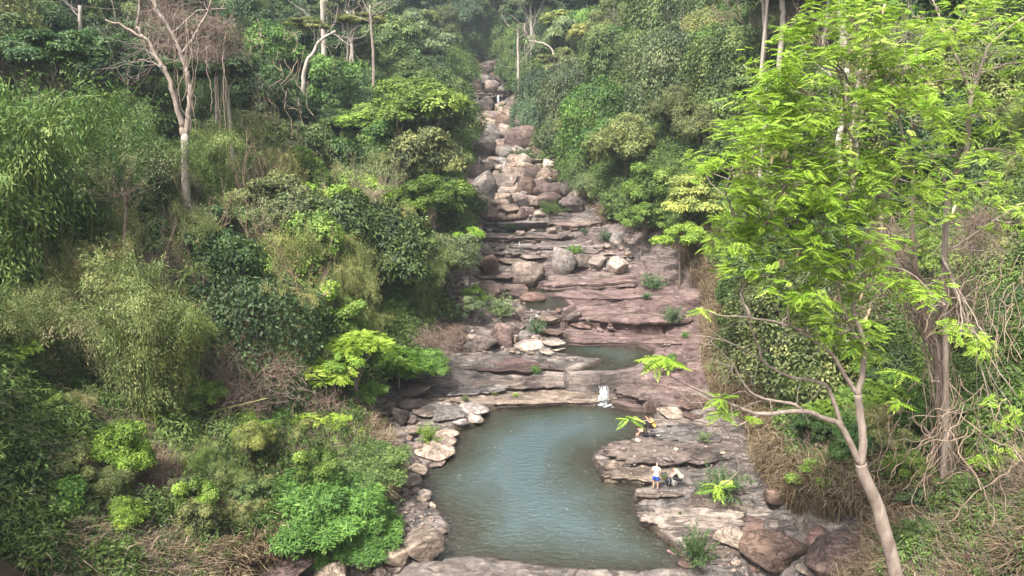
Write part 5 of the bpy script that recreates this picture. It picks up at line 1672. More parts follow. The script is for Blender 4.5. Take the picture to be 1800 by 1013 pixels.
def big_forked():
    D = 58
    rng = np.random.default_rng(8)
    bx, by, bz = P(330, 380, D)
    root = tag(empty("forked_tree", (bx, by, hz(bx, by))), "great pale forked tree with bare crooked limbs on the near slope", "tree")
    mb = MB()
    c = path_tube(mb, [(332, 470), (329, 375), (326, 300), (325, 235)], D, (.38, .30), 12)
    obj("trunk", local(mb.mesh("trunk", M_BARK_PALE, True), root), root)
    limbs = [([(325, 240), (318, 215), (305, 165), (292, 125), (278, 108), (262, 75), (243, 62), (215, 45), (185, 35)], (.25, .05)),
             ([(325, 240), (331, 205), (335, 165), (330, 130), (318, 95), (303, 60), (288, 35), (272, 10), (262, -20)], (.25, .07)),
             ([(290, 122), (272, 100), (262, 92)], (.12, .04)), ([(253, 68), (243, 48), (245, 15), (240, -25)], (.14, .06)),
             ([(288, 35), (275, 18), (273, -5), (270, -30)], (.16, .08)), ([(318, 95), (345, 60), (365, 20), (380, -20)], (.12, .05)),
             ([(303, 60), (325, 40), (350, 18), (400, 15)], (.07, .03)), ([(330, 130), (312, 80), (322, 60)], (.08, .03)), ([(292, 125), (262, 108), (243, 105)], (.07, .03))]
    for pth, w in limbs:
        mb = MB()
        c = path_tube(mb, pth, D, w, 8, rng=rng, wob=.04)
        twigs_from(mb, c, rng, 7, 2.4, .022, 3)
        obj("limb", local(mb.mesh("limb", M_BARK, True), root), root)
    for i in range(14):      # thin lianas hanging from the limbs
        a = rng.uniform(300, 400); y0 = rng.uniform(20, 110); y1 = rng.uniform(160, 330)
        mb = MB()
        path_tube(mb, [(a, y0), (a + rng.normal(0, 4), (y0 * 2 + y1) / 3), (a + rng.normal(0, 6), (y0 + y1 * 2) / 3), (a + rng.normal(0, 6), y1)], D + rng.uniform(-1.5, 1.5), (.035, .03), 4, rng=rng, wob=.05)
        o = obj("liana", local(mb.mesh("liana", M_TWIG), root), root)
big_forked()

def slender(name, path, D, w, label, mat, twn=0, L=1.6, leaf=None, crown=None):
    rng = np.random.default_rng(int(path[0][0]) + 3)
    x, y, z = P(path[0][0], path[0][1], D)
    g = hz(x, y)
    root = tag(empty(name, (x, y, g)), label, "tree")
    mb = MB()
    pts = [(x, y, min(g, z) - .2)] + [P(p[0], p[1], D) for p in path]
    if abs(pts[0][2] - pts[1][2]) < .3: pts = pts[1:]
    c = curve_pts(pts, 5, .02, rng)
    mb.tube(c, np.linspace(w[0], w[1], len(c)), 8, .5)
    obj("trunk", local(mb.mesh("trunk", mat, True), root), root)
    if twn:
        mb = MB(); tips = []
        twigs_from(mb, c, rng, twn, L, w[1] * .35, 3, .6, .25, tips, .82)
        obj("branches", local(mb.mesh("branches", mat, True), root), root)
        if leaf:
            lm = MB()
            T_ = np.array([t[0] for t in tips]); T_ = np.repeat(T_, 9, 0)
            dd = rng.normal(0, 1, T_.shape)
            leaves(lm, T_ + rng.normal(0, .12, T_.shape), dd, rng.normal(0, .4, T_.shape) + [0, 0, 1], .16, .07, np.clip(rng.normal(.6, .15, len(T_)), 0, 1))
            o = obj("foliage", local(lm.mesh("foliage", leaf), root), root); o.color = (1.2, 1.1, 1.6, 1)
    if crown:
        cx, cy, cz = P(crown[0], crown[1], D)
        r = crown[2] * zc_of(D, cz) / F
        o = obj("crown", CR[crown[3]][crown[5]], root, (cx - x, cy - y, cz - g), None, (r, r, r * crown[6])); o.color = (*PAL[crown[4]], 1)
    return root

slender("pale_tree", [(518, 250), (523, 205), (532, 165), (534, 130), (541, 105), (552, 92), (562, 72), (590, 55)], 86, (.33, .14), "slender leaning pale trunk with a bent top", M_BARK_PALE, 8, 3.5)
slender("pale_tree", [(571, 135), (569, 80), (567, 20), (566, -60)], 98, (.38, .26), "straight white trunk, thickest of those beside the yellow green crowns", M_BARK_PALE, 6, 4)
slender("pale_tree", [(611, 130), (611, 90), (613, 50), (610, 20)], 101, (.2, .12), "thin straight pale stem under the flat yellow green crown", M_BARK_PALE, 5, 2.5)
slender("pale_tree", [(616, 128), (617, 90), (618, 55), (622, 20)], 100.5, (.17, .1), "second thin straight pale stem under the flat yellow green crown", M_BARK_PALE, 4, 2.5)
slender("grey_tree", [(658, 195), (657, 150), (656, 90), (652, 40), (650, 10)], 94, (.26, .12), "tall grey trunk with forked bare top above the spreading bright tree", M_BARK, 9, 4)
slender("pale_tree", [(142, 150), (142, 110), (141, 60), (140, 10)], 72, (.22, .15), "thin pale trunk in the deep green of the near slope", M_BARK_PALE, 4, 2)
slender("grey_tree", [(245, 170), (243, 120), (242, 90)], 72, (.15, .1), "short grey trunk left of the great forked tree", M_BARK, 3, 2)
slender("grey_tree", [(203, 265), (212, 225), (222, 190), (226, 140)], 60, (.16, .08), "dark leaning stem under the deep green trees", M_BARK_DARK, 5, 2)
slender("pale_tree", [(911, 108), (910, 80), (911, 48)], 150, (.26, .2), "straight pale trunk above the far waterfall", M_BARK_PALE, 3, 3, None, (905, 32, 24, 'broad', 'blue', 1, .7))
slender("pale_tree", [(976, 168), (975, 140), (974, 112)], 125, (.25, .18), "pale trunk below the yellow olive trees on the slope", M_BARK_PALE, 3, 2, None, (968, 105, 22, 'layer', 'olive', 1, .8))
slender("pale_tree", [(1088, 108), (1087, 80), (1086, 50)], 128, (.3, .25), "thicker one of the straight pale stems on the ridge", M_BARK_PALE, 4, 3)
slender("pale_tree", [(1097, 100), (1097, 75), (1099, 50), (1090, 40)], 127, (.22, .16), "thinner one of the straight pale stems on the ridge", M_BARK_PALE, 3, 3)
slender("pale_tree", [(1049, 100), (1049, 75), (1050, 60)], 130, (.22, .18), "short pale stem left of the thicker pair on the ridge", M_BARK_PALE, 3, 3)
slender("bare_tree", [(972, 110), (972, 92), (962, 80), (945, 74), (930, 72)], 135, (.25, .1), "bare white branched tree on the ridge beside the gorge", M_BARK_PALE, 14, 5)
slender("pale_tree", [(1164, 130), (1163, 110), (1170, 92), (1200, 85)], 100, (.2, .1), "pale dead tree with a tangled top on the shoulder of the slope", M_BARK_PALE, 16, 3)
slender("pale_tree", [(1231, 140), (1231, 118), (1232, 100)], 92, (.16, .12), "short pale stem under the domed tree of pale climbers", M_BARK_PALE)
slender("pale_tree", [(934, 55), (933, 20), (932, -10)], 165, (.3, .25), "pale trunk standing highest on the far ridge", M_BARK_PALE, 3, 3)
slender("pale_tree", [(941, 50), (940, 20), (941, -20)], 166, (.24, .2), "thin pale trunk beside the highest one on the far ridge", M_BARK_PALE, 3, 3)
slender("pale_tree", [(1224, 30), (1224, 10), (1224, -40)], 110, (.3, .25), "white trunk cut off at the top above the domed tree", M_BARK_PALE)
slender("pale_tree", [(1345, 65), (1344, 40), (1342, 10), (1338, -30)], 80, (.28, .2), "broken pale trunk on the slope behind the lime green tree", M_BARK_PALE, 4, 3)
slender("pale_tree", [(1376, 40), (1375, 10), (1374, -40)], 78, (.3, .28), "straight pale trunk behind the lime green tree", M_BARK_PALE)
slender("pale_tree", [(1482, 85), (1478, 40), (1475, 0), (1473, -40)], 64, (.35, .26), "thick pale trunk with a side fork behind the lime green tree", M_BARK_PALE, 6, 3)
slender("pale_tree", [(1690, 60), (1690, 30), (1693, -30)], 56, (.3, .26), "smooth white trunk high behind the lime green tree", M_BARK_PALE, 3, 3)
for px_, w_, lab_ in ((1476, .26, "left stem of the three pale trunks behind the lime green crown"), (1497, .34, "thickest of the three pale trunks behind the lime green crown"), (1508, .2, "right stem of the three pale trunks behind the lime green crown")):
    slender("pale_tree", [(px_ - 4, 415), (px_ - 2, 360), (px_, 300), (px_ - 2, 250), (px_ + 6, 200), (px_ + 14, 120)], 52, (w_, w_ * .7), lab_, M_BARK_PALE, 5, 3)
slender("spindly_tree", [(225, 600), (222, 520), (217, 440), (220, 370), (215, 330)], 40, (.11, .06), "tall spindly tree with a bare radiating top over the pale bamboo", M_TWIG, 26, 1.6, M_BAMBOO)
slender("spindly_tree", [(655, 500), (660, 450), (664, 400), (662, 360), (660, 335)], 58, (.13, .07), "spindly pale tree with an umbrella of bare twigs", M_TWIG, 30, 2.0, M_BAMBOO)
slender("spindly_tree", [(512, 480), (510, 430), (505, 400)], 52, (.08, .05), "small bare tree with yellow green tips above the pale bamboo plume", M_TWIG, 24, 1.8, M_BAMBOO)
slender("spindly_tree", [(515, 580), (516, 540), (514, 530)], 47, (.09, .07), "short brown stem in the loose light green trees", M_BARK_DARK)
# tree leaning over the cascade: visible stem
slender("leaning_tree", [(727, 275), (740, 258), (755, 240), (772, 215), (782, 195)], 77, (.3, .18), "dark leaning stem under the spreading bright tree", M_BARK_DARK, 6, 2.5)

# bamboo poles that have fallen across the scrub
def pole(path, w, label, D=None, name="fallen_pole", mat=None):
    mb = MB()
    x, y, z, zc = hit(path[0][0], path[0][1])
    root_loc = (x, y, z)
    pts = [P(p[0], p[1], D or y - .5) for p in path]
    c = curve_pts(pts, 5)
    mb.tube(c, np.linspace(w, w * .6, len(c)), 6, .5)
    me = mb.mesh(name, mat or M_BAMBOO, True)
    me.transform(Matrix.Translation(-Vector(root_loc)))
    o = obj(name, me, None, root_loc); o.color = (2.2, 1.7, 2.0, 1)
    return tag(o, label, "branch")
pole([(280, 755), (340, 732), (410, 715), (470, 700)], .05, "long straw coloured bamboo pole leaning across the dry scrub")
pole([(320, 740), (390, 748), (440, 765)], .03, "thin arching cane under the long bamboo pole")
pole([(880, 310), (884, 300), (887, 285)], .16, "fallen white trunk standing among the rocks of the cascade", None, "dead_log", M_BARK_PALE)
pole([(901, 338), (899, 325), (899, 312)], .16, "pale upright log in the middle of the lower boulder pile", None, "dead_log", M_BARK_PALE)
pole([(1174, 968), (1190, 978), (1206, 986)], .07, "dark stick lying in the water by the dark upright bush", None, "driftwood", M_BARK_DARK)

# brown tangles of dead vines on the near slope
for px, py, rp, lab, D in [(445, 560, 46, "brown tangle of dead vines between green trees", 43), (390, 640, 55, "dark brown tangle beside the yellowing bamboo", 38), (270, 470, 40, "brown dead vines hanging behind the spindly tree", 42),
 (480, 660, 60, "brown thicket under the lime feathery tree", 39), (420, 700, 60, "dry twig thicket behind the leaning bamboo pole", 37), (560, 720, 55, "dry thicket behind the pale lime saplings", 40), (760, 600, 40, "reddish dry brush on the end boulder of the heap", 52),
 (800, 590, 30, "dry brush above the heap of boulders", 55), (500, 800, 40, "grey heap of dead stalks above the willow-leaved shrub", 35), (1680, 520, 66, "grey brown mass of dead vines on the near slope", 30), (1560, 430, 50, "dead vines caught in the limbs behind the lime crown", 36), (1720, 400, 60, "high mass of dead vines at the edge of the view", 34),
 (1500, 900, 50, "dry twigs on top of the great dark dome", 33), (1480, 20, 40, "leafless pinkish crown on the ridge behind the lime crown", 75), (1400, 40, 50, "wide leafless pinkish crown on the ridge", 80), (300, 40, 60, "leafless twigs high around the great forked tree", 62), (380, 60, 55, "hanging mass of dead twigs beside the great forked tree", 60)]:
    x, y, z = P(px, py, D)
    r = rp * zc_of(D, z) / F
    g = hz(x, y)
    root = tag(empty("dry_thicket", (x, y, g), RNG.uniform(0, 6)), lab, "thicket")
    tg = RNG.choice(TANG)
    o = obj("twigs", tg, root, (0, 0, max(z - g, .3 * r)), (0, 0, 0), (r, r, r))
    o.color = (.8, .75, .75, 1)
    o = obj("twigs", RNG.choice(TANG), root, (0, 0, max((z - g) - r * .7, .1 * r)), (0, 0, 2), (r, r, r))

# ------------------------------------------------------------------ the forest on both slopes
placed = []
def slope_ok(x, y, m=1.5):
    XLs, XRs = float(edge(LEFT_E, y)), float(edge(RIGHT_E, y))
    return x < XLs - m or x > XRs + m

rf = random.Random(5)
cnt = 0
cand = []
tries = 0
while tries < 60000 and len(cand) < 520:
    tries += 1
    D = math.exp(rf.uniform(math.log(38), math.log(330)))
    half = D * .80 + 8
    x = rf.uniform(-half, half)
    m = 2.2 + D * .008
    if not slope_ok(x, D, m): continue
    z = hz(x, D)
    px, py, zc = proj(x, D, z + 5)
    if not (-120 < px < 1920 and -60 < py < 900): continue
    if px > 1450 and D < 46: continue
    if px < 330 and D < 44: continue
    if px < 620 and D < 42: continue
    if 270 < px < 380 and D < 62: continue
    rmin = 2.9 + D * .028
    if any((x - a) ** 2 + (D - b) ** 2 < rmin ** 2 for a, b, _, _, _ in cand): continue
    cand.append((x, D, z, px, py))
print("forest trees", len(cand), tries)

ZL = {
 'nearleft': "tree of the near wooded slope, behind the forked tree and the bamboo",
}
for x, D, z, px, py in cand:
    left = px < 860
    q = rf.random()
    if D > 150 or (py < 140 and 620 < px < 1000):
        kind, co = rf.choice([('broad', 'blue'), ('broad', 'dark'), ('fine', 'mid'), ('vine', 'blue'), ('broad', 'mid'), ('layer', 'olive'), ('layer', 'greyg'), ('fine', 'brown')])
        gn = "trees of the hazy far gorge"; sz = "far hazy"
    elif left and px < 470:
        kind, co = rf.choice([('broad', 'deep'), ('broad', 'dark'), ('vine', 'dark'), ('fine', 'mid'), ('broad', 'mid'), ('vine', 'olive'), ('layer', 'mid')])
        gn = "trees high on the near wooded slope"
    elif left:
        kind, co = rf.choice([('broad', 'mid'), ('open', 'bright'), ('vine', 'mid'), ('fine', 'olive'), ('broad', 'dark'), ('layer', 'olive'), ('broad', 'bright'), ('open', 'lime'), ('broad', 'deep'), ('fine', 'greyg')] if py > 250 else [('broad', 'mid'), ('broad', 'fresh'), ('vine', 'mid'), ('fine', 'dark'), ('broad', 'dark'), ('layer', 'olive'), ('vine', 'deep'), ('broad', 'deep')])
        gn = "trees between the great forked tree and the gorge"
    elif px < 1300:
        kind, co = rf.choice([('vine', 'mid'), ('vine', 'olive'), ('vine', 'fresh'), ('vine', 'greyg'), ('broad', 'mid'), ('broad', 'fresh'), ('fine', 'olive'), ('vine', 'mid')])
        gn = "climber covered trees of the opposite slope"
    else:
        kind, co = rf.choice([('vine', 'mid'), ('vine', 'olive'), ('broad', 'deep'), ('broad', 'mid'), ('fine', 'dark'), ('broad', 'dark')])
        gn = "trees of the opposite slope behind the lime crown"
    if D > 120 and co in ('brown',) and rf.random() < .5: co = 'olive'
    r = (2.3 + D * .017) * rf.uniform(.8, 1.35)
    hc = r * rf.uniform(.9, 1.7) + rf.uniform(0, 2.5)
    tall = rf.random() < .17 and D > 60
    shp = {'broad': 'round leafy', 'fine': 'fine leaved', 'vine': 'climber draped', 'layer': 'layered', 'open': 'loose leaved'}[kind]
    cn = {'deep': 'deep green', 'dark': 'dark green', 'mid': 'mid green', 'olive': 'olive', 'fresh': 'fresh green', 'blue': 'blue green', 'greyg': 'grey green', 'brown': 'dull brown', 'yellow': 'yellow', 'bright': 'bright green', 'lime': 'lime green'}[co]
    tail = {"trees of the hazy far gorge": "in the hazy gorge", "trees high on the near wooded slope": "above the great forked tree",
            "trees between the great forked tree and the gorge": "between forked tree and gorge", "climber covered trees of the opposite slope": "across the stream",
            "trees of the opposite slope behind the lime crown": "behind the lime crown"}[gn]
    if tall:
        tree(x, D, rf.choice(['layer', 'broad']), r * .8, hc + 7, co, lm_label(f"tall {cn} pale trunked tree", *proj(x, D, z + hc + 7)[:2], LM_TREE), "tall " + gn, 'pale', .7)
    else:
        szw = 'small' if r < (2.3 + D * .017) * .95 else ('large' if r > (2.3 + D * .017) * 1.18 else 'middling')
        lab = lm_label(f"{szw} {cn} {shp} tree", *proj(x, D, z + hc)[:2], LM_TREE)
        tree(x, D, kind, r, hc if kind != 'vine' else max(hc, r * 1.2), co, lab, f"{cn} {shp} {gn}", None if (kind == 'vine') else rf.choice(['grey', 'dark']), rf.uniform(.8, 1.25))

# bare leafless trees sprinkled over the slopes
kb = 0
while kb < 18:
    D = math.exp(rf.uniform(math.log(44), math.log(220)))
    x = rf.uniform(-D * .75, D * .75)
    if not slope_ok(x, D, 3): continue
    z = hz(x, D)
    px, py, zc = proj(x, D, z + 8)
    if not (-50 < px < 1850 and -40 < py < 600): continue
    if 1250 < px and D < 60: continue
    kb += 1
    h = rf.uniform(8, 13) * (1 if D > 70 else .7)
    root = tag(empty("bare_tree", (x, D, z), rf.uniform(0, 6)), lm_label("leafless grey tree", px, py, LM_TREE), "tree", "leafless trees of the " + ("near slope" if px < 860 else "opposite slope"))
    o = obj("branches", BARE[kb % 5][0], root, scale=(h, h, h)); o.color = (.9, .88, .85, 1)

# slim leafless saplings and pale bamboo standing up through the near slope
kq, sp2 = 0, []
while kq < 62:
    px, py = rf.uniform(120, 780), rf.uniform(360, 720)
    if px > 640 and py > 560: continue
    if 265 < px < 400 and py < 560: continue
    h_ = hit(px, py)
    if h_ is None or not slope_ok(h_[0], h_[1], 1.5) or h_[1] < 33: continue
    if any(math.hypot(px - a, py - b) < 26 for a, b in sp2): continue
    sp2.append((px, py)); kq += 1
    x, D, z = h_[0], h_[1], h_[2]
    if kq % 5 < 3:
        hh_ = rf.uniform(8, 12.5)
        root = tag(empty("sapling", (x, D, z), rf.uniform(0, 6)), lm_label("slim leafless sapling", px, py - 40, LM_TREE), "sapling", "slim leafless saplings of the near slope")
        o = obj("branches", BARE[kq % 5][0], root, scale=(hh_ * .55, hh_ * .55, hh_)); o.color = (1.25, 1.15, 1.0, 1)
    else:
        hh_ = rf.uniform(7, 10)
        root = tag(empty("bamboo_clump", (x, D, z), rf.uniform(0, 6)), lm_label("slender straw coloured bamboo", px, py - 40, LM_TREE), "bamboo", "slender straw coloured bamboo of the near slope")
        c, l = BAM[kq % 4]
        a = obj("culms", c, root, scale=(hh_ * .6, hh_ * .6, hh_)); a.color = (1.3, 1.2, 1.2, 1)
        b = obj("leaves", l, root, scale=(hh_ * .6, hh_ * .6, hh_)); b.color = (1.9, 1.5, 2.0, 1)

# mixed shrubs and saplings on the near parts of both slopes
ks, spots = 0, []
while ks < 290:
    D = math.exp(rf.uniform(math.log(25), math.log(62)))
    x = rf.uniform(-D * .8 - 2, D * .8 + 2)
    if not slope_ok(x, D, 1.0): continue
    z = hz(x, D)
    px, py, zc = proj(x, D, z + 1)
    if not (-80 < px < 1880 and py < 1040): continue
    dry = 90 < px < 690 and py > 790
    if dry and rf.random() < .45: continue
    if 290 < px < 365 and 42 < D < 60: continue
    if 1225 < px < 1400 and 430 < py < 860 and rf.random() < .8: continue
    if any((x - a) ** 2 + (D - b) ** 2 < (.85 + D * .010) ** 2 for a, b in spots): continue
    spots.append((x, D)); ks += 1
    side = "near slope" if px < 860 else "opposite bank"
    kd = rf.choice(['open', 'open', 'broad', 'fine', 'willow', 'layer', 'bam', 'feather'])
    r = rf.uniform(.6, 1.25) * (.6 + D * .016)
    hgt = r * rf.uniform(.8, 2.6)
    if kd == 'bam':
        cm = rf.choice([(1.3, 1.2, 1.4), (.9, 1.0, .9), (1.8, 1.4, 2.0)])
        root = tag(empty("bamboo_clump", (x, D, z), rf.uniform(0, 6)), lm_label("young bamboo clump", px, py, LM_TREE), "bamboo", "young bamboo of the " + side)
        c, l = BAM[ks % 4]; h = r * rf.uniform(2.4, 4)
        a = obj("culms", c, root, scale=(h, h, h)); a.color = (.9, .95, .8, 1)
        b = obj("leaves", l, root, scale=(h, h, h)); b.color = (*cm, 1)
        continue
    co = rf.choice(['mid', 'olive', 'bright', 'fresh', 'greyg', 'lime', 'olive', 'olive', 'yellow', 'brown', 'mid'])
    if px > 1330: co = rf.choice(['mid', 'olive', 'dark', 'deep', 'fresh', 'bright', 'mid'])
    cn = {'deep': 'deep green', 'dark': 'dark green', 'mid': 'mid green', 'olive': 'olive', 'fresh': 'fresh green', 'greyg': 'grey green', 'bright': 'bright green', 'lime': 'lime green', 'yellow': 'yellow green', 'brown': 'dull brown'}[co]
    kn = {'open': 'loose leaved', 'broad': 'round leaved', 'fine': 'fine leaved', 'willow': 'narrow leaved', 'layer': 'tiered', 'feather': 'feathery'}[kd]
    root = tag(empty("shrub", (x, D, z), rf.uniform(0, 6)), lm_label(f"{cn} {kn} shrub", px, py, LM_TREE), "shrub", f"{cn} {kn} shrubs of the {side}")
    cr = obj("foliage", rf.choice(CR[kd]), root, (0, 0, hgt), (0, 0, rf.uniform(0, 6)), (r, r, r * rf.uniform(.7, 1.2)))
    cr.color = (*(np.array([.6, .6, .9]) * rf.uniform(.8, 1.3) if kd == 'feather' else np.array(tcol(co))), 1)
    obj("stems", rf.choice(TR['dark'] + TR['grey']), root, None, None, (hgt * 1.3, hgt * 1.3, hgt * 1.1))

# ------------------------------------------------------------------ ground cover, each kind one mass
def scatter(name, label, clump_mesh, color, pts):
    """pts: (x, y, z, scale, rz) rows; one object of instanced clumps"""
    src = bpy.data.objects.new(name + "_clump", clump_mesh)
    src.color = (*color, 1)
    me = bpy.data.meshes.new(name)
    A = np.array(pts, np.float32)
    me.vertices.add(len(A))
    me.vertices.foreach_set("co", A[:, :3].ravel())
    at = me.attributes.new("sc", 'FLOAT', 'POINT'); at.data.foreach_set("value", A[:, 3])
    at = me.attributes.new("rz", 'FLOAT', 'POINT'); at.data.foreach_set("value", A[:, 4])
    o = obj(name, me)
    tag(o, label, None, None, 'stuff')
    ng = bpy.data.node_groups.new(name, 'GeometryNodeTree')
    ng.interface.new_socket("Geometry", in_out='INPUT', socket_type='NodeSocketGeometry')
    ng.interface.new_socket("Geometry", in_out='OUTPUT', socket_type='NodeSocketGeometry')
    N = ng.nodes
    gi, go = N.new("NodeGroupInput"), N.new("NodeGroupOutput")
    oi = N.new("GeometryNodeObjectInfo"); oi.inputs["Object"].default_value = src; oi.inputs["As Instance"].default_value = True
    ip = N.new("GeometryNodeInstanceOnPoints")
    a1 = N.new("GeometryNodeInputNamedAttribute"); a1.data_type = 'FLOAT'; a1.inputs["Name"].default_value = "sc"
    a2 = N.new("GeometryNodeInputNamedAttribute"); a2.data_type = 'FLOAT'; a2.inputs["Name"].default_value = "rz"
    cx = N.new("ShaderNodeCombineXYZ")
    ng.links.new(a2.outputs[0], cx.inputs[2])
    ng.links.new(gi.outputs[0], ip.inputs["Points"])
    ng.links.new(oi.outputs["Geometry"], ip.inputs["Instance"])
    ng.links.new(cx.outputs[0], ip.inputs["Rotation"])
    ng.links.new(a1.outputs[0], ip.inputs["Scale"])
    ng.links.new(ip.outputs[0], go.inputs[0])
    md = o.modifiers.new("scatter", 'NODES'); md.node_group = ng
    return o

def reeds_(px, py, D, r):
    return (1205 < px < 1410 and 400 < py < 900) or (dryzone(px, py, D, r) and r.random() < .3)

def slope_points(n, seed, d0=22, d1=330, m=.4, s=(.5, 1.1), sd=.012, cond=None, lift=.0, patch=.0):
    r = np.random.default_rng(seed)
    out = []
    n = int(n * 1.15)
    reed = cond is reeds_
    while len(out) < n:
        D = math.exp(r.uniform(math.log(d0), math.log(d1)))
        x = r.uniform(-D * .85 - 3, D * .85 + 3)
        if not slope_ok(x, D, m + r.uniform(0, 1.2)): continue
        z = hz(x, D)
        px, py, zc = proj(x, D, z)
        if not (-150 < px < 1950 and -60 < py < 1150): continue
        if not reed and 1215 < px < 1390 and 410 < py < 840 and r.random() < .8: continue
        if cond and not cond(px, py, D, r): continue
        if patch and float(vn(np.array([x * .16]), np.array([D * .16]), None, seed * 7)[0]) < patch - .35 + r.normal(0, .18): continue
        sc = r.uniform(*s) * (1 + D * sd)
        out.append((x, D, z + lift * sc, sc, r.uniform(0, 6.28)))
    return out

def dryzone(px, py, D, r):      # the open dry scrub near the bottom of the near slope
    return (60 < px < 710 and py > 690) or (px > 1330 and py > 830)

CL_A = lobe_crown(600, [((0, 0, .35), (.8, .8, .5)), ((.5, .3, .25), (.5, .5, .4)), ((-.4, -.4, .3), (.5, .5, .45))], 230, 9, .12, .11, .058, .2, -.1).mesh("clump", M_LEAF)
CL_B = lobe_crown(601, [((0, 0, .5), (.7, .7, .7)), ((.4, -.3, .2), (.5, .5, .4))], 220, 10, .12, .14, .030, .4, -.2).mesh("clump", M_LEAF)
CL_C = lobe_crown(602, [((0, 0, .3), (.8, .8, .4)), ((-.5, .3, .5), (.35, .35, .5))], 170, 8, .14, .10, .062, .2, -.1, tv=.55).mesh("clump", M_LEAF)
CL_D = tuft(620, 34, 44, .12, .020, .9).mesh("clump", M_LEAF)
CL_E = tuft(621, 26, 44, .10, .038, 1.3).mesh("clump", M_LEAF)
scatter("undergrowth", "olive upright stems and leaves in the thickets", CL_D, (1.9, 1.35, 1.5), slope_points(4000, 11, d1=150, s=(.4, 1.5), lift=.5, patch=.4))
scatter("undergrowth", "tall leafy shoots in the thickets", CL_E, (1.4, 1.25, 1.1), slope_points(3400, 12, d1=150, s=(.4, 1.5), lift=.5, patch=.45))
scatter("dry_brush", "pale dead leaved stems in the thickets", CL_D, (3.0, 1.6, 2.8), slope_points(2800, 13, d1=110, s=(.4, 1.3), lift=.5, patch=.35, cond=lambda px, py, D, r: dryzone(px, py, D, r) or r.random() < .5))
CL_T = tangle(610, 90, (1, 1, .5), .012, .4, 5, .9).mesh("clump", M_TWIG)
CL_T2 = tangle(611, 70, (.8, .8, .9), .010, .25, 5, 1.3).mesh("clump", M_TWIG)

scatter("undergrowth", "dark leafy undergrowth covering both slopes", CL_A, (1.05, .95, 1.0), slope_points(6500, 1, s=(.4, 1.5),  cond=lambda px, py, D, r: not (dryzone(px, py, D, r) and r.random() < .93), patch=.3))
scatter("undergrowth", "drooping narrow leaved undergrowth on both slopes", CL_B, (1.6, 1.25, 1.4), slope_points(5500, 2, s=(.4, 1.7), cond=lambda px, py, D, r: not (dryzone(px, py, D, r) and r.random() < .85), patch=.3))
scatter("undergrowth", "bright low leaves between the shrubs", CL_C, (1.9, 1.9, 1.3), slope_points(4200, 3, d1=120, s=(.35, .8), cond=lambda px, py, D, r: not (dryzone(px, py, D, r) and r.random() < .6), patch=.4))
scatter("dry_brush", "brown dead twigs and dry brush on the slopes", CL_T, (.9, .85, .8), slope_points(7500, 4, d1=110, s=(.5, 1.2), patch=.3, cond=lambda px, py, D, r: dryzone(px, py, D, r) or r.random() < .35))
scatter("dry_brush", "upright dead stalks in the scrub", CL_T2, (.75, .66, .6), slope_points(6000, 5, d1=90, s=(.5, 1.2), patch=.3, cond=lambda px, py, D, r: dryzone(px, py, D, r) or r.random() < .35))
scatter("dry_grass", "straw coloured reeds and dry grass on the bank", DRYG[0], (1.6, 1.35, 1.1), slope_points(5200, 6, d1=80, m=-1.0, s=(.6, 1.9), sd=.006, cond=reeds_))
scatter("grass", "green arching grass in the scrub", GRASS[0], (1.1, 1.3, 1.2), slope_points(1200, 7, d1=60, s=(.5, 1.1), sd=.006, cond=lambda px, py, D, r: (dryzone(px, py, D, r) and r.random() < .6) or r.random() < .15))

# small rubble on the banks
def rubble_pts(n, seed):
    r = np.random.default_rng(seed); out = []
    polys = [a[0] for a in AREAS]
    k = 0
    while len(out) < n:
        pl = polys[r.integers(0, len(polys))]
        xs_, ys_ = [p[0] for p in pl], [p[1] for p in pl]
        x, y = r.uniform(min(xs_), max(xs_)), r.uniform(min(ys_), max(ys_))
        if not in_poly(pl, x, y): continue
        h = hit(x, y)
        if h is None: continue
        out.append((h[0], h[1], h[2] - .03, r.uniform(1.2, 5) * h[3] / F * .5 + .02, r.uniform(0, 6.28)))
    return out
for k_ in range(3):
    scatter("rubble", ["small grey rubble between the boulders", "small pink rubble between the boulders", "small pale rubble between the boulders"][k_], SMALL[k_], [(.8, .75, .75), (1.15, .95, .88), (1.4, 1.3, 1.2)][k_], rubble_pts(420, 900 + k_))

# ------------------------------------------------------------------ the lime green feathery trees close by
FR = []
for i in range(6):
    r_ = np.random.default_rng(700 + i)
    m_ = MB()
    frond(m_, (0, 0, 0), (0, 1, 0), np.array([0, 0, 1.]), 1.0, r_, .35 + .07 * i, 10, .10, .34, .22 + .07 * i)
    m_.tube(curve_pts([(0, 0, 0), (0, .5, -.06), (0, .95, -.3)], 3), np.linspace(.012, .004, 7), 3, .2, False)
    FR.append((m_, m_.mesh("leaf", M_LEAF_BRIGHT)))
FRV = [(m.V[0], m.F[0], m.A[0]) for m, _ in FR]


def frond_matrix(p, d, s, rng):
    d = unit(np.asarray(d, float))
    up = unit(np.array([0, 0, 1.]) + rng.normal(0, .22, 3))
    x = unit(np.cross(d, up))
    z = np.cross(x, d)
    M = np.eye(4)
    M[:3, 0], M[:3, 1], M[:3, 2], M[:3, 3] = x * s, d * s, z * s, p
    return M


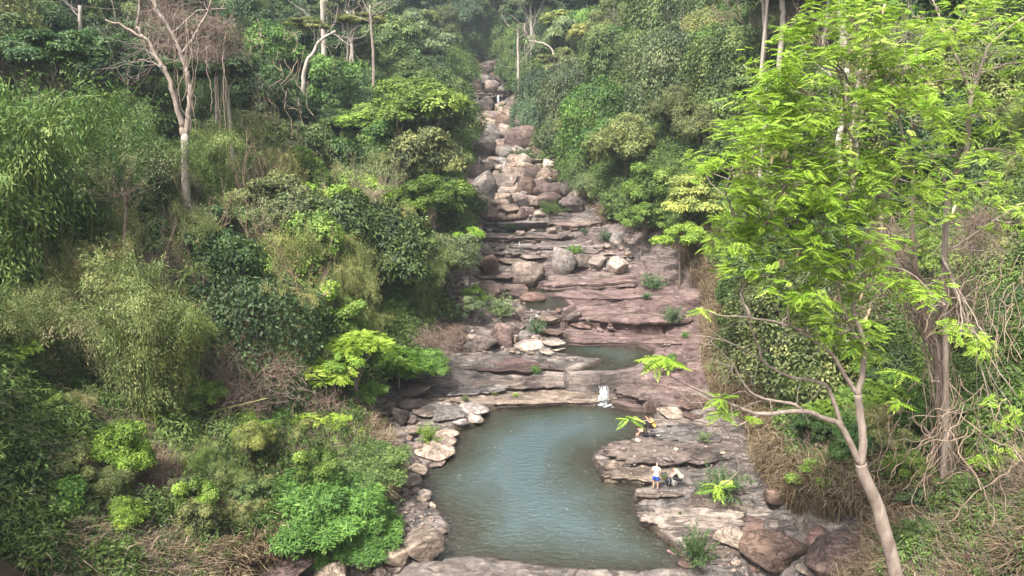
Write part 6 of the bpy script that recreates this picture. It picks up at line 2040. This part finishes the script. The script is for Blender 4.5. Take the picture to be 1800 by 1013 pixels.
def lime_tree(label, base, trunk, limbs, blobs, singles, seed, bark, individual, pods=()):
    rng = np.random.default_rng(seed)
    bx, by = base
    root = tag(empty("feathery_tree", (bx, by, hz(bx, by))), label, "tree")
    L0 = np.array(root.location)
    mb = MB()
    tp = [(bx, by, hz(bx, by) - .3)] + [P(*q) for q in trunk[0]]
    c = curve_pts(tp, 6)
    mb.tube(c, np.linspace(trunk[1][0], trunk[1][1], len(c)), 14)
    obj("trunk", local(mb.mesh("trunk", bark, True), root), root)
    nodes = [c[len(c) // 2:]]
    for pth, w, tw in limbs:
        mb = MB()
        lc = curve_pts([P(*q) for q in pth], 6, .008, rng)
        mb.tube(lc, np.linspace(w[0], w[1], len(lc)), 9)
        if tw: twigs_from(mb, lc, rng, tw, .9, .014, 2, .8, .1)
        obj("limb", local(mb.mesh("limb", bark, True), root), root)
        nodes.append(lc)
    nodes = np.concatenate(nodes)
    clusters = []
    for (px, py, rx, ry, D, n) in blobs:
        C = np.array(P(px, py, D))
        near = nodes[np.argmin(np.linalg.norm(nodes - C, axis=1) + np.maximum(0, nodes[:, 2] - C[2] + .3) * 2)]
        mb = MB()
        mid = (near + C) / 2 + np.array([rng.normal(0, .25), rng.normal(0, .25), rng.uniform(-.3, .15)])
        bc = curve_pts([near, mid, C], 6, .02, rng)
        mb.tube(bc, np.linspace(.045, .018, len(bc)), 6)
        for k in range(int(n * 1.1)):
            q = np.array(P(px + rng.normal(0, rx * .6), py + rng.normal(0, ry * .55), D + rng.normal(0, 1.1)))
            st = bc[int(rng.uniform(.45, 1) * (len(bc) - 1))]
            m = (st + q) / 2 + rng.normal(0, .12, 3) + [0, 0, -.08]
            tc = curve_pts([st, m, q], 3)
            mb.tube(tc, np.linspace(.014, .006, len(tc)), 3, .5, False)
            clusters.append((q, unit(q - st)))
        obj("branch", local(mb.mesh("branch", bark, True), root), root)
    fr = []
    for q, d in clusters:
        for j in range(rng.integers(11, 20)):
            a = rng.uniform(0, 2 * math.pi)
            dd = np.array([math.cos(a), math.sin(a), rng.uniform(-.25, .35)]) + d * .5
            fr.append((q + rng.normal(0, .19, 3) * [1, 1, .7], dd, rng.uniform(.22, .40)))
    for (px, py, D, n, s) in singles:
        q = np.array(P(px, py, D))
        for j in range(n):
            a = j * 6.28 / n + rng.normal(0, .3)
            fr.append((q + rng.normal(0, .04, 3), np.array([math.cos(a), math.sin(a), rng.uniform(-.2, .3)]), s * rng.uniform(.8, 1.1)))
    camp = np.array([0, 0, CAMZ])
    fr.sort(key=lambda f: np.linalg.norm(f[0] - camp) - (3 if f[2] > .7 else 0))
    big = MB()
    for i, (p, d, s) in enumerate(fr):
        M = frond_matrix(p - L0, d, s, rng)
        v = int(rng.integers(0, 6))
        if i < individual:
            o = bpy.data.objects.new("leaf", FR[v][1])
            link(o, root)
            o.matrix_local = Matrix(M.tolist())
            o.color = (1, 1, 1, 1)
        else:
            V, Fc, A = FRV[v]
            V2 = V @ M[:3, :3].T + M[:3, 3]
            big.add(V2, Fc, np.clip(A + rng.normal(0, .2), 0, 1))
    o = obj("crown", big.mesh("crown", M_LEAF_BRIGHT), root)
    o['kind'] = 'stuff'
    for (px, py, D, n) in pods:
        q = np.array(P(px, py, D)) - L0
        for j in range(n):
            m = MB()
            pp = [q + [0, 0, .12], q + [rng.normal(0, .02) + (j - n / 2) * .09, 0, 0], q + [(j - n / 2) * .11, 0, -.2]]
            m.tube(curve_pts(pp, 3), [.008, .03, .045, .05, .045, .03, .008], 5)
            obj("seed_pod", m.mesh("seed_pod", M_POD, True), root)
    return root

M_POD = simple_mat("pod_straw", (0.72, 0.56, 0.33), .7, .2, 30)
DA = 21.5
lime_tree("tall forked tree with lime green feathery leaves and hanging pods beside the pool", Pz(1592, 1075, 1.0)[:2] if False else (x_at(1600, DA, 2.2), DA),
 ([(1575, 1013, DA), (1552, 925, DA), (1542, 888, DA), (1518, 834, DA), (1513, 815, DA)], (.25, .185)),
 [([(1513, 817, DA), (1517, 774, DA), (1512, 730, DA), (1508, 693, DA)], (.14, .12), 0),
  ([(1508, 695, DA), (1516, 655, DA), (1519, 608, DA), (1508, 571, DA), (1500, 541, DA + .2), (1498, 480, DA + .4), (1488, 410, DA + .6), (1490, 330, DA + 1)], (.10, .035), 5),
  ([(1508, 600, DA), (1494, 570, DA), (1480, 540, DA - .3), (1470, 500, DA - .5)], (.06, .03), 3),
  ([(1508, 693, DA), (1497, 679, DA), (1468, 632, DA - .2), (1462, 622, DA - .2), (1435, 602, DA - .4), (1401, 578, DA - .6), (1368, 567, DA - .8), (1311, 558, DA - 1.2), (1265, 554, DA - 1.5), (1232, 540, DA - 1.7)], (.08, .014), 8),
  ([(1513, 819, DA), (1478, 750, DA), (1451, 737, DA - .1), (1411, 723, DA - .3), (1334, 728, DA - .6), (1284, 710, DA - .9), (1250, 696, DA - 1.2), (1190, 668, DA - 1.7), (1140, 642, DA - 2.1)], (.115, .014), 7),
  ([(1411, 723, DA - .3), (1394, 710, DA - .3), (1361, 705, DA - .3), (1327, 694, DA - .3), (1305, 672, DA - .4), (1288, 640, DA - .5), (1250, 600, DA - .8)], (.06, .015), 6),
  ([(1480, 752, DA), (1468, 713, DA + .2), (1456, 684, DA + .4), (1448, 675, DA + .4), (1418, 667, DA + .5), (1388, 662, DA + .6), (1344, 638, DA + .7), (1334, 610, DA + .8), (1318, 570, DA + .9), (1303, 528, DA + 1)], (.08, .02), 6),
  ([(1344, 638, DA + .7), (1300, 610, DA + .6), (1262, 596, DA + .4), (1225, 590, DA + .3)], (.03, .012), 4),
  ([(1334, 728, DA - .6), (1305, 745, DA - .8), (1273, 750, DA - 1), (1220, 744, DA - 1.4), (1160, 738, DA - 1.8), (1120, 742, DA - 2)], (.045, .010), 4),
  ([(1273, 750, DA - 1), (1285, 772, DA - 1), (1292, 800, DA - 1), (1298, 828, DA - 1), (1270, 852, DA - 1)], (.02, .010), 1),
  ([(1490, 330, DA + 1), (1502, 262, DA + .8), (1488, 225, DA + .8), (1484, 198, DA + .8)], (.05, .025), 4),
  ([(1498, 480, DA + .4), (1440, 450, DA), (1390, 430, DA - .3), (1330, 400, DA - .8), (1260, 430, DA - 1)], (.05, .015), 6),
  ([(1500, 500, DA + .4), (1540, 470, DA + .4), (1600, 480, DA), (1650, 530, DA - .3)], (.04, .015), 4),
  ([(1498, 470, DA + .5), (1580, 300, DA + .8), (1586, 238, DA + .8), (1572, 195, DA + .8), (1556, 165, DA + .8)], (.06, .025), 4)],
 [(1370, 130, 60, 32, 21, 15), (1450, 90, 60, 42, 22, 17), (1530, 40, 60, 40, 22, 15), (1590, 90, 60, 45, 22, 15), (1420, 195, 90, 34, 21, 20), (1540, 170, 75, 42, 22, 17), (1340, 235, 70, 26, 20.5, 14),
  (1460, 270, 85, 34, 21.5, 18), (1580, 270, 65, 36, 22, 13), (1400, 325, 80, 34, 21, 17), (1290, 290, 52, 26, 20, 11), (1500, 350, 60, 32, 22, 11), (1380, 385, 62, 28, 21, 11), (1480, 425, 60, 24, 21.5, 9),
  (1430, 470, 50, 20, 21, 6), (1530, 430, 50, 22, 22, 6), (1340, 180, 40, 20, 21, 7), (1320, 340, 50, 20, 20, 7), (1600, 180, 50, 30, 22, 8), (1480, 10, 40, 20, 22, 6), (1400, 60, 40, 20, 22, 5),
  (1390, 545, 45, 18, 20.8, 5), (1340, 420, 50, 24, 20.8, 5), (1450, 520, 50, 24, 21.2, 8), (1530, 480, 50, 24, 21.6, 8), (1480, 570, 40, 18, 21.3, 5), (1330, 475, 50, 22, 20.8, 8), (1560, 505, 60, 24, 21.8, 6), (1400, 510, 50, 18, 21, 5), (1470, 470, 50, 24, 21.4, 8), (1300, 400, 60, 26, 20.5, 11), (1480, 300, 90, 60, 21, 14), (1400, 250, 90, 60, 21, 14), (1540, 100, 90, 60, 22, 12), (1350, 300, 80, 40, 20.5, 12), (1400, 440, 60, 22, 21, 9), (1450, 380, 60, 30, 21.5, 10), (1560, 340, 50, 30, 22, 9), (1640, 525, 40, 16, 21, 4), (1440, 560, 40, 16, 21, 4), (1500, 590, 40, 14, 21.4, 4), (1520, 620, 20, 12, 21.4, 2)],
 [(1168, 632, 19.6, 7, .75), (1152, 640, 19.5, 5, .5), (1107, 735, 19.4, 5, .45), (1266, 699, 20.2, 7, .55), (1270, 727, 20.4, 8, .55), (1318, 733, 20.8, 5, .4), (1264, 855, 20.5, 6, .6), (1232, 546, 19.9, 5, .5), (1580, 655, 22, 7, .7), (1578, 710, 22, 6, .6), (1450, 590, 21, 6, .6), (1500, 610, 21.3, 6, .55)],
 81, M_BARK, 290, [(1374, 462, 21, 3), (1404, 446, 21, 1), (1428, 512, 21, 1), (1474, 524, 21.2, 2), (1530, 548, 21.4, 1), (1524, 560, 21.4, 1), (1493, 262, 21.5, 2), (1382, 268, 20.6, 2), (1360, 280, 20.6, 1), (1515, 520, 21.3, 1), (1380, 345, 20.6, 1), (1556, 15, 22, 1), (1678, 368, 22, 1), (1570, 180, 22, 1)])
DB = 28.4
lime_tree("second feathery lime tree on a slim brown trunk at the edge of the view", (x_at(1660, DB, 5), DB),
 ([(1662, 760, DB), (1662, 600, DB), (1660, 450, DB), (1670, 335, DB), (1697, 268, DB), (1703, 201, DB), (1707, 168, DB)], (.13, .09)),
 [([(1707, 168, DB), (1720, 130, DB), (1737, 84, DB), (1760, 60, DB), (1800, 30, DB)], (.07, .03), 4),
  ([(1707, 170, DB), (1690, 120, DB), (1670, 80, DB), (1655, 40, DB), (1640, 0, DB)], (.06, .025), 4),
  ([(1697, 272, DB), (1740, 262, DB), (1780, 270, DB), (1830, 282, DB)], (.06, .02), 4),
  ([(1670, 335, DB), (1640, 280, DB), (1610, 240, DB), (1600, 200, DB)], (.06, .02), 4),
  ([(1655, 450, DB), (1700, 420, DB), (1760, 380, DB), (1810, 350, DB)], (.05, .02), 4)],
 [(1660, 40, 60, 40, 26.5, 10), (1740, 30, 60, 40, 27.5, 11), (1790, 110, 50, 50, 27.5, 9), (1700, 120, 60, 45, 26.5, 12), (1640, 210, 60, 45, 26.5, 11), (1750, 190, 60, 45, 27.5, 12), (1800, 260, 50, 40, 27.5, 9), (1690, 260, 40, 40, 27.0, 6),
  (1740, 320, 60, 36, 27.0, 9), (1640, 330, 50, 36, 26.5, 8), (1800, 380, 40, 30, 27.0, 6), (1700, 390, 50, 24, 27.0, 5), (1600, 380, 40, 24, 26.5, 5), (1690, 590, 40, 22, 25.5, 5), (1735, 600, 30, 16, 25.5, 4), (1790, 700, 30, 30, 25.5, 4), (1760, 780, 30, 30, 25.5, 3)],
 [], 83, M_BARK, 150)

# limbs of a grey tree wrapped in vines right of the lime tree
def vine_tree():
    rng = np.random.default_rng(31)
    D = 29
    x, y = x_at(1665, D, 4), D
    root = tag(empty("vine_wrapped_tree", (x, y, hz(x, y))), "grey tree wrapped in dead vines with a crooked limb arching to the stream", "tree")
    mb = MB()
    c = curve_pts([(x, y, hz(x, y) - .3)] + [P(px, py, D) for px, py in [(1668, 850), (1660, 740), (1652, 640), (1630, 575), (1619, 541), (1603, 508), (1579, 471), (1556, 440), (1549, 400), (1546, 360)]], 5)
    mb.tube(c, np.linspace(.30, .12, len(c)), 12)
    obj("trunk", local(mb.mesh("trunk", M_BARK, True), root), root)
    for pth, w in [([(1619, 541), (1612, 480), (1604, 400), (1606, 300)], (.14, .05)), ([(1650, 640), (1655, 560), (1662, 450), (1664, 340)], (.12, .05)), ([(1630, 590), (1600, 545), (1560, 510), (1545, 493)], (.05, .03)), ([(1640, 600), (1580, 540), (1520, 490)], (.04, .02))]:
        mb = MB()
        lc = curve_pts([P(a, b, D) for a, b in pth], 5, .03, rng)
        mb.tube(lc, np.linspace(w[0], w[1], len(lc)), 8)
        twigs_from(mb, lc, rng, 10, 1.6, .02, 3)
        obj("limb", local(mb.mesh("limb", M_TWIG, True), root), root)
    mb = MB()
    for i in range(150):     # vines clasping the trunk
        k0 = rng.integers(0, len(c) - 12)
        k1 = min(len(c) - 1, k0 + rng.integers(8, 30))
        off = rng.normal(0, .30, 3)
        pts = c[k0:k1:2] + off + rng.normal(0, .10, (len(c[k0:k1:2]), 3))
        if len(pts) > 3: mb.tube(curve_pts(pts, 3), rng.uniform(.008, .022), 4, rng.uniform(0, 1), False)
    o = obj("vines", local(mb.mesh("vines", M_TWIG, True), root), root); o['kind'] = 'stuff'
vine_tree()

def liana_knot(px0, px1, py0, py1, D, n, lab, seed, w=(.008, .026)):
    rng = np.random.default_rng(seed)
    x, y, z = P((px0 + px1) / 2, py1, D)
    root = tag(empty("liana_tangle", (x, y, hz(x, y))), lab, "vines")
    for i in range(n):
        p = np.array(P(rng.uniform(px0, px1), rng.uniform(py0, py0 + (py1 - py0) * .5), D + rng.uniform(-.8, .8)))
        pts = [p]
        d = unit(rng.normal(0, .5, 3) + [0, 0, -1])
        for k in range(rng.integers(6, 15)):
            d = unit(d + rng.normal(0, .38, 3) + [0, 0, -.22])
            pts.append(pts[-1] + d * .3)
        mb = MB()
        mb.tube(curve_pts(pts, 4), rng.uniform(*w), 5, .5)
        o = obj("liana", local(mb.mesh("liana", M_TWIG, True), root), root); o.color = (1.0, .97, .92, 1)
liana_knot(1650, 1800, 660, 1000, 24.5, 48, "knot of pale twisted lianas at the corner beyond the dark dome", 5)
liana_knot(1560, 1680, 700, 960, 28, 26, "thin lianas beside the rounded brown boulder", 6, (.010, .022))
liana_knot(1690, 1800, 440, 680, 26, 30, "thin hanging lianas under the second lime tree", 7, (.008, .018))
liana_knot(430, 560, 30, 320, 64, 30, "thin grey lianas hanging beside the great forked tree", 8, (.02, .035))

# ------------------------------------------------------------------ falling water
def make_fall_mat():
    t = NT("white_water")
    n = t.noise(3.0, t.mapping(t.pos(), (3, 3, .8)), 5, .6)
    c = t.mix((.35, .40, .40), (.75, .79, .79), n)
    pr = t.principled(c, .5, t.bump(n, .5, .05), .5)
    tr = t.n("ShaderNodeBsdfTransparent")
    mx = t.n("ShaderNodeMixShader")
    t.t.links.new(t.ramp(n, [(.35, .35), (.6, 1.)]), mx.inputs[0])
    t.t.links.new(tr.outputs[0], mx.inputs[1]); t.t.links.new(pr.outputs[0], mx.inputs[2])
    return t.done(mx.outputs[0])
M_FALL = make_fall_mat()

def fall(px, py0, py1, wpx, lab, n=12, dens=1.0, seed=1):
    rng = np.random.default_rng(seed)
    a = hit(px, py0); b = hit(px, py1)
    mb = MB()
    s = a[3] / F
    A = np.array(a[:3]); Bm = np.array(b[:3])
    Bm[1] = min(Bm[1], A[1] - .05)
    for i in range(n):
        u = rng.normal(0, .45) * wpx * s * .5
        v = u * 1.25 + rng.normal(0, .04)
        st = A + [u, rng.uniform(0, .3), .06]
        en = Bm + [v, -.12 + rng.normal(0, .08), .02]
        a0, a1 = rng.uniform(0, .45), rng.uniform(.6, 1)
        k = np.linspace(a0, a1, 6)
        pts = st + (en - st) * np.stack([k, np.sqrt(k) * .8 + .2 * k, k ** 1.6], 1)
        pts = pts + rng.normal(0, .045, pts.shape)
        mb.tube(curve_pts(pts, 3), rng.uniform(.03, .075) * dens, 6, .5)
    for i in range(n):      # foam at the foot
        q = Bm + [rng.normal(0, wpx * s * .45), rng.normal(-.3, .25), .0]
        th = np.linspace(0, 6.28, 7)
        mb.tube([q + [-.07, 0, -.02], q + [0, 0, -.02], q + [.08, 0, -.02]], [.01, rng.uniform(.02, .045), .01], 6, .5)
    o = obj("waterfall", mb.mesh("waterfall", M_FALL, True))
    tag(o, lab, kind='structure')
fall(1061, 678, 708, 13, "small white fall where the stream drops into the broad pool", 44, .27, 1)
fall(917, 427, 437, 10, "thin white threads of water over the ledges", 5, .5, 2)
fall(932, 545, 560, 20, "little dark fall with white threads beside the round bush", 8, .6, 3)
fall(876, 168, 184, 4, "far thin waterfall under the overhanging lip", 4, 1.0, 5)

# ------------------------------------------------------------------ the visitors
M_SKIN = simple_mat("skin", (0.52, 0.30, 0.21), .55, .08)
M_WHITE = simple_mat("white_cotton", (0.74, 0.72, 0.66), .9, .05)
M_BLUE = simple_mat("blue_cloth", (0.02, 0.085, 0.42), .8, .12)
M_YELLOW = simple_mat("yellow_cloth", (0.62, 0.40, 0.10), .85, .1)
M_PATTERN = simple_mat("patterned_cloth", (0.42, 0.40, 0.28), .85, .45, 9)
M_BLACK = simple_mat("black_cloth", (0.018, 0.018, 0.02), .8, .2)
M_GREYC = simple_mat("grey_cloth", (0.24, 0.23, 0.21), .85, .2)
M_HAIR = simple_mat("dark_hair", (0.02, 0.015, 0.012), .6, .2)
M_HAIRG = simple_mat("grey_hair", (0.35, 0.32, 0.29), .7, .2)
M_LBLUE = simple_mat("light_blue_cloth", (0.32, 0.46, 0.62), .8, .1)


def skin_obj(name, pts, edges, mat, parent, sub=2):
    me = bpy.data.meshes.new(name)
    me.from_pydata([p[:3] for p in pts], edges, [])
    me.materials.append(mat)
    o = link(bpy.data.objects.new(name, me), parent)
    m = o.modifiers.new("skin", 'SKIN')
    m.use_smooth_shade = True
    if not me.skin_vertices: 
        me.attributes  # skin layer is made with the modifier below
        bpy.context.view_layer.objects.active = o
    sv = me.skin_vertices[0].data if me.skin_vertices else None
    if sv:
        for i, p in enumerate(pts):
            r = p[3]
            sv[i].radius = (r, p[4]) if len(p) > 4 else (r, r)
            sv[i].use_root = (i == 0)
    s = o.modifiers.new("sub", 'SUBSURF')
    s.levels = s.render_levels = sub
    return o


def skin_mesh(name, pts, edges, mat, parent):
    """one continuous surface grown over the skeleton"""
    import bmesh
    bm = bmesh.new()
    lay = bm.verts.layers.skin.new()
    vs = []
    for i, p in enumerate(pts):
        v = bm.verts.new(p[:3])
        v[lay].radius = (p[3], p[4] if len(p) > 4 else p[3])
        v[lay].use_root = (i == 0)
        vs.append(v)
    for a, b in edges: bm.edges.new((vs[a], vs[b]))
    me = bpy.data.meshes.new(name)
    bm.to_mesh(me); bm.free()
    me.materials.append(mat)
    o = link(bpy.data.objects.new(name, me), parent)
    m = o.modifiers.new("skin", 'SKIN'); m.use_smooth_shade = True; m.branch_smoothing = .4
    s = o.modifiers.new("sub", 'SUBSURF'); s.levels = s.render_levels = 2
    return o


def person(px, py, face, J, wear, label, hair=None, group=None, z=None):
    """J: joints in metres, +y is forward; wear: list of (name, material, joints, extra radius)"""
    h = hit(px, py)
    root = tag(empty("person", (h[0], h[1], h[2]), math.radians(face)), label, "person", group)
    R = dict(pelvis=.125, waist=.115, chest=.13, neck=.052, head=.088, crown=.075, shoulder=.062, elbow=.042, wrist=.030, palm=.034, hip=.088, knee=.056, ankle=.038, toe=.032, heel=.034)
    pts, ix = [], {}
    def add(n, p, r):
        ix[n] = len(pts); pts.append((*p, r))
    E = []
    order = ['pelvis', 'waist', 'chest', 'neck', 'head', 'crown']
    for n in order: add(n, J[n], R[n])
    for a, b in zip(order, order[1:]): E.append((ix[a], ix[b]))
    hd = np.array(J['head']); fwd = np.array(J.get('look', (0, 1, 0)), float)
    fwd = fwd / np.linalg.norm(fwd)
    add('nose', hd + fwd * .095 + [0, 0, -.01], .012); E.append((ix['head'], ix['nose']))
    for s in ('l', 'r'):
        sh, el_, wr = [np.array(J[k + s], float) for k in ('shoulder', 'elbow', 'wrist')]
        add('sh' + s, sh, R['shoulder']); add('el' + s, el_, R['elbow']); add('wr' + s, wr, R['wrist'])
        d = unit((wr - el_))
        pm = wr + d * .07
        add('pm' + s, pm, R['palm'])
        E += [(ix['chest'], ix['sh' + s]), (ix['sh' + s], ix['el' + s]), (ix['el' + s], ix['wr' + s]), (ix['wr' + s], ix['pm' + s])]
        sd = unit(np.cross(d, fwd + [.01, .02, .3]))
        for f, (o_, l_) in enumerate([(-.03, .07), (-.01, .085), (.012, .08), (.032, .065)]):
            q1 = pm + d * .035 + sd * o_; q2 = pm + d * (.035 + l_ * .6) + sd * o_ * 1.15 + fwd * .01; 
            add(f'f{s}{f}a', q1, .0095); add(f'f{s}{f}b', q2 + d * l_ * .3 + fwd * .012, .0075)
            E += [(ix['pm' + s], ix[f'f{s}{f}a']), (ix[f'f{s}{f}a'], ix[f'f{s}{f}b'])]
        add('th' + s, wr + d * .05 + sd * .05 + fwd * .03, .010); E.append((ix['wr' + s], ix['th' + s]))
        hp, kn, an = [np.array(J[k + s], float) for k in ('hip', 'knee', 'ankle')]
        add('hp' + s, hp, R['hip']); add('kn' + s, kn, R['knee']); add('an' + s, an, R['ankle'])
        fd = np.array(J.get('toe' + s, an + [0, .17, -.04]), float)
        add('to' + s, fd, R['toe'])
        E += [(ix['pelvis'], ix['hp' + s]), (ix['hp' + s], ix['kn' + s]), (ix['kn' + s], ix['an' + s]), (ix['an' + s], ix['to' + s])]
    skin_mesh("body", pts, E, M_SKIN, root)
    for (nm, mat, segs, ex) in wear:
        wp, wi, we = [], {}, []
        def node(k):
            key, t = (k if isinstance(k, tuple) else (k, None))
            if k in wi: return wi[k]
            if isinstance(key, str) and t is None:
                p = np.array(pts[ix[key]][:3]); r = pts[ix[key]][3]
            else:
                a, b = key.split('>')
                p = np.array(pts[ix[a]][:3]) * (1 - t) + np.array(pts[ix[b]][:3]) * t; r = pts[ix[a]][3] * (1 - t) + pts[ix[b]][3] * t
            wi[k] = len(wp); wp.append((*p, r + ex)); return wi[k]
        for a, b in segs: we.append((node(a), node(b)))
        skin_mesh(nm, wp, we, mat, root)
    if hair:
        mat, rr, down = hair
        top = np.array(J['crown']); 
        hp_ = [(*(top + [0, 0, .02] - fwd * .02), rr), (*(hd - fwd * .045 + [0, 0, .03]), rr)]
        he = [(0, 1)]
        if down: hp_.append((*(hd - fwd * .09 - np.array([0, 0, down])), rr * .75)); he.append((1, 2))
        skin_mesh("hair", hp_, he, mat, root)
    # eyes and mouth
    up = np.array([0, 0, 1.]); sx = unit(np.cross(fwd, up))
    for s in (-1, 1):
        m = MB(); m.tube([hd + fwd * .088 + sx * s * .03 + up * .02, hd + fwd * .096 + sx * s * .03 + up * .02], [.010, .006], 6)
        obj("eye", m.mesh("eye", M_BLACK), root)
    return root

stand = dict(pelvis=(0, 0, .92), waist=(0, .0, 1.08), chest=(0, 0, 1.28), neck=(0, .03, 1.46), head=(0, .07, 1.57), crown=(0, .08, 1.66), look=(0, 1, -.5),
             shoulderl=(-.18, 0, 1.38), elbowl=(-.24, .02, 1.12), wristl=(-.22, .12, .92), shoulderr=(.18, 0, 1.38), elbowr=(.24, .02, 1.12), wristr=(.20, .14, .92),
             hipl=(-.10, 0, .86), kneel=(-.12, .02, .48), anklel=(-.13, 0, .07), hipr=(.10, 0, .86), kneer=(.11, .03, .48), ankler=(.12, .01, .07))
shirt = [('waist', 'chest'), ('chest', ('chest>neck', .55)), ('chest', 'shl'), ('shl', ('shl>ell', .6)), ('chest', 'shr'), ('shr', ('shr>elr', .6)), ('waist', ('pelvis>waist', .4))]
shorts = [('pelvis', ('pelvis>waist', .6)), ('pelvis', 'hpl'), ('hpl', ('hpl>knl', .75)), ('pelvis', 'hpr'), ('hpr', ('hpr>knr', .75))]
trous = [('pelvis', ('pelvis>waist', .6)), ('pelvis', 'hpl'), ('hpl', 'knl'), ('knl', ('knl>anl', .9)), ('pelvis', 'hpr'), ('hpr', 'knr'), ('knr', ('knr>anr', .9))]
person(1152, 861, -25, stand, [("shirt", M_WHITE, shirt, .03), ("shorts", M_BLUE, shorts, .035)], "standing person in a white t-shirt and blue shorts, back turned", (M_HAIRG, .085, 0))
bend = dict(pelvis=(0, -.22, .50), waist=(0, -.10, .66), chest=(0, .08, .84), neck=(0, .22, .96), head=(0, .31, 1.03), crown=(0, .37, 1.10), look=(0, .8, -.7),
            shoulderl=(-.18, .14, .88), elbowl=(-.22, .30, .66), wristl=(-.12, .44, .48), shoulderr=(.18, .14, .88), elbowr=(.22, .30, .66), wristr=(.12, .46, .46),
            hipl=(-.11, -.18, .46), kneel=(-.17, .22, .50), anklel=(-.15, .12, .07), hipr=(.11, -.18, .46), kneer=(.17, .22, .50), ankler=(.15, .12, .07))
person(1191, 853, 72, bend, [("shirt", M_PATTERN, shirt, .03), ("trousers", M_BLACK, trous, .025)], "crouching person in a patterned grey yellow shirt bending over the bags", (M_HAIR, .118, 0))
sitc = dict(pelvis=(0, 0, .12), waist=(0, .04, .28), chest=(0, .10, .48), neck=(0, .16, .66), head=(0, .21, .77), crown=(0, .22, .86), look=(0, 1, -.3),
            shoulderl=(-.16, .10, .58), elbowl=(-.22, .26, .42), wristl=(-.10, .42, .44), shoulderr=(.16, .10, .58), elbowr=(.22, .26, .42), wristr=(.10, .44, .44),
            hipl=(-.10, .04, .12), kneel=(-.12, .42, .44), anklel=(-.11, .52, .07), hipr=(.10, .04, .12), kneer=(.12, .42, .42), ankler=(.11, .56, .07))
person(1136, 768, 68, sitc, [("shirt", M_BLACK, shirt, .035), ("shorts", M_BLACK, shorts, .03)], "seated person in black with bare knees drawn up at the water", (M_HAIR, .115, .22))
sitd = dict(sitc); sitd.update(wristl=(-.08, .44, .66), wristr=(.06, .48, .70), elbowl=(-.22, .28, .48), elbowr=(.22, .28, .50))
person(1149, 753, 75, sitd, [("shirt", M_YELLOW, shirt, .035), ("trousers", M_BLACK, trous, .02)], "seated person in a yellow shirt lifting both hands to the face", (M_HAIR, .118, 0))


def lump(px, py, dims, mat, name, label, cat, seed, strap=False, rz=0):
    h = hit(px, py)
    V, Fc = ICO3[0].copy(), ICO3[1]
    V = np.sign(V) * np.abs(V) ** .75
    V += (.10 * fbm(V[:, 0] * 1.6, V[:, 1] * 1.6, V[:, 2] * 1.6, seed, 3))[:, None] * V
    V[:, 2] = (V[:, 2] + 1) / 2
    root = tag(empty(name, (h[0], h[1], h[2]), rz), label, cat)
    obj("body", mesh("body", V * np.array([dims[0] / 2, dims[1] / 2, dims[2]]), Fc, mat, True), root)
    if strap:
        for s in (-1, 1):
            m = MB()
            m.tube(curve_pts([(s * dims[0] * .22, -dims[1] * .4, dims[2] * .95), (s * dims[0] * .3, -dims[1] * .75, dims[2] * .6), (s * dims[0] * .25, -dims[1] * .5, dims[2] * .15)], 4), .018, 5)
            obj("strap", m.mesh("strap", M_GREYC, True), root)
        m = MB(); m.tube(curve_pts([(-.06, 0, dims[2] * .97), (0, 0, dims[2] * 1.1), (.06, 0, dims[2] * .97)], 4), .012, 5)
        obj("handle", m.mesh("handle", M_GREYC, True), root)
        obj("pocket", mesh("pocket", V * np.array([dims[0] * .36, dims[1] * .22, dims[2] * .5]) + [0, dims[1] * .42, .05], Fc, mat, True), root)
    return root
lump(1175, 853, (.38, .3, .52), M_BLACK, "backpack", "black backpack standing in front of the crouching visitor", "backpack", 3, True, .4)
lump(1184, 854, (.26, .26, .42), M_GREYC, "backpack", "grey backpack between the black one and the crouching visitor", "backpack", 4, True, 1)
lump(1181, 842, (.12, .12, .34), M_LBLUE, "towel", "light blue towel over the grey backpack", "towel", 5)
lump(1166, 836, (.45, .3, .18), M_BLACK, "bag", "flat dark bag lying behind the standing visitor", "bag", 6, True)
lump(1150, 765, (.42, .22, .10), M_BLACK, "clothes_pile", "black clothes lying beside the seated person in black", "clothes", 7)
lump(1157, 767, (.26, .2, .08), M_GREYC, "shoe", "dark shoe at the end of the black clothes", "shoes", 8)
lump(1164, 760, (.24, .14, .09), M_GREYC, "shoe", "small grey shoe on the pale rock near the seated visitors", "shoes", 9)
lump(1176, 750, (.36, .24, .07), M_BLACK, "cap", "black cap lying on the rock behind the seated visitors", "cap", 10)

# ------------------------------------------------------------------ the hazy air
def haze():
    t = NT("haze_air")
    v = t.n("ShaderNodeVolumePrincipled")
    v.inputs["Color"].default_value = (0.80, 0.90, 1.0, 1)
    v.inputs["Density"].default_value = HAZE_D
    v.inputs["Anisotropy"].default_value = 0.2
    t.t.links.new(v.outputs[0], t.out.inputs["Volume"])
    x0, x1, y0, y1, z0, z1 = -640, 640, -70, 480, float(H.min()) - 1.0, float(H.max()) + 35
    V = [(x, y, z) for x in (x0, x1) for y in (y0, y1) for z in (z0, z1)]
    Fc = [(0, 1, 3, 2), (4, 6, 7, 5), (0, 4, 5, 1), (2, 3, 7, 6), (0, 2, 6, 4), (1, 5, 7, 3)]
    o = obj("haze", mesh("haze", V, Fc, t.m))
    tag(o, "thin blue haze filling the valley", kind='stuff')
HAZE_D = 0.00032
haze()
